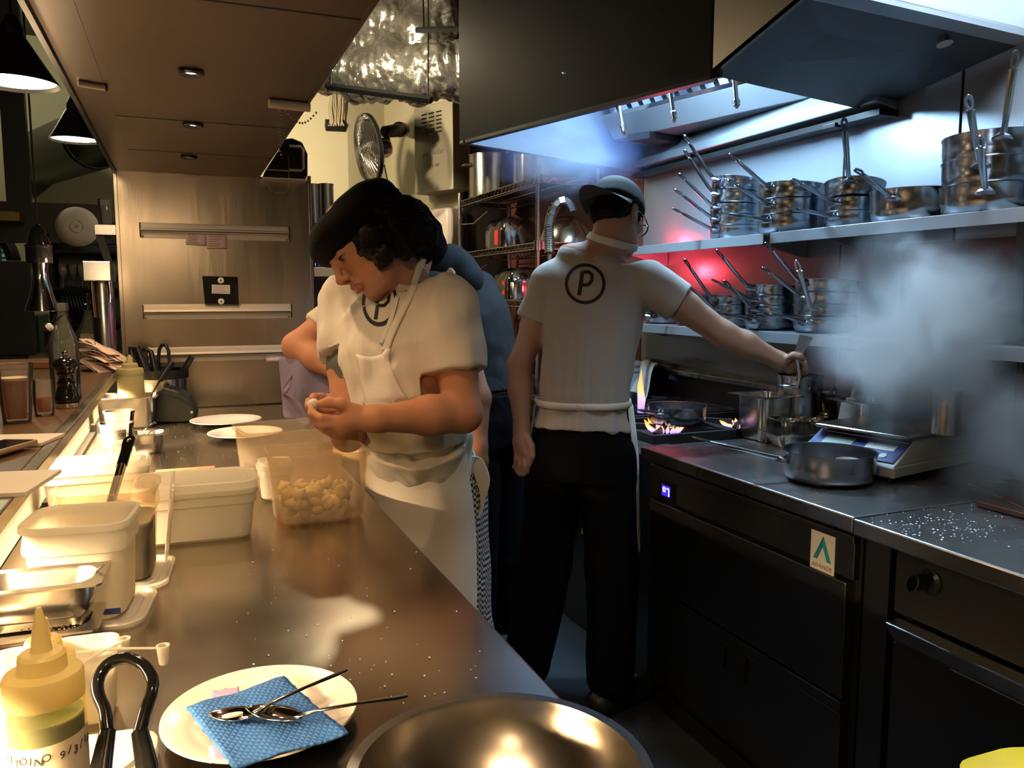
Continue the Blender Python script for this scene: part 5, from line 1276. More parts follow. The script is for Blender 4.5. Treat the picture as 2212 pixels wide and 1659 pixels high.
# ================================================================ SHELVES WITH PANS
SU = 1.60; SL = 1.262
for nm, lbl, z, y0, y1, xf in (('wall_shelf', 'left upper steel wall shelf stacked with pans', SU, 2.262, 3.50, 1.85), ('wall_shelf', 'right upper steel wall shelf nearer the viewer, stacked with pans', SU+.002, .60, 2.255, 1.872), ('wall_shelf', 'lower steel wall shelf packed with stacked pans', SL, 1.98, 3.50, 1.905), ('wall_shelf', 'lower right steel wall shelf wrapped in steam', SL+.002, 1.2, 1.97, 1.905)):
    t = thing(nm, lbl, 'shelf', (2.0, (y0+y1)/2, z-.035), 0, 'steel wall shelves'); P = Tr(-2.0, -(y0+y1)/2, -(z-.035))
    make('shelf_board', MB(P).bb((xf, y0, z-.004), (2.168, y1, z)), 'wall_steel', t, smooth=0)
    make('front_lip', MB(P).bb((xf-.003, y0, z-.036), (xf, y1, z)), 'wall_steel', t, smooth=0, bevel=.001)
    for y in (y0+.15, y1-.15): make('bracket', MB(P).hexa([(2.155, y-.01, z-.07), (2.167, y-.01, z-.07), (2.167, y+.01, z-.07), (2.155, y+.01, z-.07), (xf+.03, y-.01, z-.006), (2.167, y-.01, z-.006), (2.167, y+.01, z-.006), (xf+.03, y+.01, z-.006)]), 'wall_steel', t, smooth=0)
PANB = {}
def pan_body(R, h):
    k = (round(R, 3), h)
    if k not in PANB:
        m_ = MB().lathe([(.001, 0), (R*.80, 0), (R*.90, .004), (R*.975, .018), (R, .040), (R*1.005, h-.004), (R*1.03, h), (R*1.03, h+.002), (R*.99, h+.001), (R*.98, .040), (R*.95, .018), (R*.86, .007), (.001, .005)], 56)
        o = make('pan_body', m_, 'pan_steel'); PANB[k] = o.data; bpy.data.objects.remove(o)
    return PANB[k]
def pan(label, c, R, h, az, tilt, hel, HL=.20, grp='saucepans on the shelves', name='saucepan', cat='saucepan', mtl=None, taz=None):
    """az: compass of the handle; tilt: the whole pan leans so the handle side rises; hel: handle's own rise"""
    M = Tr(c) @ Rz(az) @ Ry(-tilt)
    t = thing(name, label, cat, c, 0, grp, M=M)
    o = bpy.data.objects.new('pan_body', pan_body(R, h)); COL.objects.link(o); o.parent = t
    e = math.radians(hel); d = Vector((math.cos(e), 0, math.sin(e))); s = Vector((0, 1, 0)); n = s.cross(d)
    a = Vector((R+.004, 0, h*.72))
    p1 = a+Vector((.012, 0, .002)); p2 = p1+d*.03; p3 = p1+d*(HL*.72); p4 = p1+d*HL
    make('handle', MB().tube([p1-Vector((.008, 0, 0)), p2, p1+d*HL*.3, p1+d*HL*.6, p3, p1+d*HL*.80], [.0075, .0075, .0085, .0095, .0095, .0098], 12, flat=[1, .9, .7, .6, .5, .25], upv=n), 'pan_steel', t)
    n_ = 16; ring = []
    for zz, rr, hole in ((.0016, .0088, False), (.0016, .0105, True), (-.0016, .0105, True), (-.0016, .0088, False)):
        pts = []
        for k in range(n_):
            a_ = 2*math.pi*k/n_
            if not hole: pts.append((HL*.90+.014*math.cos(a_), .0042*math.sin(a_)))
            else: pts.append((HL*.93+.018*math.cos(a_) if math.cos(a_) > 0 else HL*.93+(HL*.15)*math.cos(a_), .0105*math.sin(a_)))
        ring.append([p1+d*x+s*y+n*zz for x, y in pts])
    make('hanging_loop', MB().loft(ring+[ring[0]], True, False, False), 'pan_steel', t, smooth=50)
    make('handle_bracket', MB().hexa([a+Vector((-.004, -.022, -.014)), a+Vector((-.001, 0, -.016)), a+Vector((-.001, 0, .014)), a+Vector((-.004, -.022, .012)), a+Vector((-.001, 0, -.016)), a+Vector((-.004, .022, -.014)), a+Vector((-.004, .022, .012)), a+Vector((-.001, 0, .014))]) if False else MB().tube([a+Vector((-.006, -.020, -.004)), a+Vector((.006, -.010, -.002)), a+Vector((.014, 0, 0)), a+Vector((.006, .010, -.002)), a+Vector((-.006, .020, -.004))], [.006, .008, .009, .008, .006], 8), 'pan_steel', t)
    return t
ORD = ['bottom', 'second', 'third', 'fourth', 'fifth', 'top']
def stack(desc, shelf_z, px, X, R, h, pans, step=.042):
    c = atX(px, 480, X); z = shelf_z+.0015
    for i, (az, el, tl) in enumerate(pans):
        word = 'single pan' if len(pans) == 1 else ('bottom pan' if i == 0 else 'top pan' if i == len(pans)-1 else ORD[i]+' pan up')
        hel = max(4, el-tl)
        tl *= .6; hel = max(4, el-tl); dz = math.sin(math.radians(max(0, tl)))*R*.8
        pan('steel '+word+' of '+desc if len(pans) > 1 else 'steel '+desc, Vector((X, c.y, z+dz)), R*(1-.01*(i % 2)), h, az, tl, hel)
        z += step+dz*.9
stack('the five-pan stack on the upper shelf', SU, 1590, 2.02, .102, .052, [(184, 21, 0), (182, 30, 3), (184, 35, 5), (178, 50, 12), (176, 50, 17)], .036)
stack('the three-pan stack second from left on the upper shelf', SU, 1708, 2.00, .112, .064, [(186, 4, 0), (190, 19, 2), (188, 28, 6)], .048)
stack('the small tilted stack in the middle of the upper shelf', SU, 1842, 2.05, .092, .056, [(187, 5, 0), (189, 17, 2), (215, 56, 16)], .040)
stack('shallow pan standing alone on the upper shelf, handle to the left', SU, 1968, 2.00, .114, .092, [(196, 17, 0)])
stack('the big stack at right end of the upper shelf', SU, 2136, 2.03, .122, .078, [(212, 32, 0), (205, 46, 2), (226, 62, 3), ], .062)
stack('large pan behind the stack, at the right edge of the upper shelf', SU, 2335, 2.03, .11, .085, [(196, 46, 0)])
stack('the lower shelf stack half hidden by the cook', SL, 1440, 2.04, .090, .050, [(180, 10, 0), (182, 25, 2), (178, 48, 6)], .035)
stack('the second stack on the lower shelf', SL, 1512, 2.04, .094, .050, [(180, 15, 0), (200, 36, 2), (184, 40, 4)], .035)
stack('the third stack on the lower shelf', SL, 1586, 2.04, .092, .050, [(190, 12, 0), (194, 30, 2), (184, 48, 4)], .034)
stack('the fourth stack on the lower shelf', SL, 1672, 2.04, .096, .050, [(192, 9, 0), (196, 30, 2), (188, 20, 2), (182, 42, 4)], .035)
stack('the lower shelf stack edged by steam', SL, 1790, 2.05, .104, .054, [(196, 8, 0), (205, 50, 2), (186, 28, 2), (182, 40, 5)], .038)
# ================================================================ COOKING LINE ON THE RIGHT
CZ = .90
# --- drawer counter
ad = thing('drawer_counter', 'steel refrigerated drawer counter with blue display, right of the cook', 'counter', (1.77, 1.79, 0))
P = Tr(-1.77, -1.79, 0)
make('counter_top', MB(P).bb((1.368, 1.340, .862), (2.168, 2.245, CZ)), 'range_steel', ad, smooth=0, bevel=.004)
make('carcass', MB(P).bb((1.415, 1.352, .10), (2.16, 2.235, .860)), 'dark_steel', ad, smooth=0)
make('top_fascia', MB(P).bb((1.398, 1.36, .742), (1.414, 2.225, .835)), 'dark_steel', ad, smooth=0, bevel=.002)
make('fascia_edge', MB(P).bb((1.394, 1.36, .828), (1.414, 2.225, .846)), 'dark_steel', ad, smooth=0, bevel=.002)
d1 = make('drawer', MB(P).bb((1.388, 1.372, .452), (1.414, 2.215, .734)), 'dark_steel', ad, smooth=0, bevel=.003)
make('recessed_handle', MB(P).bb((1.3865, 1.745, .655), (1.3885, 1.93, .692)), 'black_metal', d1, smooth=0)
d2 = make('drawer', MB(P).bb((1.388, 1.372, .135), (1.414, 2.215, .418)), 'dark_steel', ad, smooth=0, bevel=.003)
make('top_rail', MB(P).bb((1.386, 1.372, .420), (1.414, 2.215, .446)), 'dark_steel', d2, smooth=0, bevel=.002)
make('latch', MB(P).bb((1.380, 1.80, .34), (1.389, 1.83, .40)), 'black_metal', d2, smooth=0, bevel=.002)
make('latch', MB(P).bb((1.380, 1.71, .33), (1.389, 1.745, .405)), 'black_metal', d2, smooth=0, bevel=.002)
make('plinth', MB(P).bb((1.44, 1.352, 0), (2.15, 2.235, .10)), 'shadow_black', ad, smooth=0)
c = atX(1440, 1063, 1.396)
bz = make('display_bezel', MB(P).bb((1.3955, c.y-.055, c.z-.038), (1.399, c.y+.045, c.z+.034)), 'black_gloss', ad, smooth=0, bevel=.001)
dg = MB(P)
for (yy, segs) in ((c.y+.012, ('a', 'b', 'g', 'f')), (c.y-.008, ('a', 'b', 'c'))):
    for sname in segs:
        oy, oz, ly, lz = {'a': (0, .012, .010, .003), 'b': (-.006, .006, .003, .010), 'c': (-.006, -.006, .003, .010), 'g': (0, 0, .010, .003), 'f': (.006, .006, .003, .010)}[sname]
        dg.box((1.3945, yy+oy, c.z+oz), (.001, ly, lz))
make('display_digits', dg, 'led_white_blue', bz, smooth=0)
make('display_glow', MB(P).bb((1.3950, c.y-.021, c.z-.014), (1.3954, c.y+.026, c.z+.020)), 'glow_blue', bz, smooth=0)
# brand sticker
c = atX(1777, 1193, 1.3965)
st_ = make('sticker', MB(P).box((1.3965, c.y, c.z), (.0015, .078, .098)), 'sticker_white', ad, smooth=0)
Ms = P @ frame(Vector((1.3955, c.y, c.z)), (0, -1, 0), (0, 0, 1))
make('logo_mark', MB(Ms).prism([(-.029, -.020), (-.016, -.020), (.001, .014), (.002, .040)][::1], .0006), 'sticker_blue', st_, smooth=0)
make('logo_mark', MB(Ms).prism([(.002, .040), (.001, .014), (.016, -.020), (.029, -.020)][::1], .0006), 'sticker_teal', st_, smooth=0)
text('lettering', 'ADANDE', .0145, Ms @ Tr(0, -.036, .0003), 'print_ink', st_, .0003, space=1.15)
# --- griddle unit nearer the viewer
gu = thing('griddle_unit', 'steel griddle cooker with knobs and oven door at bottom right', 'cooker', (1.77, .7, 0))
P = Tr(-1.77, -.7, 0)
make('griddle_top', MB(P).bb((1.362, .02, .862), (2.168, 1.335, CZ-.001)), 'range_steel', gu, smooth=0, bevel=.004)
make('control_panel', MB(P).bb((1.405, .03, .712), (1.45, 1.25, .860)), 'black_metal', gu, smooth=0)
make('carcass', MB(P).bb((1.45, .03, .10), (2.16, 1.325, .861)), 'dark_steel', gu, smooth=0)
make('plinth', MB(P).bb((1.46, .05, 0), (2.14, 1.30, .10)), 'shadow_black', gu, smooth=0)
make('side_post', MB(P).bb((1.400, 1.262, .0), (1.45, 1.33, .860)), 'dark_steel', gu, smooth=0)
od = make('oven_door', MB(P).bb((1.388, .03, .13), (1.45, 1.235, .655)), 'dark_steel', gu, smooth=0, bevel=.004)
make('door_handle', MB(P).hexa([(1.388, .03, .655), (1.45, .03, .655), (1.45, 1.235, .655), (1.388, 1.235, .655), (1.360, .03, .700), (1.40, .03, .705), (1.40, 1.235, .705), (1.360, 1.235, .700)]), 'range_steel', od, smooth=0, bevel=.004)
c = atX(1992, 1393, 1.387)
make('name_plate', MB(P).box((1.3865, c.y, c.z-.006), (.003, .128, .034)), 'black_metal', od, smooth=0)
text('lettering', 'BLUE SEAL', .0235, P @ frame(Vector((1.3846, c.y, c.z-.006)), (0, -1, 0), (0, 0, 1)), 'dark_steel', od, .0006, bold=.0006)
c = atX(2000, 1258, 1.39)
kb = make('control_knob', MB(P).lathe([(.026, 0), (.027, .006), (.022, .010), (.020, .012), (.001, .012)], 28, Tr(1.405, c.y, c.z) @ Ry(-90)), 'black_plastic', gu)
make('knob_grip', MB(P).tube([(1.395, c.y, c.z+.003), (1.352, c.y, c.z+.003)], [.022, .019], 12, flat=.55, upv=(0, 1, .4)), 'black_gloss', kb)
make('knob_trim', MB(P).tube([(1.356, c.y, c.z+.003), (1.351, c.y, c.z+.003)], [.0205, .0195], 12, flat=.58, upv=(0, 1, .4)), 'chrome', kb)
kb = make('control_knob', MB(P).lathe([(.024, 0), (.025, .006), (.001, .010)], 28, Tr(1.405, .62, .79) @ Ry(-90)), 'black_plastic', gu)
make('knob_grip', MB(P).tube([(1.395, .62, .79), (1.355, .62, .79)], [.02, .017], 12, flat=.55, upv=(0, 1, .3)), 'black_gloss', kb)
# steel bits on the griddle
c = atZ(2095, 1048, CZ); b = atZ(2212, 1102, CZ+.01); t = thing('skewer', 'thin steel rod lying across the griddle top at right edge', 'skewer', c+Vector((0, 0, .004)))
make('shaft', MB().tube([(0, 0, 0), (b-c)*.15, (b-c)*1.35], [.0035, .002, .002], 8), 'chrome', t)
c = atZ(2140, 1128, CZ)
t = make('chopping_plate', MB().bb((-.07, -.16, 0), (.30, .13, .012)), 'tinted_steel', None, smooth=0, bevel=.003, loc=(c.x+.16, c.y-.02, CZ+.0006)); tag(t, 'dark brown steel plate on the griddle top at the right edge', 'plate')
fr = MB(); random.seed(31)
for i in range(230):
    q = atZ(random.gauss(2020, 95), random.gauss(1138, 20), CZ+.0004)
    if not (1.37 < q.x < 2.1 and .6 < q.y < 1.33): continue
    s = random.uniform(.0008, .0028); fr.lathe([(.0002, -s*.1), (s, 0), (.0002, s*.4)], 5, Tr(q))
tag(make('white_flecks', fr, 'pale_fleck'), 'white flecks sprinkled along the griddle front edge', 'salt', kind='stuff')  # pale flecks scattered along the griddle front
# --- gas range beyond the drawer counter
gr = thing('gas_range', 'black gas range with burning rings and steel splash guard behind the cook', 'range', (1.78, 2.9, 0))
P = Tr(-1.78, -2.9, 0)
make('range_body', MB(P).bb((1.50, 2.26, .0), (2.10, 3.50, .872)), 'dark_steel', gr, smooth=0)
make('hob_tray', MB(P).bb((1.44, 2.256, .872), (2.12, 3.50, .884)), 'cast_iron', gr, smooth=0, bevel=.002)
make('front_rail', MB(P).bb((1.436, 2.256, .845), (1.50, 3.50, .896)), 'range_steel', gr, smooth=0, bevel=.005)
make('splash_guard', MB(P).bb((2.09, 2.256, .88), (2.12, 3.50, 1.035)), 'dark_steel', gr, smooth=0)
make('guard_rail', MB(P).bb((2.06, 2.256, 1.030), (2.16, 3.50, 1.052)), 'range_steel', gr, smooth=0, bevel=.003)
c = atX(1452, 806, 2.085)
pl = make('brand_plate', MB(P).box((2.087, c.y, 1.012), (.005, .085, .034)), 'badge_blue', gr, smooth=0)
text('lettering', 'SEAL', .022, P @ frame(Vector((2.0840, c.y, 1.012)), (0, -1, 0), (0, 0, 1)), 'white_plastic_solid', pl, .0004)
BUR = [(1.60, 2.46), (1.60, 2.86), (1.93, 2.46), (1.93, 2.86), (1.60, 3.26), (1.93, 3.26)]
for bx_, by_ in BUR:
    g = MB(P)
    for k in range(4):
        a = math.pi/2*k+math.pi/4; g.box((bx_+.10*math.cos(a), by_+.10*math.sin(a), .915), (.14, .013, .022), Matrix.Rotation(a, 3, 'Z'))
    for s in (-1, 1): g.bb((bx_-.16, by_+s*.175-.007, .885), (bx_+.16, by_+s*.175+.007, .926)); g.bb((bx_+s*.155-.007, by_-.18, .885), (bx_+s*.155+.007, by_+.18, .926))
    gt_ = make('pan_support', g, 'cast_iron', gr, smooth=0, bevel=.002)
    make('burner_head', MB(P).lathe([(.055, .884), (.056, .896), (.045, .900), (.044, .908), (.001, .910)], 24, Tr(bx_, by_, 0)), 'cast_iron', gr)
def flames(bx_, by_, label, r=.062, h=.034, n=22):
    t = make('burner_flame', MB(), 'flame'); bpy.data.objects.remove(t)
    fm = MB(); random.seed(int(bx_*100+by_*10))
    for k in range(n):
        a = 2*math.pi*k/n; hh_ = h*random.uniform(.75, 1.25); o_ = Vector((math.cos(a), math.sin(a), 0))
        b0 = Vector((0, 0, 0))+o_*r*.78; b1 = o_*r*1.05+Vector((0, 0, hh_*.55)); b2 = o_*r*1.2+Vector((0, 0, hh_))
        fm.tube([b0, b0.lerp(b1, .5), b1, b2], [.003, .0075, .006, .001], 6)
    o = make('burner_flame', fm, 'flame', None, loc=(bx_, by_, .902)); tag(o, label, 'flame', 'gas flames on the range')
flames(1.60, 2.46, 'blue and orange gas flames under the pan nearest the drawer counter')
flames(1.60, 2.86, 'orange gas flames under the pan half hidden by the cook', h=.036)
flames(1.93, 2.46, 'faint blue gas flames on the empty back ring', h=.018)
fm = MB(); 
for k, (dx, dz, rr) in enumerate(((0, 0, .010), (.006, .05, .013), (-.004, .10, .009), (.004, .16, .002))): pass
fm.tube([(0, 0, 0), (.006, .004, .05), (-.004, 0, .11), (.004, .006, .17)], [.012, .016, .011, .001], 8)
o = make('leaping_flame', fm, 'flame', None, loc=(1.655, 2.72, .93)); tag(o, 'tongue of orange flame leaping between the two pans', 'flame', 'gas flames on the range')
pan('steel saute pan on the lit ring nearest the drawer counter, handle left', Vector((1.65, 2.46, .9275)), .104, .066, 200, 0, 12, .125, grp='pans on the cooking line', name='saute_pan', cat='pan')
pan('steel pan on the far lit ring, half hidden behind the cook', Vector((1.60, 2.86, .9275)), .104, .066, 150, 0, 12, .17, grp='pans on the cooking line', name='saute_pan', cat='pan')
# big pan in front on the drawer counter
c = atZ(1800, 1040, CZ)
pan('large steel frying pan on the drawer counter in front of scale', Vector((c.x, c.y+.02, CZ+.001)), .118, .078, 158, 0, 14, .24, grp='pans on the cooking line', name='frying_pan', cat='pan')
# cloth over the guard rail and pale tub behind
c = atX(1420, 800, 2.07); rows = []
for i in range(15):
    u = i/14; row = []
    for j in range(9):
        v = j/8-.5; x = 2.155-.13*min(1, u*2.6)-.012*math.sin(v*13+u*2)*(u > .3)-.02*math.sin(u*3); z = 1.062+.022*math.sin(u*3.1*1.6) if u < .36 else 1.07-.36*(u-.36)*(1+.35*v)
        row.append(Vector((x-(.05 if u > .36 else 0)*(u-.36)*2, c.y+v*(.20-.05*u)+.02*math.sin(u*6), z+.010*math.sin(v*9+u*5))))
    rows.append(row)
tw = make('kitchen_towel', MB().grid(rows), 'towel', None, smooth=80, solid=.004, sub=1)
tag(tw, 'white and brown striped kitchen towel draped over the range guard rail', 'towel')
tw.data.materials.append(MATS['towel_stripe'])
for p in tw.data.polygons:
    if (p.index % 8) in (2, 5): p.material_index = 1
c = atX(1375, 850, 2.0)
t = thing('plastic_crate', 'pale translucent plastic tub behind the range, beside the towel', 'tub', (1.985, c.y+.10, .928))
make('tub_body', tub_mesh(.18, .24, .14), 'tub_pale', t, smooth=35)
# raised steel step at the back of the drawer counter
rs = thing('rear_step', 'low steel step along the back of the drawer counter', 'step', (2.04, 2.06, CZ))
make('step_top', MB().bb((-.13, -.16, .0), (.125, .18, .075)), 'range_steel', rs, smooth=0, bevel=.004)
SZ = CZ+.076
# tall square pan
c = atZ(1647, 958, CZ)
gn_tray('gastronorm_pan', 'tall square steel pan at the corner of the drawer counter by burners', Vector((c.x+.065, c.y+.070, CZ+.001)), 0, .180, .190, .152, r=.03, lip=.022, cat='pan')
# trays and cups
c = atZ(1685, 966, CZ)
t = gn_tray('gastronorm_tray', 'pale shallow tray lying under the cup tray on the drawer counter', Vector((c.x+.13, c.y+.0, CZ+.001)), -14, .32, .18, .045, r=.03, lip=.02)
c2 = Vector((c.x+.15, c.y+.045, CZ+.048))
ctr = thing('cup_tray', 'steel tray holding small round cups in front of the pot', 'tray', c2, math.radians(-14))
make('tray_plate', MB().loft(shellrings([(.125, .085, .02, .030), (.128, .088, .02, .032), (.125, .085, .02, .034), (.12, .08, .02, .032)])), 'tray_steel', ctr, smooth=35)
for i, (dx, dy) in enumerate(((-.085, -.045), (0, -.045), (-.085, .04), (0, .04), (.085, .04))):
    make('cup', MB().lathe([(.024, 0), (.028, .002), (.033, .036), (.035, .037), (.032, .037), (.026, .004), (.001, .003)], 24, Tr(dx, dy, 0)), 'tray_steel', ctr)
c = atZ(1800, 958, CZ+.048)
gn_tray('gastronorm_tray', 'small square steel tray right of the cup tray, nearest the scale', Vector((c.x+.08, c.y+.03, CZ+.048)), -14, .17, .115, .045, r=.025, lip=.018)
# pot on the step
c = atZ(1738, 898, SZ)
pt = thing('cooking_pot', 'tall steel pot with side handles under the cook\'s outstretched hand', 'pot', (c.x-.01, c.y+.02, SZ+.001), math.radians(25))
make('pot_body', pot_mesh(.076, .135), 'pan_steel', pt)
for s in (-1, 1): make('side_handle', MB().tube([(s*.074, -.03, .105), (s*.098, -.026, .108), (s*.108, 0, .108), (s*.098, .026, .108), (s*.074, .03, .105)], .006, 10), 'pan_steel', pt)
for s in (-1, 1): make('rivet', MB().lathe([(.006, 0), (.005, .003), (.001, .004)], 10, Tr(s*.05, -.058, .10) @ Rx(90)), 'pan_steel', pt)
# squeeze bottles
c = atZ(1822, 912, SZ)
Mb = Tr(Vector((c.x-.03, c.y-.04, CZ+.05))) @ Ry(0) @ Matrix.Rotation(math.radians(9), 4, FW)
squeeze_bottle('white squeeze bottle leaning among the trays on the right', Vector((0, 0, 0)), .030, .185, 'bottle_white', 'bottle_white', None, M=Mb)
c = atZ(1860, 895, SZ)
squeeze_bottle('green topped squeeze bottle behind the leaning white one', Vector((c.x, c.y, SZ+.001)), .028, .150, 'bottle_green', 'bottle_green', None)
squeeze_bottle('pale squeeze bottle fading into the steam beside the green one', Vector((c.x+.02, c.y-.075, SZ+.001)), .027, .145, 'bottle_white', 'bottle_white', None)
# deep pans at the back right
c = atZ(1845, 905, SZ); gn_tray('gastronorm_pan', 'narrow steel pan behind the green squeeze bottle', Vector((2.10, 2.14, SZ+.001)), 0, .10, .16, .075, r=.02, cat='pan')
c = atZ(1955, 918, CZ+.09)
gn_tray('gastronorm_pan', 'square steel pan between scale and steam, at the back', Vector((2.055, 1.80+.09, CZ+.001)), 0, .19, .16, .150, r=.025, lip=.018, cat='pan') if False else gn_tray('gastronorm_pan', 'square steel pan at the back behind the scale, edged by steam', Vector((2.06, 1.98, SZ+.001)), 0, .19, .17, .075, r=.025, lip=.018, cat='pan')
# electronic scale
a = atZ(1930, 1045, CZ); b = atZ(2105, 1005, CZ); d = (b-a); ang = math.atan2(d.y, d.x)
sc = thing('kitchen_scale', 'white electronic kitchen scale with blue panel and steel platter', 'scale', Vector((a.x, a.y, CZ+.012)), ang)
W, Dp = d.length*.98, .30
body = MB().hexa([(0, 0, 0), (W, 0, 0), (W, Dp, 0), (0, Dp, 0), (0, 0, .030), (W, 0, .030), (W, Dp, .030), (0, Dp, .030)])
make('base', body, 'scale_white', sc, smooth=0, bevel=.004)
make('upper_body', MB().hexa([(.002, .002, .030), (W-.002, .002, .030), (W-.002, Dp-.002, .030), (.002, Dp-.002, .030), (.105, .010, .086), (W-.03, .010, .086), (W-.03, Dp-.01, .086), (.105, Dp-.01, .086)]), 'scale_white', sc, smooth=0, bevel=.003)
sl = Vector((.103, .0, .056)).normalized(); ny = Vector((0, 1, 0)); nz = Vector((-sl.z, 0, sl.x))
Mp = frame(Vector((.006, Dp/2, .0335)), ny, sl)
if (Mp.to_3x3() @ Vector((0, 0, 1))).dot(nz) < 0: Mp = frame(Vector((.006, Dp/2, .0335)), -ny, sl)
pn_ = make('control_panel', MB(Mp).bb((-Dp*.46, .008, .0005), (Dp*.46, .108, .003)), 'scale_blue', sc, smooth=0)
sx_ = 1 if (Mp @ Vector((1, 0, 0))-Mp @ Vector((0, 0, 0))).y < 0 else -1
make('keypad', MB(Mp).bb((sx_*.03, .052, .003), (sx_*.115, .078, .0045)), 'sticker_white', pn_, smooth=0)
make('lcd_screen', MB(Mp).bb((-sx_*.10, .035, .003), (-sx_*.01, .080, .0045)), 'lcd', pn_, smooth=0)
make('round_button', MB(Mp).lathe([(.010, .003), (.010, .0048), (.001, .005)], 20, Tr(sx_*.098, .03, 0)), 'sticker_white', pn_)
make('pill_button', MB(Mp).bb((sx_*.035, .022, .003), (sx_*.080, .038, .0042)), 'lilac_napkin', pn_, smooth=0, bevel=.002)
make('white_line', MB(Mp).bb((-Dp*.45, .097, .003), (Dp*.45, .099, .0040)), 'sticker_white', pn_, smooth=0)
make('collar', MB().bb((.13, .03, .086), (W-.05, Dp-.03, .097)), 'black_plastic', sc, smooth=0)
make('platter', MB().loft([[(p[0]+W/2+.03, p[1]+Dp/2, p[2]) for p in r] for r in shellrings([(W*.42, Dp*.47, .012, .097), (W*.425, Dp*.475, .012, .099), (W*.425, Dp*.475, .012, .104), (W*.42, Dp*.47, .012, .106)])]), 'tray_steel', sc, smooth=35)
for x in (.03, W-.03):
    for y in (.03, Dp-.03): make('foot', MB().lathe([(.012, -.0115), (.012, 0)], 12, Tr(x, y, 0)), 'black_plastic', sc)
# steel cylinder in the steam
c = sc.matrix_world if False else None
bpy.context.view_layer.update()
cpos = sc.matrix_world @ Vector((W*.60, Dp*.72, .1075))
cpos2 = atZ(2042, 938, cpos.z)
cy_ = thing('steel_cylinder', 'tall steel cylinder standing in steam on the scale platter', 'canister', cpos2)
make('cylinder_body', MB().lathe([(.034, 0), (.036, .002), (.036, .118), (.038, .120), (.034, .120), (.034, .004), (.001, .003)], 32), 'tray_steel', cy_)
o = make('green_indicator', MB().lathe([(.001, -.003), (.003, 0), (.001, .003)], 8), 'led_green', None, loc=atX(2208, 1017, 2.14)); tag(o, 'tiny green indicator light glowing through the steam', 'light')
o.location.x = 2.165
# ---------------------------------------------------------------- steam and smoke
def steam(name, label, c, r, density, col, scale, seed, lo=1.2, hi=1.8, M=None, aniso=.2):
    mt = bpy.data.materials.new(name); mt.use_nodes = True; nt = mt.node_tree; nt.nodes.remove(nt.nodes['Principled BSDF'])
    v = N(nt, 'ShaderNodeVolumeScatter'); v.inputs['Color'].default_value = (*col, 1); v.inputs['Anisotropy'].default_value = aniso
    tc = N(nt, 'ShaderNodeTexCoord'); ln = N(nt, 'ShaderNodeVectorMath', operation='LENGTH'); nt.links.new(tc.outputs['Object'], ln.inputs[0])
    fall = N(nt, 'ShaderNodeMapRange', interpolation_type='SMOOTHSTEP'); fall.inputs[1].default_value = 1; fall.inputs[2].default_value = .05; fall.inputs[3].default_value = 0; fall.inputs[4].default_value = 1
    nt.links.new(ln.outputs['Value'], fall.inputs[0])
    mp = N(nt, 'ShaderNodeMapping'); mp.inputs['Location'].default_value = (seed, seed*.7, 0); nt.links.new(tc.outputs['Object'], mp.inputs[0])
    nz = N(nt, 'ShaderNodeTexNoise'); nz.inputs['Scale'].default_value = scale; nz.inputs['Detail'].default_value = 6; nz.inputs['Distortion'].default_value = .6
    nt.links.new(mp.outputs[0], nz.inputs['Vector'])
    ad_ = N(nt, 'ShaderNodeMath', operation='MULTIPLY_ADD'); ad_.inputs[1].default_value = 2.0
    nt.links.new(nz.outputs['Fac'], ad_.inputs[0]); nt.links.new(fall.outputs[0], ad_.inputs[2])
    mr = N(nt, 'ShaderNodeMapRange', interpolation_type='SMOOTHSTEP'); mr.inputs[1].default_value = lo; mr.inputs[2].default_value = hi+.4; mr.inputs[4].default_value = density
    nt.links.new(ad_.outputs[0], mr.inputs[0]); ml = N(nt, 'ShaderNodeMath', operation='MULTIPLY'); nt.links.new(mr.outputs[0], ml.inputs[0]); nt.links.new(fall.outputs[0], ml.inputs[1])
    nt.links.new(ml.outputs[0], v.inputs['Density']); nt.links.new(v.outputs[0], nt.nodes['Material Output'].inputs['Volume'])
    m_ = MB().lathe([(math.sin(math.pi*k/14), -math.cos(math.pi*k/14)) for k in range(15)], 24)
    o = make(name, m_, mt, None, smooth=60); o.location = c; o.scale = r
    if M is not None: o.rotation_euler = M
    tag(o, label, 'steam', kind='stuff'); return o
steam('steam_cloud', 'pale grey steam billowing over the cooking line at the right', atD(2010, 725, 2.15), (.46, .38, .42), 32.0, (.78, .84, .88), 2.6, 3.1)
steam('steam_wisp', 'thin steam drifting down past the scale at the right edge', atD(2185, 960, 1.95), (.22, .36, .32), 9.0, (.78, .84, .88), 2.4, 8.4)
steam('blue_smoke', 'blue lit smoke rising behind the cook under the hood', atD(1215, 335, 3.4), (.50, .42, .27), 10.0, (.30, .46, 1.), 2.2, 5.0)
# ================================================================ PEOPLE
def A(v): return np.array(v, float)
def J(x, y, d): return A(atD(x, y, d))
def bind(o, par):
    """parent a mesh that was built in world coordinates under a thing's Empty"""
    o.data.transform(par.matrix_world.inverted()); o.parent = par; return o
def paint(o, tests):
    """give faces of one surface another material where the thing itself differs (lips, stubble, tattoo)"""
    me = o.data; n = len(me.polygons); c = np.empty(n*3); me.polygons.foreach_get('center', c); c = c.reshape(-1, 3)
    mi = np.zeros(n, np.int32)
    for m_, fn in tests:
        me.materials.append(MATS[m_]); mi[fn(c)] = len(me.materials)-1
    me.polygons.foreach_set('material_index', mi)
def folds(o, fn):
    me = o.data; n = len(me.vertices); co = np.empty(n*3); no = np.empty(n*3)
    me.vertices.foreach_get('co', co); me.vertex_normals.foreach_get('vector', no)
    co = co.reshape(-1, 3); no = no.reshape(-1, 3); d = np.array([fn(Vector(p)) for p in co]); co = co+no*d[:, None]
    me.vertices.foreach_set('co', co.ravel()); me.update()
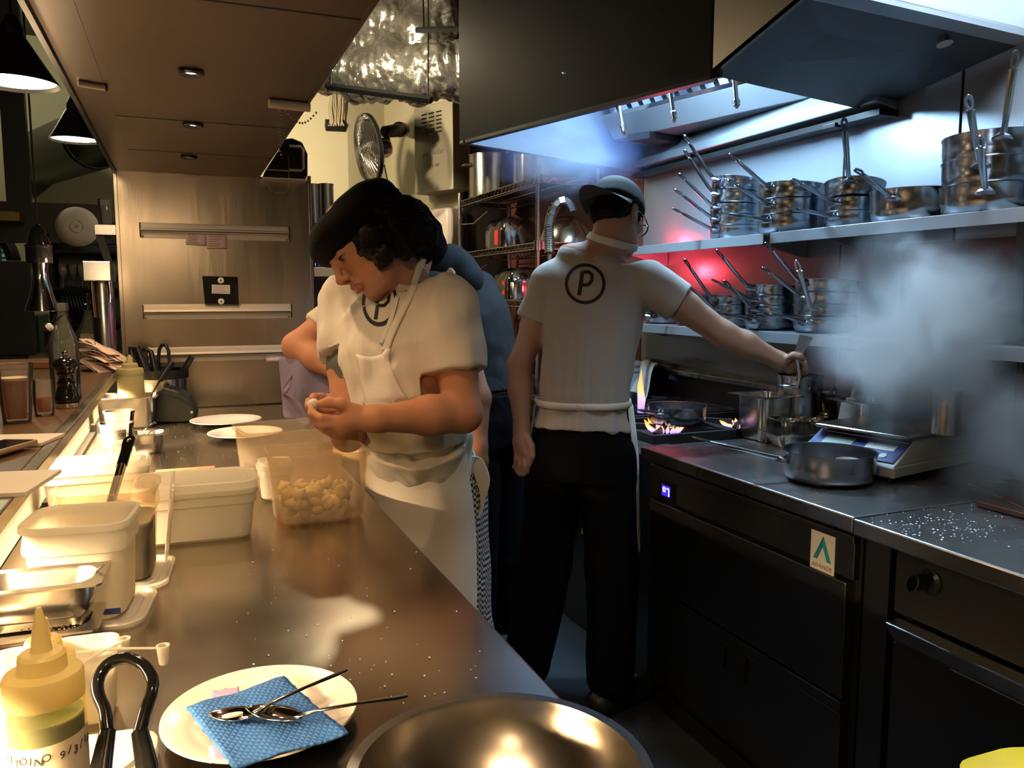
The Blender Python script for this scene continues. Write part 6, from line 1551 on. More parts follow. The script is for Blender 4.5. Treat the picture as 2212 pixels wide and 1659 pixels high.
class Head:
    def __init__(s, c, f, u, k=1.):
        s.c = A(c); s.f = A(f)/np.linalg.norm(f); u = A(u); u = u-s.f*(u@s.f); s.u = u/np.linalg.norm(u); s.l = np.cross(s.u, s.f)*-1; s.l = np.cross(s.f, s.u)*-1 if False else np.cross(s.u, s.f); s.k = k
        s.R = np.stack([s.l, s.f, s.u], 1)
    def w(s, x, y, z): return s.c+s.k*(s.l*x+s.f*y+s.u*z)
    def loc(s, P): return ((P-s.c)@s.R)/s.k
    def e(s, S, c, r, k=.01, mode='add'): S.ell(s.w(*c), A(r)*s.k, s.R, k*s.k, mode)
    def cp(s, S, a, b, ra, rb, k=.01, mode='add'): S.cap(s.w(*a), s.w(*b), ra*s.k, rb*s.k, k*s.k, mode)
    def build(s, S, ears=True, mouth_open=.0):
        e, cp = s.e, s.cp
        e(S, (0, -.018, .036), (.075, .094, .084), .02)
        e(S, (0, .028, -.030), (.060, .058, .085), .03)
        e(S, (0, .052, .030), (.056, .036, .045), .02)
        e(S, (0, .034, -.082), (.046, .044, .032), .03)
        e(S, (0, .074, -.104), (.019, .015, .014), .022)
        for x in (-1, 1):
            e(S, (x*.044, .056, -.022), (.021, .020, .018), .02)
            cp(S, (x*.056, -.012, -.055), (x*.026, .055, -.100), .014, .014, .03)
        cp(S, (-.034, .083, .022), (.034, .083, .022), .009, .009, .016)
        for x in (-1, 1): e(S, (x*.031, .100, .003), (.017, .016, .0115), .012, 'sub')
        cp(S, (0, .090, .016), (0, .110, -.030), .0068, .0105, .014); e(S, (0, .114, -.034), (.0105, .0105, .0098), .008)
        for x in (-1, 1):
            e(S, (x*.0125, .101, -.039), (.0075, .010, .0075), .006); e(S, (x*.0055, .108, -.0465), (.0035, .006, .004), .003, 'sub')
            e(S, (x*.031, .0775, .0085), (.0148, .0118, .0080), .004); e(S, (x*.031, .0770, -.0065), (.0140, .0105, .0045), .005)
        e(S, (0, .088, -.062), (.026, .014, .016), .012)
        e(S, (0, .0985, -.0615), (.0200, .0078, .0052), .004); e(S, (0, .0965, -.0735-mouth_open), (.0175, .0085, .0062), .004)
        cp(S, (-.020, .1015, -.0672-mouth_open/2), (.020, .1015, -.0672-mouth_open/2), .0016+mouth_open*.35, .0016+mouth_open*.35, .003, 'sub')
        cp(S, (0, .101, -.053), (0, .100, -.058), .0028, .0028, .004, 'sub')
        if ears:
            for x in (-1, 1):
                e(S, (x*.077, -.014, -.004), (.0085, .019, .030), .008); e(S, (x*.085, -.010, -.004), (.006, .011, .019), .005, 'sub'); e(S, (x*.075, -.004, -.030), (.007, .010, .011), .006)
    def lips(s, P):
        q = s.loc(P); return (np.abs(q[:, 0]) < .021) & (q[:, 1] > .092) & (q[:, 2] < -.0567) & (q[:, 2] > -.081) & ((q[:, 0]/.021)**2+((q[:, 2]+.0685)/.0125)**2 < 1)
    def stubble(s, P):
        q = s.loc(P); ch = (q[:, 2] < -.070) & (q[:, 1] > .02) & (q[:, 2] > -.13) & (np.abs(q[:, 0]) < .05) & (q[:, 1] > .055-.4*(q[:, 2]+.12)); mo = (np.abs(q[:, 0]) < .027) & (q[:, 2] < -.046) & (q[:, 2] > -.060) & (q[:, 1] > .080); return ch | mo
    def eyes(s, par):
        for x in (-1, 1):
            o = make('eyeball', MB().lathe([(.0118*math.sin(math.pi*k/12), -.0118*math.cos(math.pi*k/12)) for k in range(13)], 20), 'eye_white'); o.data.transform(Matrix.Translation(Vector(s.w(x*.031, .0775, .0005)))); bind(o, par)
            p = Vector(s.w(x*.031, .0775, .0005)); g = Vector(s.f*.86-s.u*.42).normalized()
            i_ = make('iris', MB().lathe([(.0056, 0), (.0045, .0012), (.001, .0016)], 16, frame(p+g*.0108, g.orthogonal(), g.cross(g.orthogonal()))), 'iris'); i_.data.transform(par.matrix_world.inverted()); i_.parent = o
            b = MB().tube([s.w(x*.013, .0965, .0185), s.w(x*.025, .0965, .0245), s.w(x*.038, .0895, .0265), s.w(x*.051, .0770, .0215)], [.0036, .0050, .0044, .0018], 8, flat=.8)
            bind(make('eyebrow', b, 'hair_black'), par)
            b = MB().tube([s.w(x*.0165, .0865, .0015), s.w(x*.024, .0898, .0030), s.w(x*.033, .0900, .0025), s.w(x*.043, .0845, -.0005)], [.0009, .0014, .0015, .0008], 6)
            bind(make('eyelash', b, 'hair_black'), par)
def hand(S, wrist, palm, fingers, thumb, r=.0085):
    """palm between wrist and knuckles; fingers: list of joint chains; thumb: joint chain"""
    w, p = A(wrist), A(palm)
    S.cap(w, p, .026, .030, .02)
    for i, ch in enumerate(fingers):
        ch = [A(q) for q in ch]; rr = r*(1.05, 1.08, 1.0, .86)[i % 4]
        S.cap(p, ch[0], .020, rr*1.35, .014); S.chain(ch, [rr*1.22, rr*1.12, rr*1.02, rr*.85][:len(ch)], .0035)
    t = [A(q) for q in thumb]; S.chain(t, [r*1.7, r*1.35, r*1.25, r*.98][:len(t)], .008)
def torso(S, secs, k=.02): S.loft(secs, k)
def decal(name, strips, shirt, par, m_='ink_black', off=.0016):
    """ink print: 2-D strips of photo points laid onto the cloth surface"""
    bpy.context.view_layer.update(); T = bvh_of(shirt); mb = MB(); Mi = shirt.matrix_world
    inv = Mi.inverted()
    for G in strips:
        P = []
        for row in G:
            R = []
            for x, y in row:
                d = ray(x, y).normalized(); h = T.ray_cast(inv @ CAM, d, 9)
                if h[0] is None: h = (CAM+d*2.0-Mi.translation,)
                R.append(Mi @ h[0]-d*off)
            P.append(R)
        mb.grid(P)
    o = make(name, mb, m_, None, smooth=80); return bind(o, par)
def ring2d(cx, cy, rx, ry, w, n=64, rot=0, a0=0, a1=360):
    out = []
    for k in range(n+1):
        a = math.radians(a0+(a1-a0)*k/n); row = []
        for j in range(4):
            q = 1-w*j/3; x, y = rx*q*math.cos(a), ry*q*math.sin(a); c, s = math.cos(rot), math.sin(rot); row.append((cx+x*c-y*s, cy+x*s+y*c))
        out.append(row)
    return out
def strip2d(pts, w):
    pts = [Vector((x, y, 0)) for x, y in pts]; D_ = []
    for i in range(len(pts)-1):
        for k in range(6): D_.append(pts[i].lerp(pts[i+1], k/6))
    D_.append(pts[-1]); out = []
    for i, p in enumerate(D_):
        t = (D_[min(i+1, len(D_)-1)]-D_[max(i-1, 0)]).normalized(); n = Vector((-t.y, t.x, 0)); out.append([(p.x+n.x*w*(j/3-.5), p.y+n.y*w*(j/3-.5)) for j in range(4)])
    return out
def arc(c, lat, fwd, hw, hd, a0, a1, n, wob=None):
    out = []
    for k in range(n+1):
        a = math.radians(a0+(a1-a0)*k/n); s = 1+(wob(k/n) if wob else 0); out.append(Vector(c+lat*(hw*s*math.sin(a))+fwd*(hd*s*math.cos(a))))
    return out
Zu = A((0, 0, 1))
# ---------------------------------------------------------------- cook peeling garlic
p1 = thing('person', 'cook in white T-shirt, apron and black hat, head bowed, peeling garlic at the counter', 'person', (0.60, 1.93, 0))
bpy.context.view_layer.update()
Ls, Rs = J(968, 662, 1.90), J(742, 655, 2.14)
lat = Ls-Rs; lat[2] = 0; lat /= np.linalg.norm(lat); fwd = np.cross(lat, Zu); fwd = -fwd if fwd@A(FW) > 0 else fwd   # chest faces the viewer's left
hip = J(916, 1010, 2.15); wai = J(888, 915, 2.07); che = J(868, 760, 2.0); top = J(872, 655, 2.01); nk = J(893, 618, 2.0)
Hd = Head(atD(787, 528, 1.93), -RT*.60-UPV*.62-FW*.50, -RT*.66+UPV*.75)
lo = np.minimum.reduce([hip, Ls, Rs, J(650, 880, 1.75), J(700, 400, 1.9)])-.16; hi = np.maximum.reduce([hip, Ls, Rs, J(1050, 900, 1.85), J(900, 400, 2.1)])+.14
lo[2] = hip[2]-.1; hi[2] = 1.72
S = SDF(lo, hi, .0034)
S.loft([(hip, lat, .155, .115), (wai, lat, .135, .105), (che, lat, .165, .115), (top, lat, .135, .085), (nk, lat, .06, .06)], .03)
Hd.build(S, False, .003)
S.cap(nk+A((0, 0, -.02)), Hd.w(0, -.035, -.045), .058, .052, .03)
Le, Lw = J(1000, 893, 1.86), J(812, 905, 1.75)
S.chain([Ls, (Ls+Le)/2, Le], [.056, .050, .042], .02); S.cap(Le, Le*.62+Lw*.38, .043, .044, .02); S.cap(Le*.62+Lw*.38, Lw, .044, .027, .02)
Re, Rw = J(752, 940, 2.02), J(722, 893, 1.90)
S.chain([Rs, (Rs+Re)/2, Re], [.052, .045, .038], .02); S.cap(Re, Rw, .040, .027, .02)
d0 = 1.735
hand(S, Lw, J(762, 903, 1.745), [
    [J(728, 905, d0), J(694, 904, d0-.015), J(674, 893, d0-.004), J(673, 880, d0+.004)],
    [J(730, 917, d0), J(698, 918, d0-.012), J(678, 906, d0+.006), J(677, 892, d0+.018)],
    [J(736, 927, d0+.004), J(706, 929, d0), J(688, 918, d0+.018), J(686, 904, d0+.03)],
    [J(744, 935, d0+.01), J(718, 938, d0+.01), J(700, 928, d0+.026), J(697, 916, d0+.036)]],
    [J(768, 888, d0), J(736, 872, d0-.012), J(710, 869, d0-.014), J(690, 873, d0-.006)], .0088)
d1 = 1.80
hand(S, Rw, J(712, 880, 1.86), [
    [J(702, 874, 1.835), J(686, 866, 1.80), J(668, 868, 1.775), J(665, 878, 1.765)],
    [J(704, 868, 1.845), J(690, 858, 1.815), J(678, 858, 1.79), J(672, 866, 1.775)],
    [J(708, 866, 1.855), J(696, 858, 1.83), J(688, 860, 1.81), J(682, 868, 1.80)],
    [J(712, 868, 1.865), J(702, 862, 1.845), J(696, 866, 1.83), J(692, 872, 1.82)]],
    [J(716, 890, 1.84), J(694, 890, 1.80), J(676, 884, 1.77), J(668, 876, 1.757)], .0085)
b1 = sdf_obj('body', S, 'skin_warm', None, 1)
MATS['stubble_warm'] = mat('stubble_warm', (.46, .235, .145), .6, var=.25, scale=90)
tq = J(716, 782, 2.05)
paint(b1, [('stubble_warm', Hd.stubble), ('lip', Hd.lips), ('tattoo', lambda P: (np.abs(P[:, 2]-tq[2]+.00) < .028+.012*np.sin(P[:, 0]*160)) & (np.linalg.norm(P-tq, axis=1) < .062) & (P[:, 0] < tq[0]+.02))])
bind(b1, p1); Hd.eyes(p1)
# T-shirt
S = SDF(lo, hi, .005)
S.loft([(hip+Zu*.00, lat, .160, .122), (J(890, 930, 2.03), lat, .155, .122), (J(878, 850, 2.0), lat, .168, .132), (che, lat, .183, .132), (J(868, 690, 2.0), lat, .165, .112), (top, lat, .128, .088), (J(888, 634, 2.0), lat, .085, .068)], .03)
for sh, el, e in ((Ls, Le, .62), (Rs, Re, .42)):
    q = sh+(el-sh)*e; ax = (el-sh)/np.linalg.norm(el-sh); S.cap(sh+Zu*.004, q+ax*.04, .070, .069, .035)
    S.cut(q, ax, .085, .25)
S.cap(nk+Zu*.012, Hd.w(0, -.03, -.05), .064, .06, .006, 'sub')
t1 = sdf_obj('t_shirt', S, 'shirt_white', None, 2)
def f1(p):
    q = np.array(p); a = (q-che)@lat; b = (q-che)@fwd; z = p.z
    v = mnoise.noise(Vector((a*26+z*6, b*22, z*5+a*5)))*.009+mnoise.noise(Vector((a*11-z*9, b*11, z*10)))*.009
    return v+mnoise.noise(Vector((a*48+z*22, b*40, z*20)))*.002
folds(t1, f1)
bind(t1, p1)
ci = lambda x, y: (x, y)
decal('chest_logo', [ring2d(820, 651, 38, 54, .17, rot=.06), strip2d([(822, 622), (816, 655), (811, 690)], 7.5), strip2d([(822, 625), (834, 624), (841, 634), (839, 650), (830, 660), (817, 660)], 6.5)], t1, p1)
# apron: bib, straps, skirt with a tied waist
Tb = bvh_of(t1); inv1 = t1.matrix_world.inverted()
Tbody = bvh_of(b1)
def onshirt(x, y, off, skin=True):
    d = ray(x, y).normalized(); hs = [h for h in (T.ray_cast(CAM-p1.location, d, 9) for T in ((Tb, Tbody) if skin else (Tb,))) if h[0] is not None]
    h = min(hs, key=lambda q: q[3]) if hs else None
    return (h[0]+p1.location-d*off) if h else CAM+d*2.0
rows = []
TL, TR, BL, BR = (768, 764), (846, 752), (792, 888), (905, 880)
for i in range(13):
    u = i/12; row = []
    for j in range(13):
        v = j/12; x = (TL[0]*(1-u)+BL[0]*u)*(1-v)+(TR[0]*(1-u)+BR[0]*u)*v-14*math.sin(v*math.pi)*u*(1-u); y = (TL[1]*(1-u)+BL[1]*u)*(1-v)+(TR[1]*(1-u)+BR[1]*u)*v+12*(1-u)*math.sin(v*math.pi)*(v < .8)
        if v > .8: x -= 30*math.sin(u*math.pi)*(v-.8)/.2
        row.append(onshirt(x, y, .010+.010*(1-u)*(1-abs(2*v-1))+.004*math.sin(v*9+u*3), False))
    rows.append(row)
bind(make('apron_bib', MB().grid(rows), 'apron_white', None, smooth=80, solid=.002), p1)
def strap(pts, w, name='apron_strap', off=.006):
    G = []
    for row in strip2d(pts, w): G.append([onshirt(x, y, off) for x, y in row])
    return bind(make(name, MB().grid(G), 'apron_white', None, smooth=80, solid=.0025), p1)
strap([(914, 558), (904, 588), (893, 618), (876, 655), (858, 692), (842, 728), (832, 758)], 15)
strap([(858, 640), (848, 680), (834, 718), (822, 742)], 9)
def neck_loop(par, body, shirt, base, ax, l_, f_, a0, a1, h0, h1, off=.005):
    bpy.context.view_layer.update(); T = [bvh_of(body), bvh_of(shirt)]; o = Vector(par.location); rr = []
    for k in range(25):
        a = math.radians(a0+(a1-a0)*k/24); d = Vector(l_*math.sin(a)+f_*math.cos(a)); row = []
        for j in range(4):
            lift = h0[0]+(h0[1]-h0[0])*.5*(1-math.cos(a-math.radians((a0+a1)/2))) ; c = Vector(base)+Vector(ax)*(lift+h1*(j/3-.5)); st = c+d*.2
            hs = [h for h in (t_.ray_cast(st-o, -d, .3) for t_ in T) if h[0] is not None]; h = min(hs, key=lambda q: q[3]) if hs else None
            row.append(h[0]+o+d*off if h else c+d*.07)
        rr.append(row)
    return bind(make('neck_loop', MB().grid(rr), 'apron_white', None, smooth=80, solid=.003), par)
ax = Hd.w(0, -.032, -.05)-nk; ax /= np.linalg.norm(ax); l2 = lat-ax*(lat@ax); l2 /= np.linalg.norm(l2); f2 = np.cross(ax, l2); f2 = -f2 if f2@fwd < 0 else f2
neck_loop(p1, b1, t1, nk, ax, l2, f2, 110, 250, (.045, .02), .020)
sk = []
for i in range(15):
    u = i/14; z = wai[2]+.03-u*.62; c = A((wai[0]+(hip[0]-wai[0])*min(1, u*2), wai[1]+(hip[1]-wai[1])*min(1, u*2), z))
    hw = .160+.018*min(1, u*3); hd = .118+.008*min(1, u*3)
    sk.append(arc(c, lat, fwd, hw, hd, -118, 96, 60, lambda t, u=u: .030*u*math.sin(t*23+u*2)+.02*mnoise.noise(Vector((t*6, u*5, 1)))+.028*math.exp(-((u-.25+.25*(t-.5))/.05)**2)*(.6+.4*math.sin(t*15))+.025*math.exp(-((u-.05)/.04)**2)))
bind(make('apron_skirt', MB().grid(sk), 'apron_white', None, smooth=80, solid=.003, sub=1), p1)
rr = []
for dz in (-.016, 0, .016): rr.append(arc(wai+Zu*(.012+dz), lat, fwd, .171-.004*abs(dz)/.016, .139, -180, 180, 64, lambda t: .012*math.sin(t*40+dz*90)))
bind(make('apron_tie', MB().grid(rr), 'apron_white', None, smooth=80, solid=.004), p1)
# towel tucked at the hip
tw0 = J(1026, 985, 2.06); rows = []
for i in range(10):
    u = i/9; rows.append([Vector(tw0+A(RT)*(-.03+.052*j/6+.018*math.sin(u*5+j))+Zu*(-.165*u)+A(FW)*(.012*math.sin(j*1.7+u*3))) for j in range(7)])
bind(make('tucked_cloth', MB().grid(rows), 'apron_white', None, smooth=80, solid=.004, sub=1), p1)
# checked trousers and shoes
S = SDF(np.minimum(hip, hip)-A((.3, .3, hip[2])), hip+A((.3, .3, .1)), .008)
S.loft([(hip-Zu*.12, lat, .160, .120), (hip, lat, .155, .118), (hip+Zu*.06, lat, .150, .115)], .02)
for s in (-1, 1):
    a = hip+lat*s*.080-fwd*.03-Zu*.06; k_ = hip+lat*s*.088-fwd*.045-Zu*(hip[2]-.48); n_ = hip+lat*s*.10-fwd*.05-Zu*(hip[2]-.10)
    S.chain([a, k_, n_], [.088, .086, .080], .02)
tr = sdf_obj('trousers', S, 'check_cloth', None, 2); folds(tr, lambda p: .006*mnoise.noise(Vector((p.x*18, p.y*18, p.z*7)))); bind(tr, p1)
for s in (-1, 1):
    n_ = hip+lat*s*.11-fwd*.03; n_[2] = .045
    S = SDF(n_-.2, n_+.25, .007); S.cap(n_-fwd*.03, n_+fwd*.15-Zu*.01, .043, .038, .02); S.cap(n_-fwd*.02, n_+Zu*.06, .045, .042, .02)
    bind(sdf_obj('shoe', S, 'shoe_black', None, 1), p1)
# hair and hat
def fuzz(o, amp, sc):
    folds(o, lambda p: amp*(mnoise.noise(p*sc)+.6*mnoise.noise(p*sc*2.1)+.35*abs(mnoise.noise(p*sc*4.3))))
S = SDF(Hd.c-.24, Hd.c+.24, .0045)
Hd.e(S, (0, -.060, .022), (.098, .098, .088), .02)
for x in (-1, 1):
    Hd.e(S, (x*.074, .014, -.026), (.030, .046, .054), .02); Hd.e(S, (x*.078, -.042, -.052), (.036, .052, .056), .02); Hd.e(S, (x*.060, -.092, -.060), (.045, .048, .058), .02)
Hd.e(S, (0, -.125, -.020), (.07, .045, .07), .02); Hd.e(S, (0, -.115, -.075), (.065, .045, .055), .02)
for k in range(9): Hd.e(S, (.088+.012*math.sin(k*2.1), .045-.018*k, -.062-.022*math.sin(k*.38)-.012*math.cos(k*1.9)), (.017, .018, .020), .008)
hr = sdf_obj('hair', S, 'hair_black', None, 1); fuzz(hr, .0095, 40); bind(hr, p1)
S = SDF(Hd.c-.26, Hd.c+.26, .005)
Hd.e(S, (0, -.020, .048), (.099, .122, .068), .02); Hd.e(S, (0, .058, .052), (.072, .054, .046), .03); Hd.e(S, (0, -.075, .062), (.090, .085, .055), .03)
Hd.e(S, (0, .03, -.035), (.075, .10, .062), .01, 'sub')
ht = sdf_obj('hat', S, 'hat_black', None, 2); folds(ht, lambda p: .004*mnoise.noise(p*20)); bind(ht, p1)
# knife and garlic in the hands
kn = thing('paring_knife', 'small paring knife held by the cook peeling garlic', 'knife', atD(672, 872, 1.765))
o = kn.location.copy(); a, b = atD(671, 869, 1.765)-o, atD(649, 834, 1.80)-o
d = (b-a).normalized(); s_ = d.cross(FW).normalized(); n_ = s_.cross(d)
make('blade', MB().hexa([a+s_*.006+n_*.0006, a-s_*.006+n_*.0006, a-s_*.006-n_*.0006, a+s_*.006-n_*.0006, b+s_*.001+n_*.0003, b-s_*.001+n_*.0003, b-s_*.001-n_*.0003, b+s_*.001-n_*.0003]), 'tray_steel', kn, smooth=0)
make('handle', MB().tube([a, atD(688, 884, 1.79)-o, atD(702, 890, 1.82)-o], [.006, .008, .007], 10), 'black_plastic', kn)
gl = make('garlic_bulb', MB().lathe([(.002, -.015), (.010, -.010), (.014, 0), (.010, .009), (.003, .016)], 14, Matrix.Rotation(.9, 4, 'X')), 'off_white', None, smooth=60, loc=atD(677, 874, 1.748)); tag(gl, 'garlic clove being peeled between the cook\'s fingers', 'garlic')

# ---------------------------------------------------------------- cook at the range, seen from behind
p2 = thing('person', 'cook with backwards black cap and glasses, back turned, reaching over the range', 'person', (1.25, 2.35, 0))
bpy.context.view_layer.update()
L2, R2 = J(1190, 612, 2.74), J(1398, 606, 2.66)
lat2 = R2-L2; lat2[2] = 0; lat2 /= np.linalg.norm(lat2); bk2 = np.cross(lat2, Zu); bk2 = -bk2 if bk2@A(FW) > 0 else bk2; fw2 = -bk2
top2 = J(1290, 570, 2.70); nk2 = J(1308, 532, 2.70); che2 = J(1270, 690, 2.72); wai2 = J(1262, 855, 2.72); hip2 = J(1256, 960, 2.72)
H2 = Head(atD(1335, 468, 2.70), RT*.62+FW*.70-UPV*.34, UPV*.95+RT*.12+FW*.25, .98)
E2, W2 = J(1562, 722, 2.66), J(1682, 778, 2.68)
EL, WL = J(1122, 790, 2.76), J(1127, 925, 2.72)
lo = np.minimum.reduce([hip2, L2, R2, E2, W2, EL, WL, J(1745, 800, 2.62), J(1110, 1000, 2.7)])-.13; hi = np.maximum.reduce([hip2, R2, J(1745, 800, 2.75), E2, H2.c])+.16; lo[2] = hip2[2]-.14
S = SDF(lo, hi, .0042)
S.loft([(hip2, lat2, .13, .09), (wai2, lat2, .125, .09), (che2, lat2, .165, .11), (top2, lat2, .14, .08), (nk2, lat2, .06, .06)], .03)
H2.build(S, True); S.cap(nk2-Zu*.03, H2.w(0, -.03, -.05), .060, .056, .03)
S.chain([R2, (R2+E2)/2, E2], [.056, .050, .042], .02); S.cap(E2, E2*.6+W2*.4, .043, .042, .02); S.cap(E2*.6+W2*.4, W2, .042, .027, .02)
S.chain([L2, (L2+EL)/2, EL], [.054, .047, .040], .02); S.cap(EL, EL*.6+WL*.4, .041, .039, .02); S.cap(EL*.6+WL*.4, WL, .039, .026, .02)
hand(S, W2, J(1708, 788, 2.69), [
    [J(1722, 778, 2.66), J(1737, 784, 2.65), J(1738, 798, 2.66), J(1728, 804, 2.68)],
    [J(1723, 785, 2.68), J(1739, 792, 2.67), J(1738, 806, 2.68), J(1727, 810, 2.70)],
    [J(1722, 793, 2.70), J(1736, 800, 2.70), J(1734, 812, 2.71), J(1724, 815, 2.72)],
    [J(1720, 800, 2.72), J(1731, 808, 2.72), J(1729, 817, 2.73), J(1720, 819, 2.73)]],
    [J(1700, 776, 2.66), J(1714, 768, 2.63), J(1727, 769, 2.62), J(1735, 776, 2.63)], .0088)
hand(S, WL, J(1126, 955, 2.71), [
    [J(1136, 975, 2.69), J(1142, 1000, 2.69), J(1138, 1018, 2.70), J(1130, 1020, 2.71)],
    [J(1130, 978, 2.70), J(1134, 1006, 2.69), J(1130, 1024, 2.70), J(1122, 1024, 2.71)],
    [J(1123, 977, 2.71), J(1124, 1004, 2.70), J(1121, 1020, 2.71), J(1115, 1018, 2.72)],
    [J(1116, 974, 2.72), J(1115, 996, 2.72), J(1113, 1010, 2.72), J(1109, 1008, 2.73)]],
    [J(1138, 945, 2.69), J(1148, 965, 2.68), J(1150, 984, 2.68), J(1146, 998, 2.69)], .0088)
b2 = sdf_obj('body', S, 'skin_pale', None, 1); mat('stubble_pale', (.26, .16, .12), .6, var=.25, scale=90); paint(b2, [('stubble_pale', H2.stubble), ('lip', H2.lips)]); bind(b2, p2); H2.eyes(p2)
lo2 = lo.copy(); S = SDF(lo2, hi, .0055)
S.loft([(J(1256, 928, 2.72), lat2, .166, .128), (J(1258, 885, 2.72), lat2, .150, .120), (J(1262, 850, 2.72), lat2, .156, .128), (J(1266, 790, 2.72), lat2, .168, .132), (che2, lat2, .186, .128), (J(1278, 625, 2.71), lat2, .178, .105), (top2, lat2, .140, .082), (J(1300, 546, 2.70), lat2, .085, .066)], .03)
for sh, el, e in ((R2, E2, .42), (L2, EL, .46)):
    q = sh+(el-sh)*e; ax = (el-sh)/np.linalg.norm(el-sh); S.cap(sh+Zu*.002, q+ax*.04, .068, .072, .035); S.cut(q, ax, .085, .25)
S.cap(nk2+Zu*.048, H2.w(0, -.03, -.05), .058, .06, .006, 'sub')
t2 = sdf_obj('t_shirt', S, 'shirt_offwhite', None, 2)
def f2_(p):
    q = np.array(p); a = (q-che2)@lat2; b = (q-che2)@fw2; z = p.z; dz = max(0, min(1, (1.42-z)/.25))
    v = mnoise.noise(Vector((a*24+.3*math.sin(z*7), b*16, z*2.2)))*.013*dz+mnoise.noise(Vector((a*52, b*30, z*4)))*.0045*dz
    return v+mnoise.noise(Vector((a*12+z*8, b*12, z*9)))*.004
folds(t2, f2_); bind(t2, p2)
decal('back_logo', [ring2d(1264, 613, 44, 44, .16), strip2d([(1258, 586), (1255, 610), (1251, 638)], 8.5), strip2d([(1259, 588), (1271, 587), (1279, 594), (1278, 606), (1271, 615), (1255, 616)], 7.5)], t2, p2)
# apron seen from the back: neck loop, tied waist string, panel edges on both sides
ax = H2.w(0, -.03, -.05)-nk2; ax /= np.linalg.norm(ax); l2 = lat2-ax*(lat2@ax); l2 /= np.linalg.norm(l2); f2 = np.cross(ax, l2); f2 = -f2 if f2@fw2 < 0 else f2
neck_loop(p2, b2, t2, nk2, ax, l2, f2, 70, 290, (.040, .005), .024)
rr = []
for dz in (-.012, 0, .010): rr.append(arc(J(1260, 868, 2.72)+Zu*dz, lat2, fw2, .160, .128, -180, 180, 64, lambda t, dz=dz: .02*math.sin(t*31+dz*60)+.012*math.sin(t*57)))
bind(make('apron_tie', MB().grid(rr), 'apron_white', None, smooth=80, solid=.006), p2)
sk = []
for i in range(13):
    u = i/12; c = J(1258, 872, 2.72)-Zu*(.50*u); c = c+fw2*.02
    sk.append(arc(c, lat2, fw2, .166+.016*min(1, u*3)+.020*u, .130, -112-(-6*u), 112-6*u, 44, lambda t, u=u: .02*math.sin(t*17+u*3)*u))
bind(make('apron_skirt', MB().grid(sk), 'apron_white', None, smooth=80, solid=.003, sub=1), p2)
S = SDF(hip2-A((.38, .38, hip2[2])), hip2+A((.34, .34, .12)), .008)
S.loft([(hip2-Zu*.11, lat2, .178, .130), (hip2, lat2, .168, .125), (hip2+Zu*.06, lat2, .152, .115)], .02)
kR, nR = J(1322, 1225, 2.72), J(1318, 1488, 2.71); kL, nL = J(1178, 1215, 2.82), J(1140, 1440, 2.88)
S.chain([hip2+lat2*.085-Zu*.05, kR, nR+Zu*.035], [.098, .090, .080], .02); S.chain([hip2-lat2*.085-Zu*.05, kL, nL+Zu*.02], [.098, .090, .086], .02)
tr = sdf_obj('trousers', S, 'trouser_black', None, 2); folds(tr, lambda p: .008*mnoise.noise(Vector((p.x*14, p.y*14, p.z*6)))); bind(tr, p2)
for n_, dr in ((nR, A(RT)*.80+A(FW)*.55), (nL, A(FW)*.9+A(RT)*.2)):
    dr = dr.copy(); dr[2] = 0; dr /= np.linalg.norm(dr); g = n_.copy(); g[2] = .045
    S = SDF(g-.25, g+.28, .006); S.cap(g-dr*.05, g+dr*.16-Zu*.008, .044, .040, .02); S.cap(g-dr*.03, g+dr*.03+Zu*.015, .046, .044, .02)
    bind(sdf_obj('shoe', S, 'shoe_black', None, 1), p2)
    S = SDF(g-.12, g+.16, .006); S.cap(g+Zu*.02, g+Zu*.10, .036, .040, .01); bind(sdf_obj('ankle', S, 'skin_pale', None, 1), p2)
# short hair, cap, glasses
S = SDF(H2.c-.2, H2.c+.2, .0045)
H2.e(S, (0, -.030, .020), (.078, .086, .074), .02); H2.e(S, (0, -.060, -.020), (.066, .048, .046), .02)
H2.cp(S, (0, .05, -.06), (0, .16, -.02), .10, .10, .01, 'sub')
for x in (-1, 1): H2.e(S, (x*.088, -.008, -.012), (.022, .030, .040), .006, 'sub')
for x in (-1, 1): H2.cp(S, (x*.074, .020, .015), (x*.075, .018, -.022), .008, .006, .01)
hr = sdf_obj('hair', S, 'hair_black', None, 1); fuzz(hr, .0015, 90); bind(hr, p2)
S = SDF(H2.c-.26, H2.c+.26, .0045)
H2.e(S, (0, -.016, .050), (.087, .105, .080), .01)
H2.e(S, (0, -.016, .030), (.089, .107, .030), .02)
H2.cp(S, (-.2, .0, -.052), (.2, .0, -.052), .072, .072, .006, 'sub')
H2.e(S, (0, -.014, .028), (.079, .097, .060), .006, 'sub')
cp_ = sdf_obj('cap', S, 'cap_black', None, 2); bind(cp_, p2)
rows = []
for i in range(9):
    u = i/8; row = []
    for j in range(17):
        a = math.radians(-72+144*j/16); rr_ = 1+u*.80*max(0, math.cos(a*1.05))**.7
        row.append(Vector(H2.w(.088*math.sin(a)*(1+.05*u), -.016-.104*math.cos(a)*rr_, +.014-.012*u*math.cos(a)-.018*(math.sin(a)**2)*u)))
    rows.append(row)
vz = make('visor', MB().grid(rows), 'cap_grey', None, smooth=80, solid=.004); bind(vz, p2)
gm = MB()
for x in (-1, 1):
    gm.tube([H2.w(x*.033+.026*math.cos(a), .112-.006*abs(x*.033+.026*math.cos(a))/.03, -.006+.021*math.sin(a)) for a in [2*math.pi*k/24 for k in range(25)]], .0026, 6, caps=False)
    gm.tube([H2.w(x*.059, .104, .004), H2.w(x*.076, .05, .006), H2.w(x*.080, -.005, .004), H2.w(x*.079, -.020, -.008)], .0022, 6)
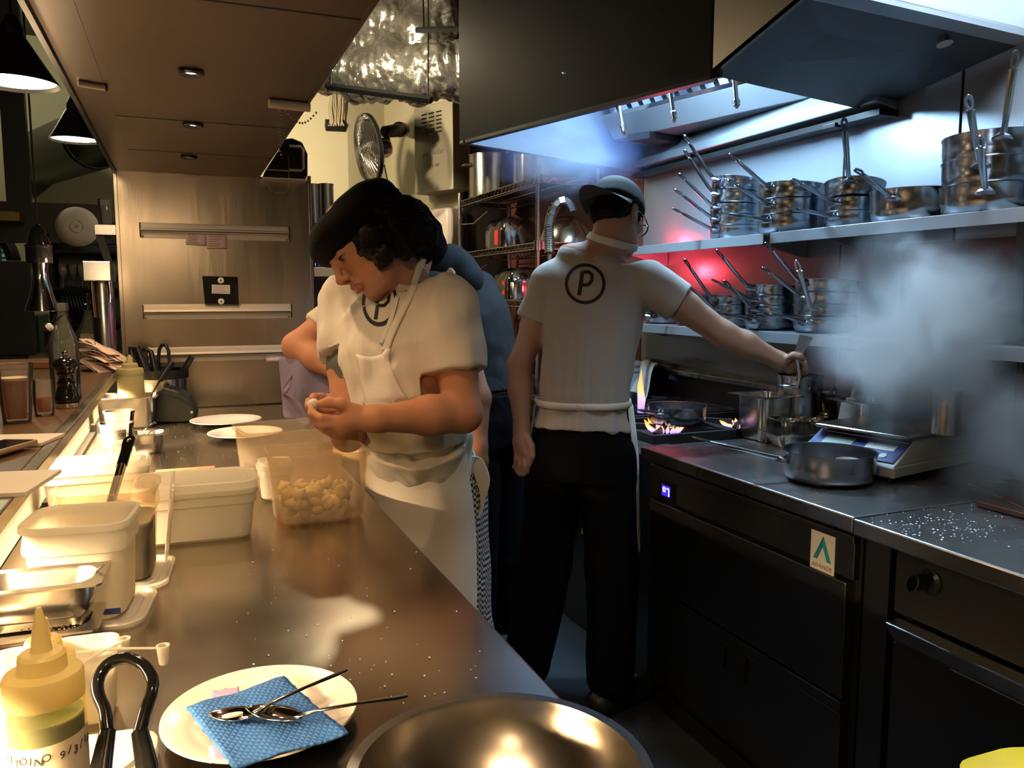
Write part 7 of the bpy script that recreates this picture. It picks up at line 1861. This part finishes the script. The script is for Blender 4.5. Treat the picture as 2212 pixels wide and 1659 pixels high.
gm.tube([H2.w(-.008, .113, .0), H2.w(0, .116, .004), H2.w(.008, .113, .0)], .0024, 6)
bind(make('glasses', gm, 'black_gloss', None, smooth=60), p2)
# steel spatula in his hand
ut = thing('steel_spatula', 'shiny steel spatula in the raised hand of cook at the range', 'spatula', atD(1722, 790, 2.66)); o = ut.location.copy()
a, b, c_ = atD(1728, 812, 2.67)-o, atD(1722, 770, 2.63)-o, atD(1742, 726, 2.60)-o
make('handle', MB().tube([atD(1722, 838, 2.68)-o, a, b], [.004, .006, .006], 10), 'chrome', ut)
d = (c_-b).normalized(); s_ = d.cross(FW).normalized()
n_ = s_.cross(d)
make('blade', MB().hexa([b+s_*.012, b-s_*.012, b-s_*.012+n_*.001, b+s_*.012+n_*.001, c_+s_*.022, c_-s_*.022, c_-s_*.022+n_*.001, c_+s_*.022+n_*.001]), 'chrome', ut, smooth=0)
# ---------------------------------------------------------------- person behind the first cook, arm akimbo, lilac apron
p3 = thing('person', 'person half hidden behind the garlic cook, elbow out, lilac apron at hip', 'person', (.75, 2.55, 0)); bpy.context.view_layer.update()
dB = 2.62
RB, LB = J(722, 690, dB), J(978, 690, dB+.05); latb = LB-RB; latb[2] = 0; latb /= np.linalg.norm(latb); fb = np.cross(latb, Zu); fb = -fb if fb@A(FW) > 0 else fb
hb = J(830, 1000, dB); wb_ = J(835, 880, dB+.02); cb_ = J(848, 760, dB+.04); tb_ = J(858, 665, dB+.05); nb_ = J(866, 620, dB+.04)
HB = Head(atD(876, 520, dB+.02), -RT*.5-FW*.55-UPV*.5, UPV*.85-RT*.35-FW*.1, .98)
EB, WB = J(640, 748, dB-.05), J(752, 812, dB-.16)
EC, WC = J(1032, 860, dB+.02), J(1034, 965, dB-.02)
lo = np.minimum.reduce([hb, RB, EB, EC, WC, J(640, 900, dB)])-.14; hi = np.maximum.reduce([hb, LB, EC, HB.c, J(1060, 800, dB)])+.15; lo[2] = hb[2]-.1
S = SDF(lo, hi, .0055)
S.loft([(hb, latb, .155, .11), (wb_, latb, .135, .10), (cb_, latb, .165, .11), (tb_, latb, .14, .08), (nb_, latb, .06, .06)], .03)
HB.build(S, True); S.cap(nb_-Zu*.03, HB.w(0, -.03, -.05), .058, .054, .03)
S.chain([RB, EB], [.055, .042], .02); S.cap(EB, EB*.6+WB*.4, .042, .041, .02); S.cap(EB*.6+WB*.4, WB, .041, .028, .02); hand(S, WB, WB+(WB-EB)*.25, [[WB+(WB-EB)*.35+A(RT)*.0+Zu*(.02-.014*k), WB+(WB-EB)*.55+Zu*(.02-.014*k)-A(FW)*.01, WB+(WB-EB)*.65+Zu*(.01-.014*k)] for k in range(4)], [WB+Zu*.02, WB+(WB-EB)*.2+Zu*.045, WB+(WB-EB)*.35+Zu*.05], .0085)
S.chain([LB, EC], [.055, .042], .02); S.cap(EC, WC, .042, .027, .02)
hand(S, WC, J(1036, 995, dB-.02), [[J(1046-8*k, 1012-2*k, dB-.02+.01*k), J(1046-9*k, 1030-2*k, dB-.03+.01*k), J(1040-8*k, 1045-3*k, dB-.03+.01*k)] for k in range(4)], [J(1024, 985, dB-.04), J(1016, 1005, dB-.05), J(1016, 1020, dB-.05)], .0088)
bb3 = sdf_obj('body', S, 'skin_warm', None, 1); bind(bb3, p3); HB.eyes(p3)
S = SDF(lo, hi, .007)
S.loft([(hb, latb, .168, .125), (wb_, latb, .155, .12), (cb_, latb, .18, .125), (tb_, latb, .145, .09), (nb_-Zu*.02, latb, .085, .068)], .03)
for sh, el in ((RB, EB), (LB, EC)):
    q = sh+(el-sh)*.45; ax = (el-sh)/np.linalg.norm(el-sh); S.cap(sh, q+ax*.04, .066, .064, .03); S.cut(q, ax, .08, .25)
bind(sdf_obj('t_shirt', S, 'shirt_white', None, 2), p3)
S = SDF(hb-A((.3, .3, hb[2])), hb+A((.3, .3, .1)), .010)
S.loft([(hb-Zu*.10, latb, .165, .125), (hb, latb, .160, .122), (hb+Zu*.05, latb, .15, .115)], .02)
for s in (-1, 1):
    a = hb+latb*s*.085-Zu*.06; q = hb+latb*s*.10; q[2] = .09; S.chain([a, q], [.092, .070], .02)
bind(sdf_obj('trousers', S, 'trouser_black', None, 2), p3)
for s in (-1, 1):
    g = hb+latb*s*.10; g[2] = .045; S = SDF(g-.2, g+.25, .008); S.cap(g-fb*.03, g+fb*.15, .043, .038, .02); bind(sdf_obj('shoe', S, 'shoe_black', None, 1), p3)
sk = []
for i in range(9):
    u = i/8; c = J(680, 770, dB-.10)*(1-u)+J(690, 905, dB-.10)*u
    sk.append([Vector(c+A(RT)*((j/10-.5)*.26*(1-.15*u)-.02*u)+A(FW)*(.05*(2*j/10-1)**2+.012*math.sin(j*1.3+u*2))) for j in range(11)])
bind(make('lilac_apron', MB().grid(sk), 'apron_lilac', None, smooth=80, solid=.004, sub=1), p3)
rows = []
tl = [((636, 800), (624, 850)), ((608, 838), (602, 858)), ((606, 862), (640, 852)), ((638, 905), (662, 888)), ((655, 925), (672, 915))]
for (a, b) in tl: rows.append([atD(a[0]+(b[0]-a[0])*j/3, a[1]+(b[1]-a[1])*j/3, dB-.14+.01*math.sin(j*2)) for j in range(4)])
bind(make('apron_tail', MB().grid(rows), 'apron_lilac', None, smooth=80, solid=.004, sub=1), p3)
S = SDF(HB.c-.25, HB.c+.25, .006); HB.e(S, (0, -.03, .045), (.092, .105, .085), .02); HB.e(S, (0, -.075, -.01), (.080, .065, .07), .02); HB.e(S, (0, -.06, -.065), (.078, .060, .060), .02); HB.e(S, (.05, -.01, -.03), (.045, .05, .06), .02); HB.e(S, (0, .05, -.05), (.075, .10, .06), .01, 'sub')
ht = sdf_obj('hat', S, 'hat_black', None, 2); fuzz(ht, .004, 30); bind(ht, p3)
# ---------------------------------------------------------------- person in slate T-shirt bending in the background
p4 = thing('person', 'person in slate T-shirt and black cap bending over between the two cooks', 'person', (1.22, 3.2, 0)); bpy.context.view_layer.update()
dC = 3.2
hc_ = J(1062, 905, dC); wc_ = J(1050, 800, dC); cc_ = J(1024, 690, dC-.02); tc4 = J(992, 622, dC-.05); nc_ = J(972, 605, dC-.08)
latc = A(RT)*.55+A(FW)*.83; latc[2] = 0; latc /= np.linalg.norm(latc)
HC = Head(atD(965, 600, dC-.10), -RT*.75-UPV*.65-FW*.1, UPV*.72-RT*.62, .98)
lo = np.minimum.reduce([hc_, tc4, HC.c])-.35; hi = np.maximum.reduce([hc_, tc4, HC.c])+.35; lo[2] = hc_[2]-.1
S = SDF(lo, hi, .0065)
S.loft([(hc_, latc, .155, .11), (wc_, latc, .14, .10), (cc_, latc, .165, .11), (tc4, latc, .14, .085), (nc_, latc, .06, .06)], .03)
HC.build(S, True); S.cap(nc_, HC.w(0, -.03, -.05), .056, .052, .03)
for s in (-1, 1):
    sh = tc4+latc*s*.15; el = sh-A(RT)*.08-Zu*.27; wr = el-A(RT)*.22-Zu*.02; S.chain([sh, el, wr], [.054, .042, .028], .02)
    hand(S, wr, wr-A(RT)*.05, [[wr-A(RT)*.07+latc*(.014*k-.02), wr-A(RT)*.11+latc*(.014*k-.02), wr-A(RT)*.13-Zu*.02+latc*(.014*k-.02)] for k in range(4)], [wr+latc*s*.02, wr-A(RT)*.04+latc*s*.045, wr-A(RT)*.07+latc*s*.04], .0085)
bind(sdf_obj('body', S, 'skin_warm', None, 1), p4); HC.eyes(p4)
S = SDF(lo, hi, .007)
S.loft([(J(1060, 850, dC), latc, .165, .122), (wc_, latc, .16, .12), (cc_, latc, .185, .125), (tc4, latc, .15, .095), (nc_+(tc4-nc_)*.2, latc, .085, .07)], .03)
for s in (-1, 1):
    sh = tc4+latc*s*.15; el = sh-A(RT)*.08-Zu*.27; q = sh+(el-sh)*.5; ax = (el-sh)/np.linalg.norm(el-sh); S.cap(sh, q+ax*.04, .064, .062, .03); S.cut(q, ax, .08, .25)
ts = sdf_obj('t_shirt', S, 'shirt_slate', None, 2); folds(ts, lambda p: .005*mnoise.noise(p*16)); bind(ts, p4)
S = SDF(hc_-A((.3, .3, hc_[2])), hc_+A((.3, .3, .14)), .010)
S.loft([(hc_-Zu*.10, latc, .165, .125), (hc_, latc, .168, .127), (hc_+Zu*.11, latc, .155, .118)], .02)
for s in (-1, 1):
    q = hc_+latc*s*.10; q[2] = .09; S.chain([hc_+latc*s*.085-Zu*.06, q], [.092, .07], .02)
bind(sdf_obj('trousers', S, 'trouser_black', None, 2), p4)
for s in (-1, 1):
    g = hc_+latc*s*.10; g[2] = .045; S = SDF(g-.25, g+.25, .008); S.cap(g+A(RT)*.03, g-A(RT)*.15, .043, .038, .02); bind(sdf_obj('shoe', S, 'shoe_black', None, 1), p4)
S = SDF(HC.c-.25, HC.c+.25, .006); HC.e(S, (0, -.016, .040), (.089, .108, .080), .02); HC.e(S, (0, -.07, -.005), (.076, .06, .06), .02); HC.e(S, (0, .06, -.055), (.09, .09, .06), .01, 'sub'); HC.e(S, (0, -.05, -.05), (.083, .075, .075), .02); HC.e(S, (0, .06, .012), (.075, .09, .022), .02)
ht = sdf_obj('cap', S, 'cap_black', None, 2); bind(ht, p4)
# ================================================================ LIGHT
def lamp(name, kind, loc, e, col, parent=None, size=.1, sy=None, rot=None, spot=60, blend=.5, target=None, spread=None):
    l = bpy.data.lights.new(name, kind); l.energy = e; l.color = col
    if kind == 'AREA':
        l.size = size
        if sy: l.shape = 'RECTANGLE'; l.size_y = sy
        if spread: l.spread = math.radians(spread)
    else: l.shadow_soft_size = size
    if kind == 'SPOT': l.spot_size = math.radians(spot); l.spot_blend = blend
    o = bpy.data.objects.new(name, l); COL.objects.link(o); o.location = loc
    if target is not None: o.rotation_euler = (Vector(target)-Vector(loc)).to_track_quat('-Z', 'Y').to_euler()
    elif rot: o.rotation_euler = [math.radians(q) for q in rot]
    return o
WARM = (1, .62, .32); WARM2 = (1, .68, .38); COOL = (.55, .78, 1.); 
lamp('strip_lamp', 'AREA', (-.285, 2.05, 1.048), 190, (1, .68, .36), size=.03, sy=3.1, rot=(0, -33, 0), spread=112)
for y in (.20, .80, 1.42, 2.042, 2.656, 3.274):
    lamp('downlight_lamp', 'SPOT', (.05, y, 1.885), 12, WARM, size=.012, spot=120, blend=.7, target=(.05, y, 0))
lamp('near_canopy_lamp', 'SPOT', (-.10, .35, 1.86), 15, WARM2, size=.03, spot=120, blend=.7, target=(.15, 1.2, .9))
lamp('duct_wall_lamp', 'SPOT', (.62, 4.75, 2.36), 75, (1, .82, .52), size=.03, spot=100, blend=.5, target=(1.45, 5.8, 2.15))
lamp('duct_lamp', 'POINT', atD(752, 70, 3.75), 24, (1, .84, .55), size=.03)
lamp('hood_lamp', 'AREA', (1.68, 2.55, 2.34), 60, (.45, .74, 1.), size=.12, sy=1.0, target=(2.1, 2.5, 1.4))
lamp('hood_lamp_far', 'AREA', (1.60, 3.0, 2.55), 14, (.34, .58, 1.), size=.2, sy=.3, target=(1.45, 3.2, 1.6))
lamp('hood_lamp_near', 'AREA', (1.66, 1.32, 2.52), 27, (.68, .86, 1.), size=.25, sy=.5, target=(1.9, 1.6, 1.2))
lamp('red_heat_lamp', 'POINT', (2.10, 3.30, 1.645), 1.3, (1, .04, .07), size=.03)
lamp('red_heat_lamp', 'POINT', (2.05, 3.2, 1.50), 2.2, (1, .05, .08), size=.03)
lamp('pass_lamp', 'POINT', (-.34, 2.37, 1.80), 2.5, WARM2, size=.04)
cpl = atD(92, 672, 2.55)
lamp('bell_glint_light', 'POINT', cpl+Vector((.085, -.05, .135)), 1.2, WARM2, size=.012)  # added outside the pendant to put a bright reflection on its bell
lamp('rear_fill', 'POINT', (-.6, -.7, 2.3), 14, WARM2, size=.12)  # added unseen light behind the camera, feeds reflections in bowl and steel
lamp('bar_wall_fill', 'POINT', (-1.0, 5.0, 2.75), 22, (1, .92, .62), size=.1)  # added bare light near the ceiling, brightens the beige wall
w = bpy.data.worlds.new('world'); SC.world = w; w.use_nodes = True
w.node_tree.nodes['Background'].inputs[0].default_value = (.5, .55, .7, 1); w.node_tree.nodes['Background'].inputs[1].default_value = .008
cy = SC.cycles
cy.max_bounces = 6; cy.diffuse_bounces = 2; cy.glossy_bounces = 3; cy.transmission_bounces = 4; cy.transparent_max_bounces = 12; cy.volume_bounces = 0
cy.sample_clamp_indirect = 4; cy.caustics_reflective = False; cy.caustics_refractive = False; cy.blur_glossy = .5
cy.volume_max_steps = 48; cy.volume_step_rate = 3.
cy.use_light_tree = False; cy.use_adaptive_sampling = True; cy.adaptive_threshold = .04; cy.adaptive_min_samples = 16
for k in ('glow_warm', 'spot_led', 'glow_blue', 'led_white_blue', 'tube_cool', 'equaliser_blue', 'led_green', 'flame', 'toaster_red', 'green_mesh'):
    MATS[k].cycles.emission_sampling = 'NONE'
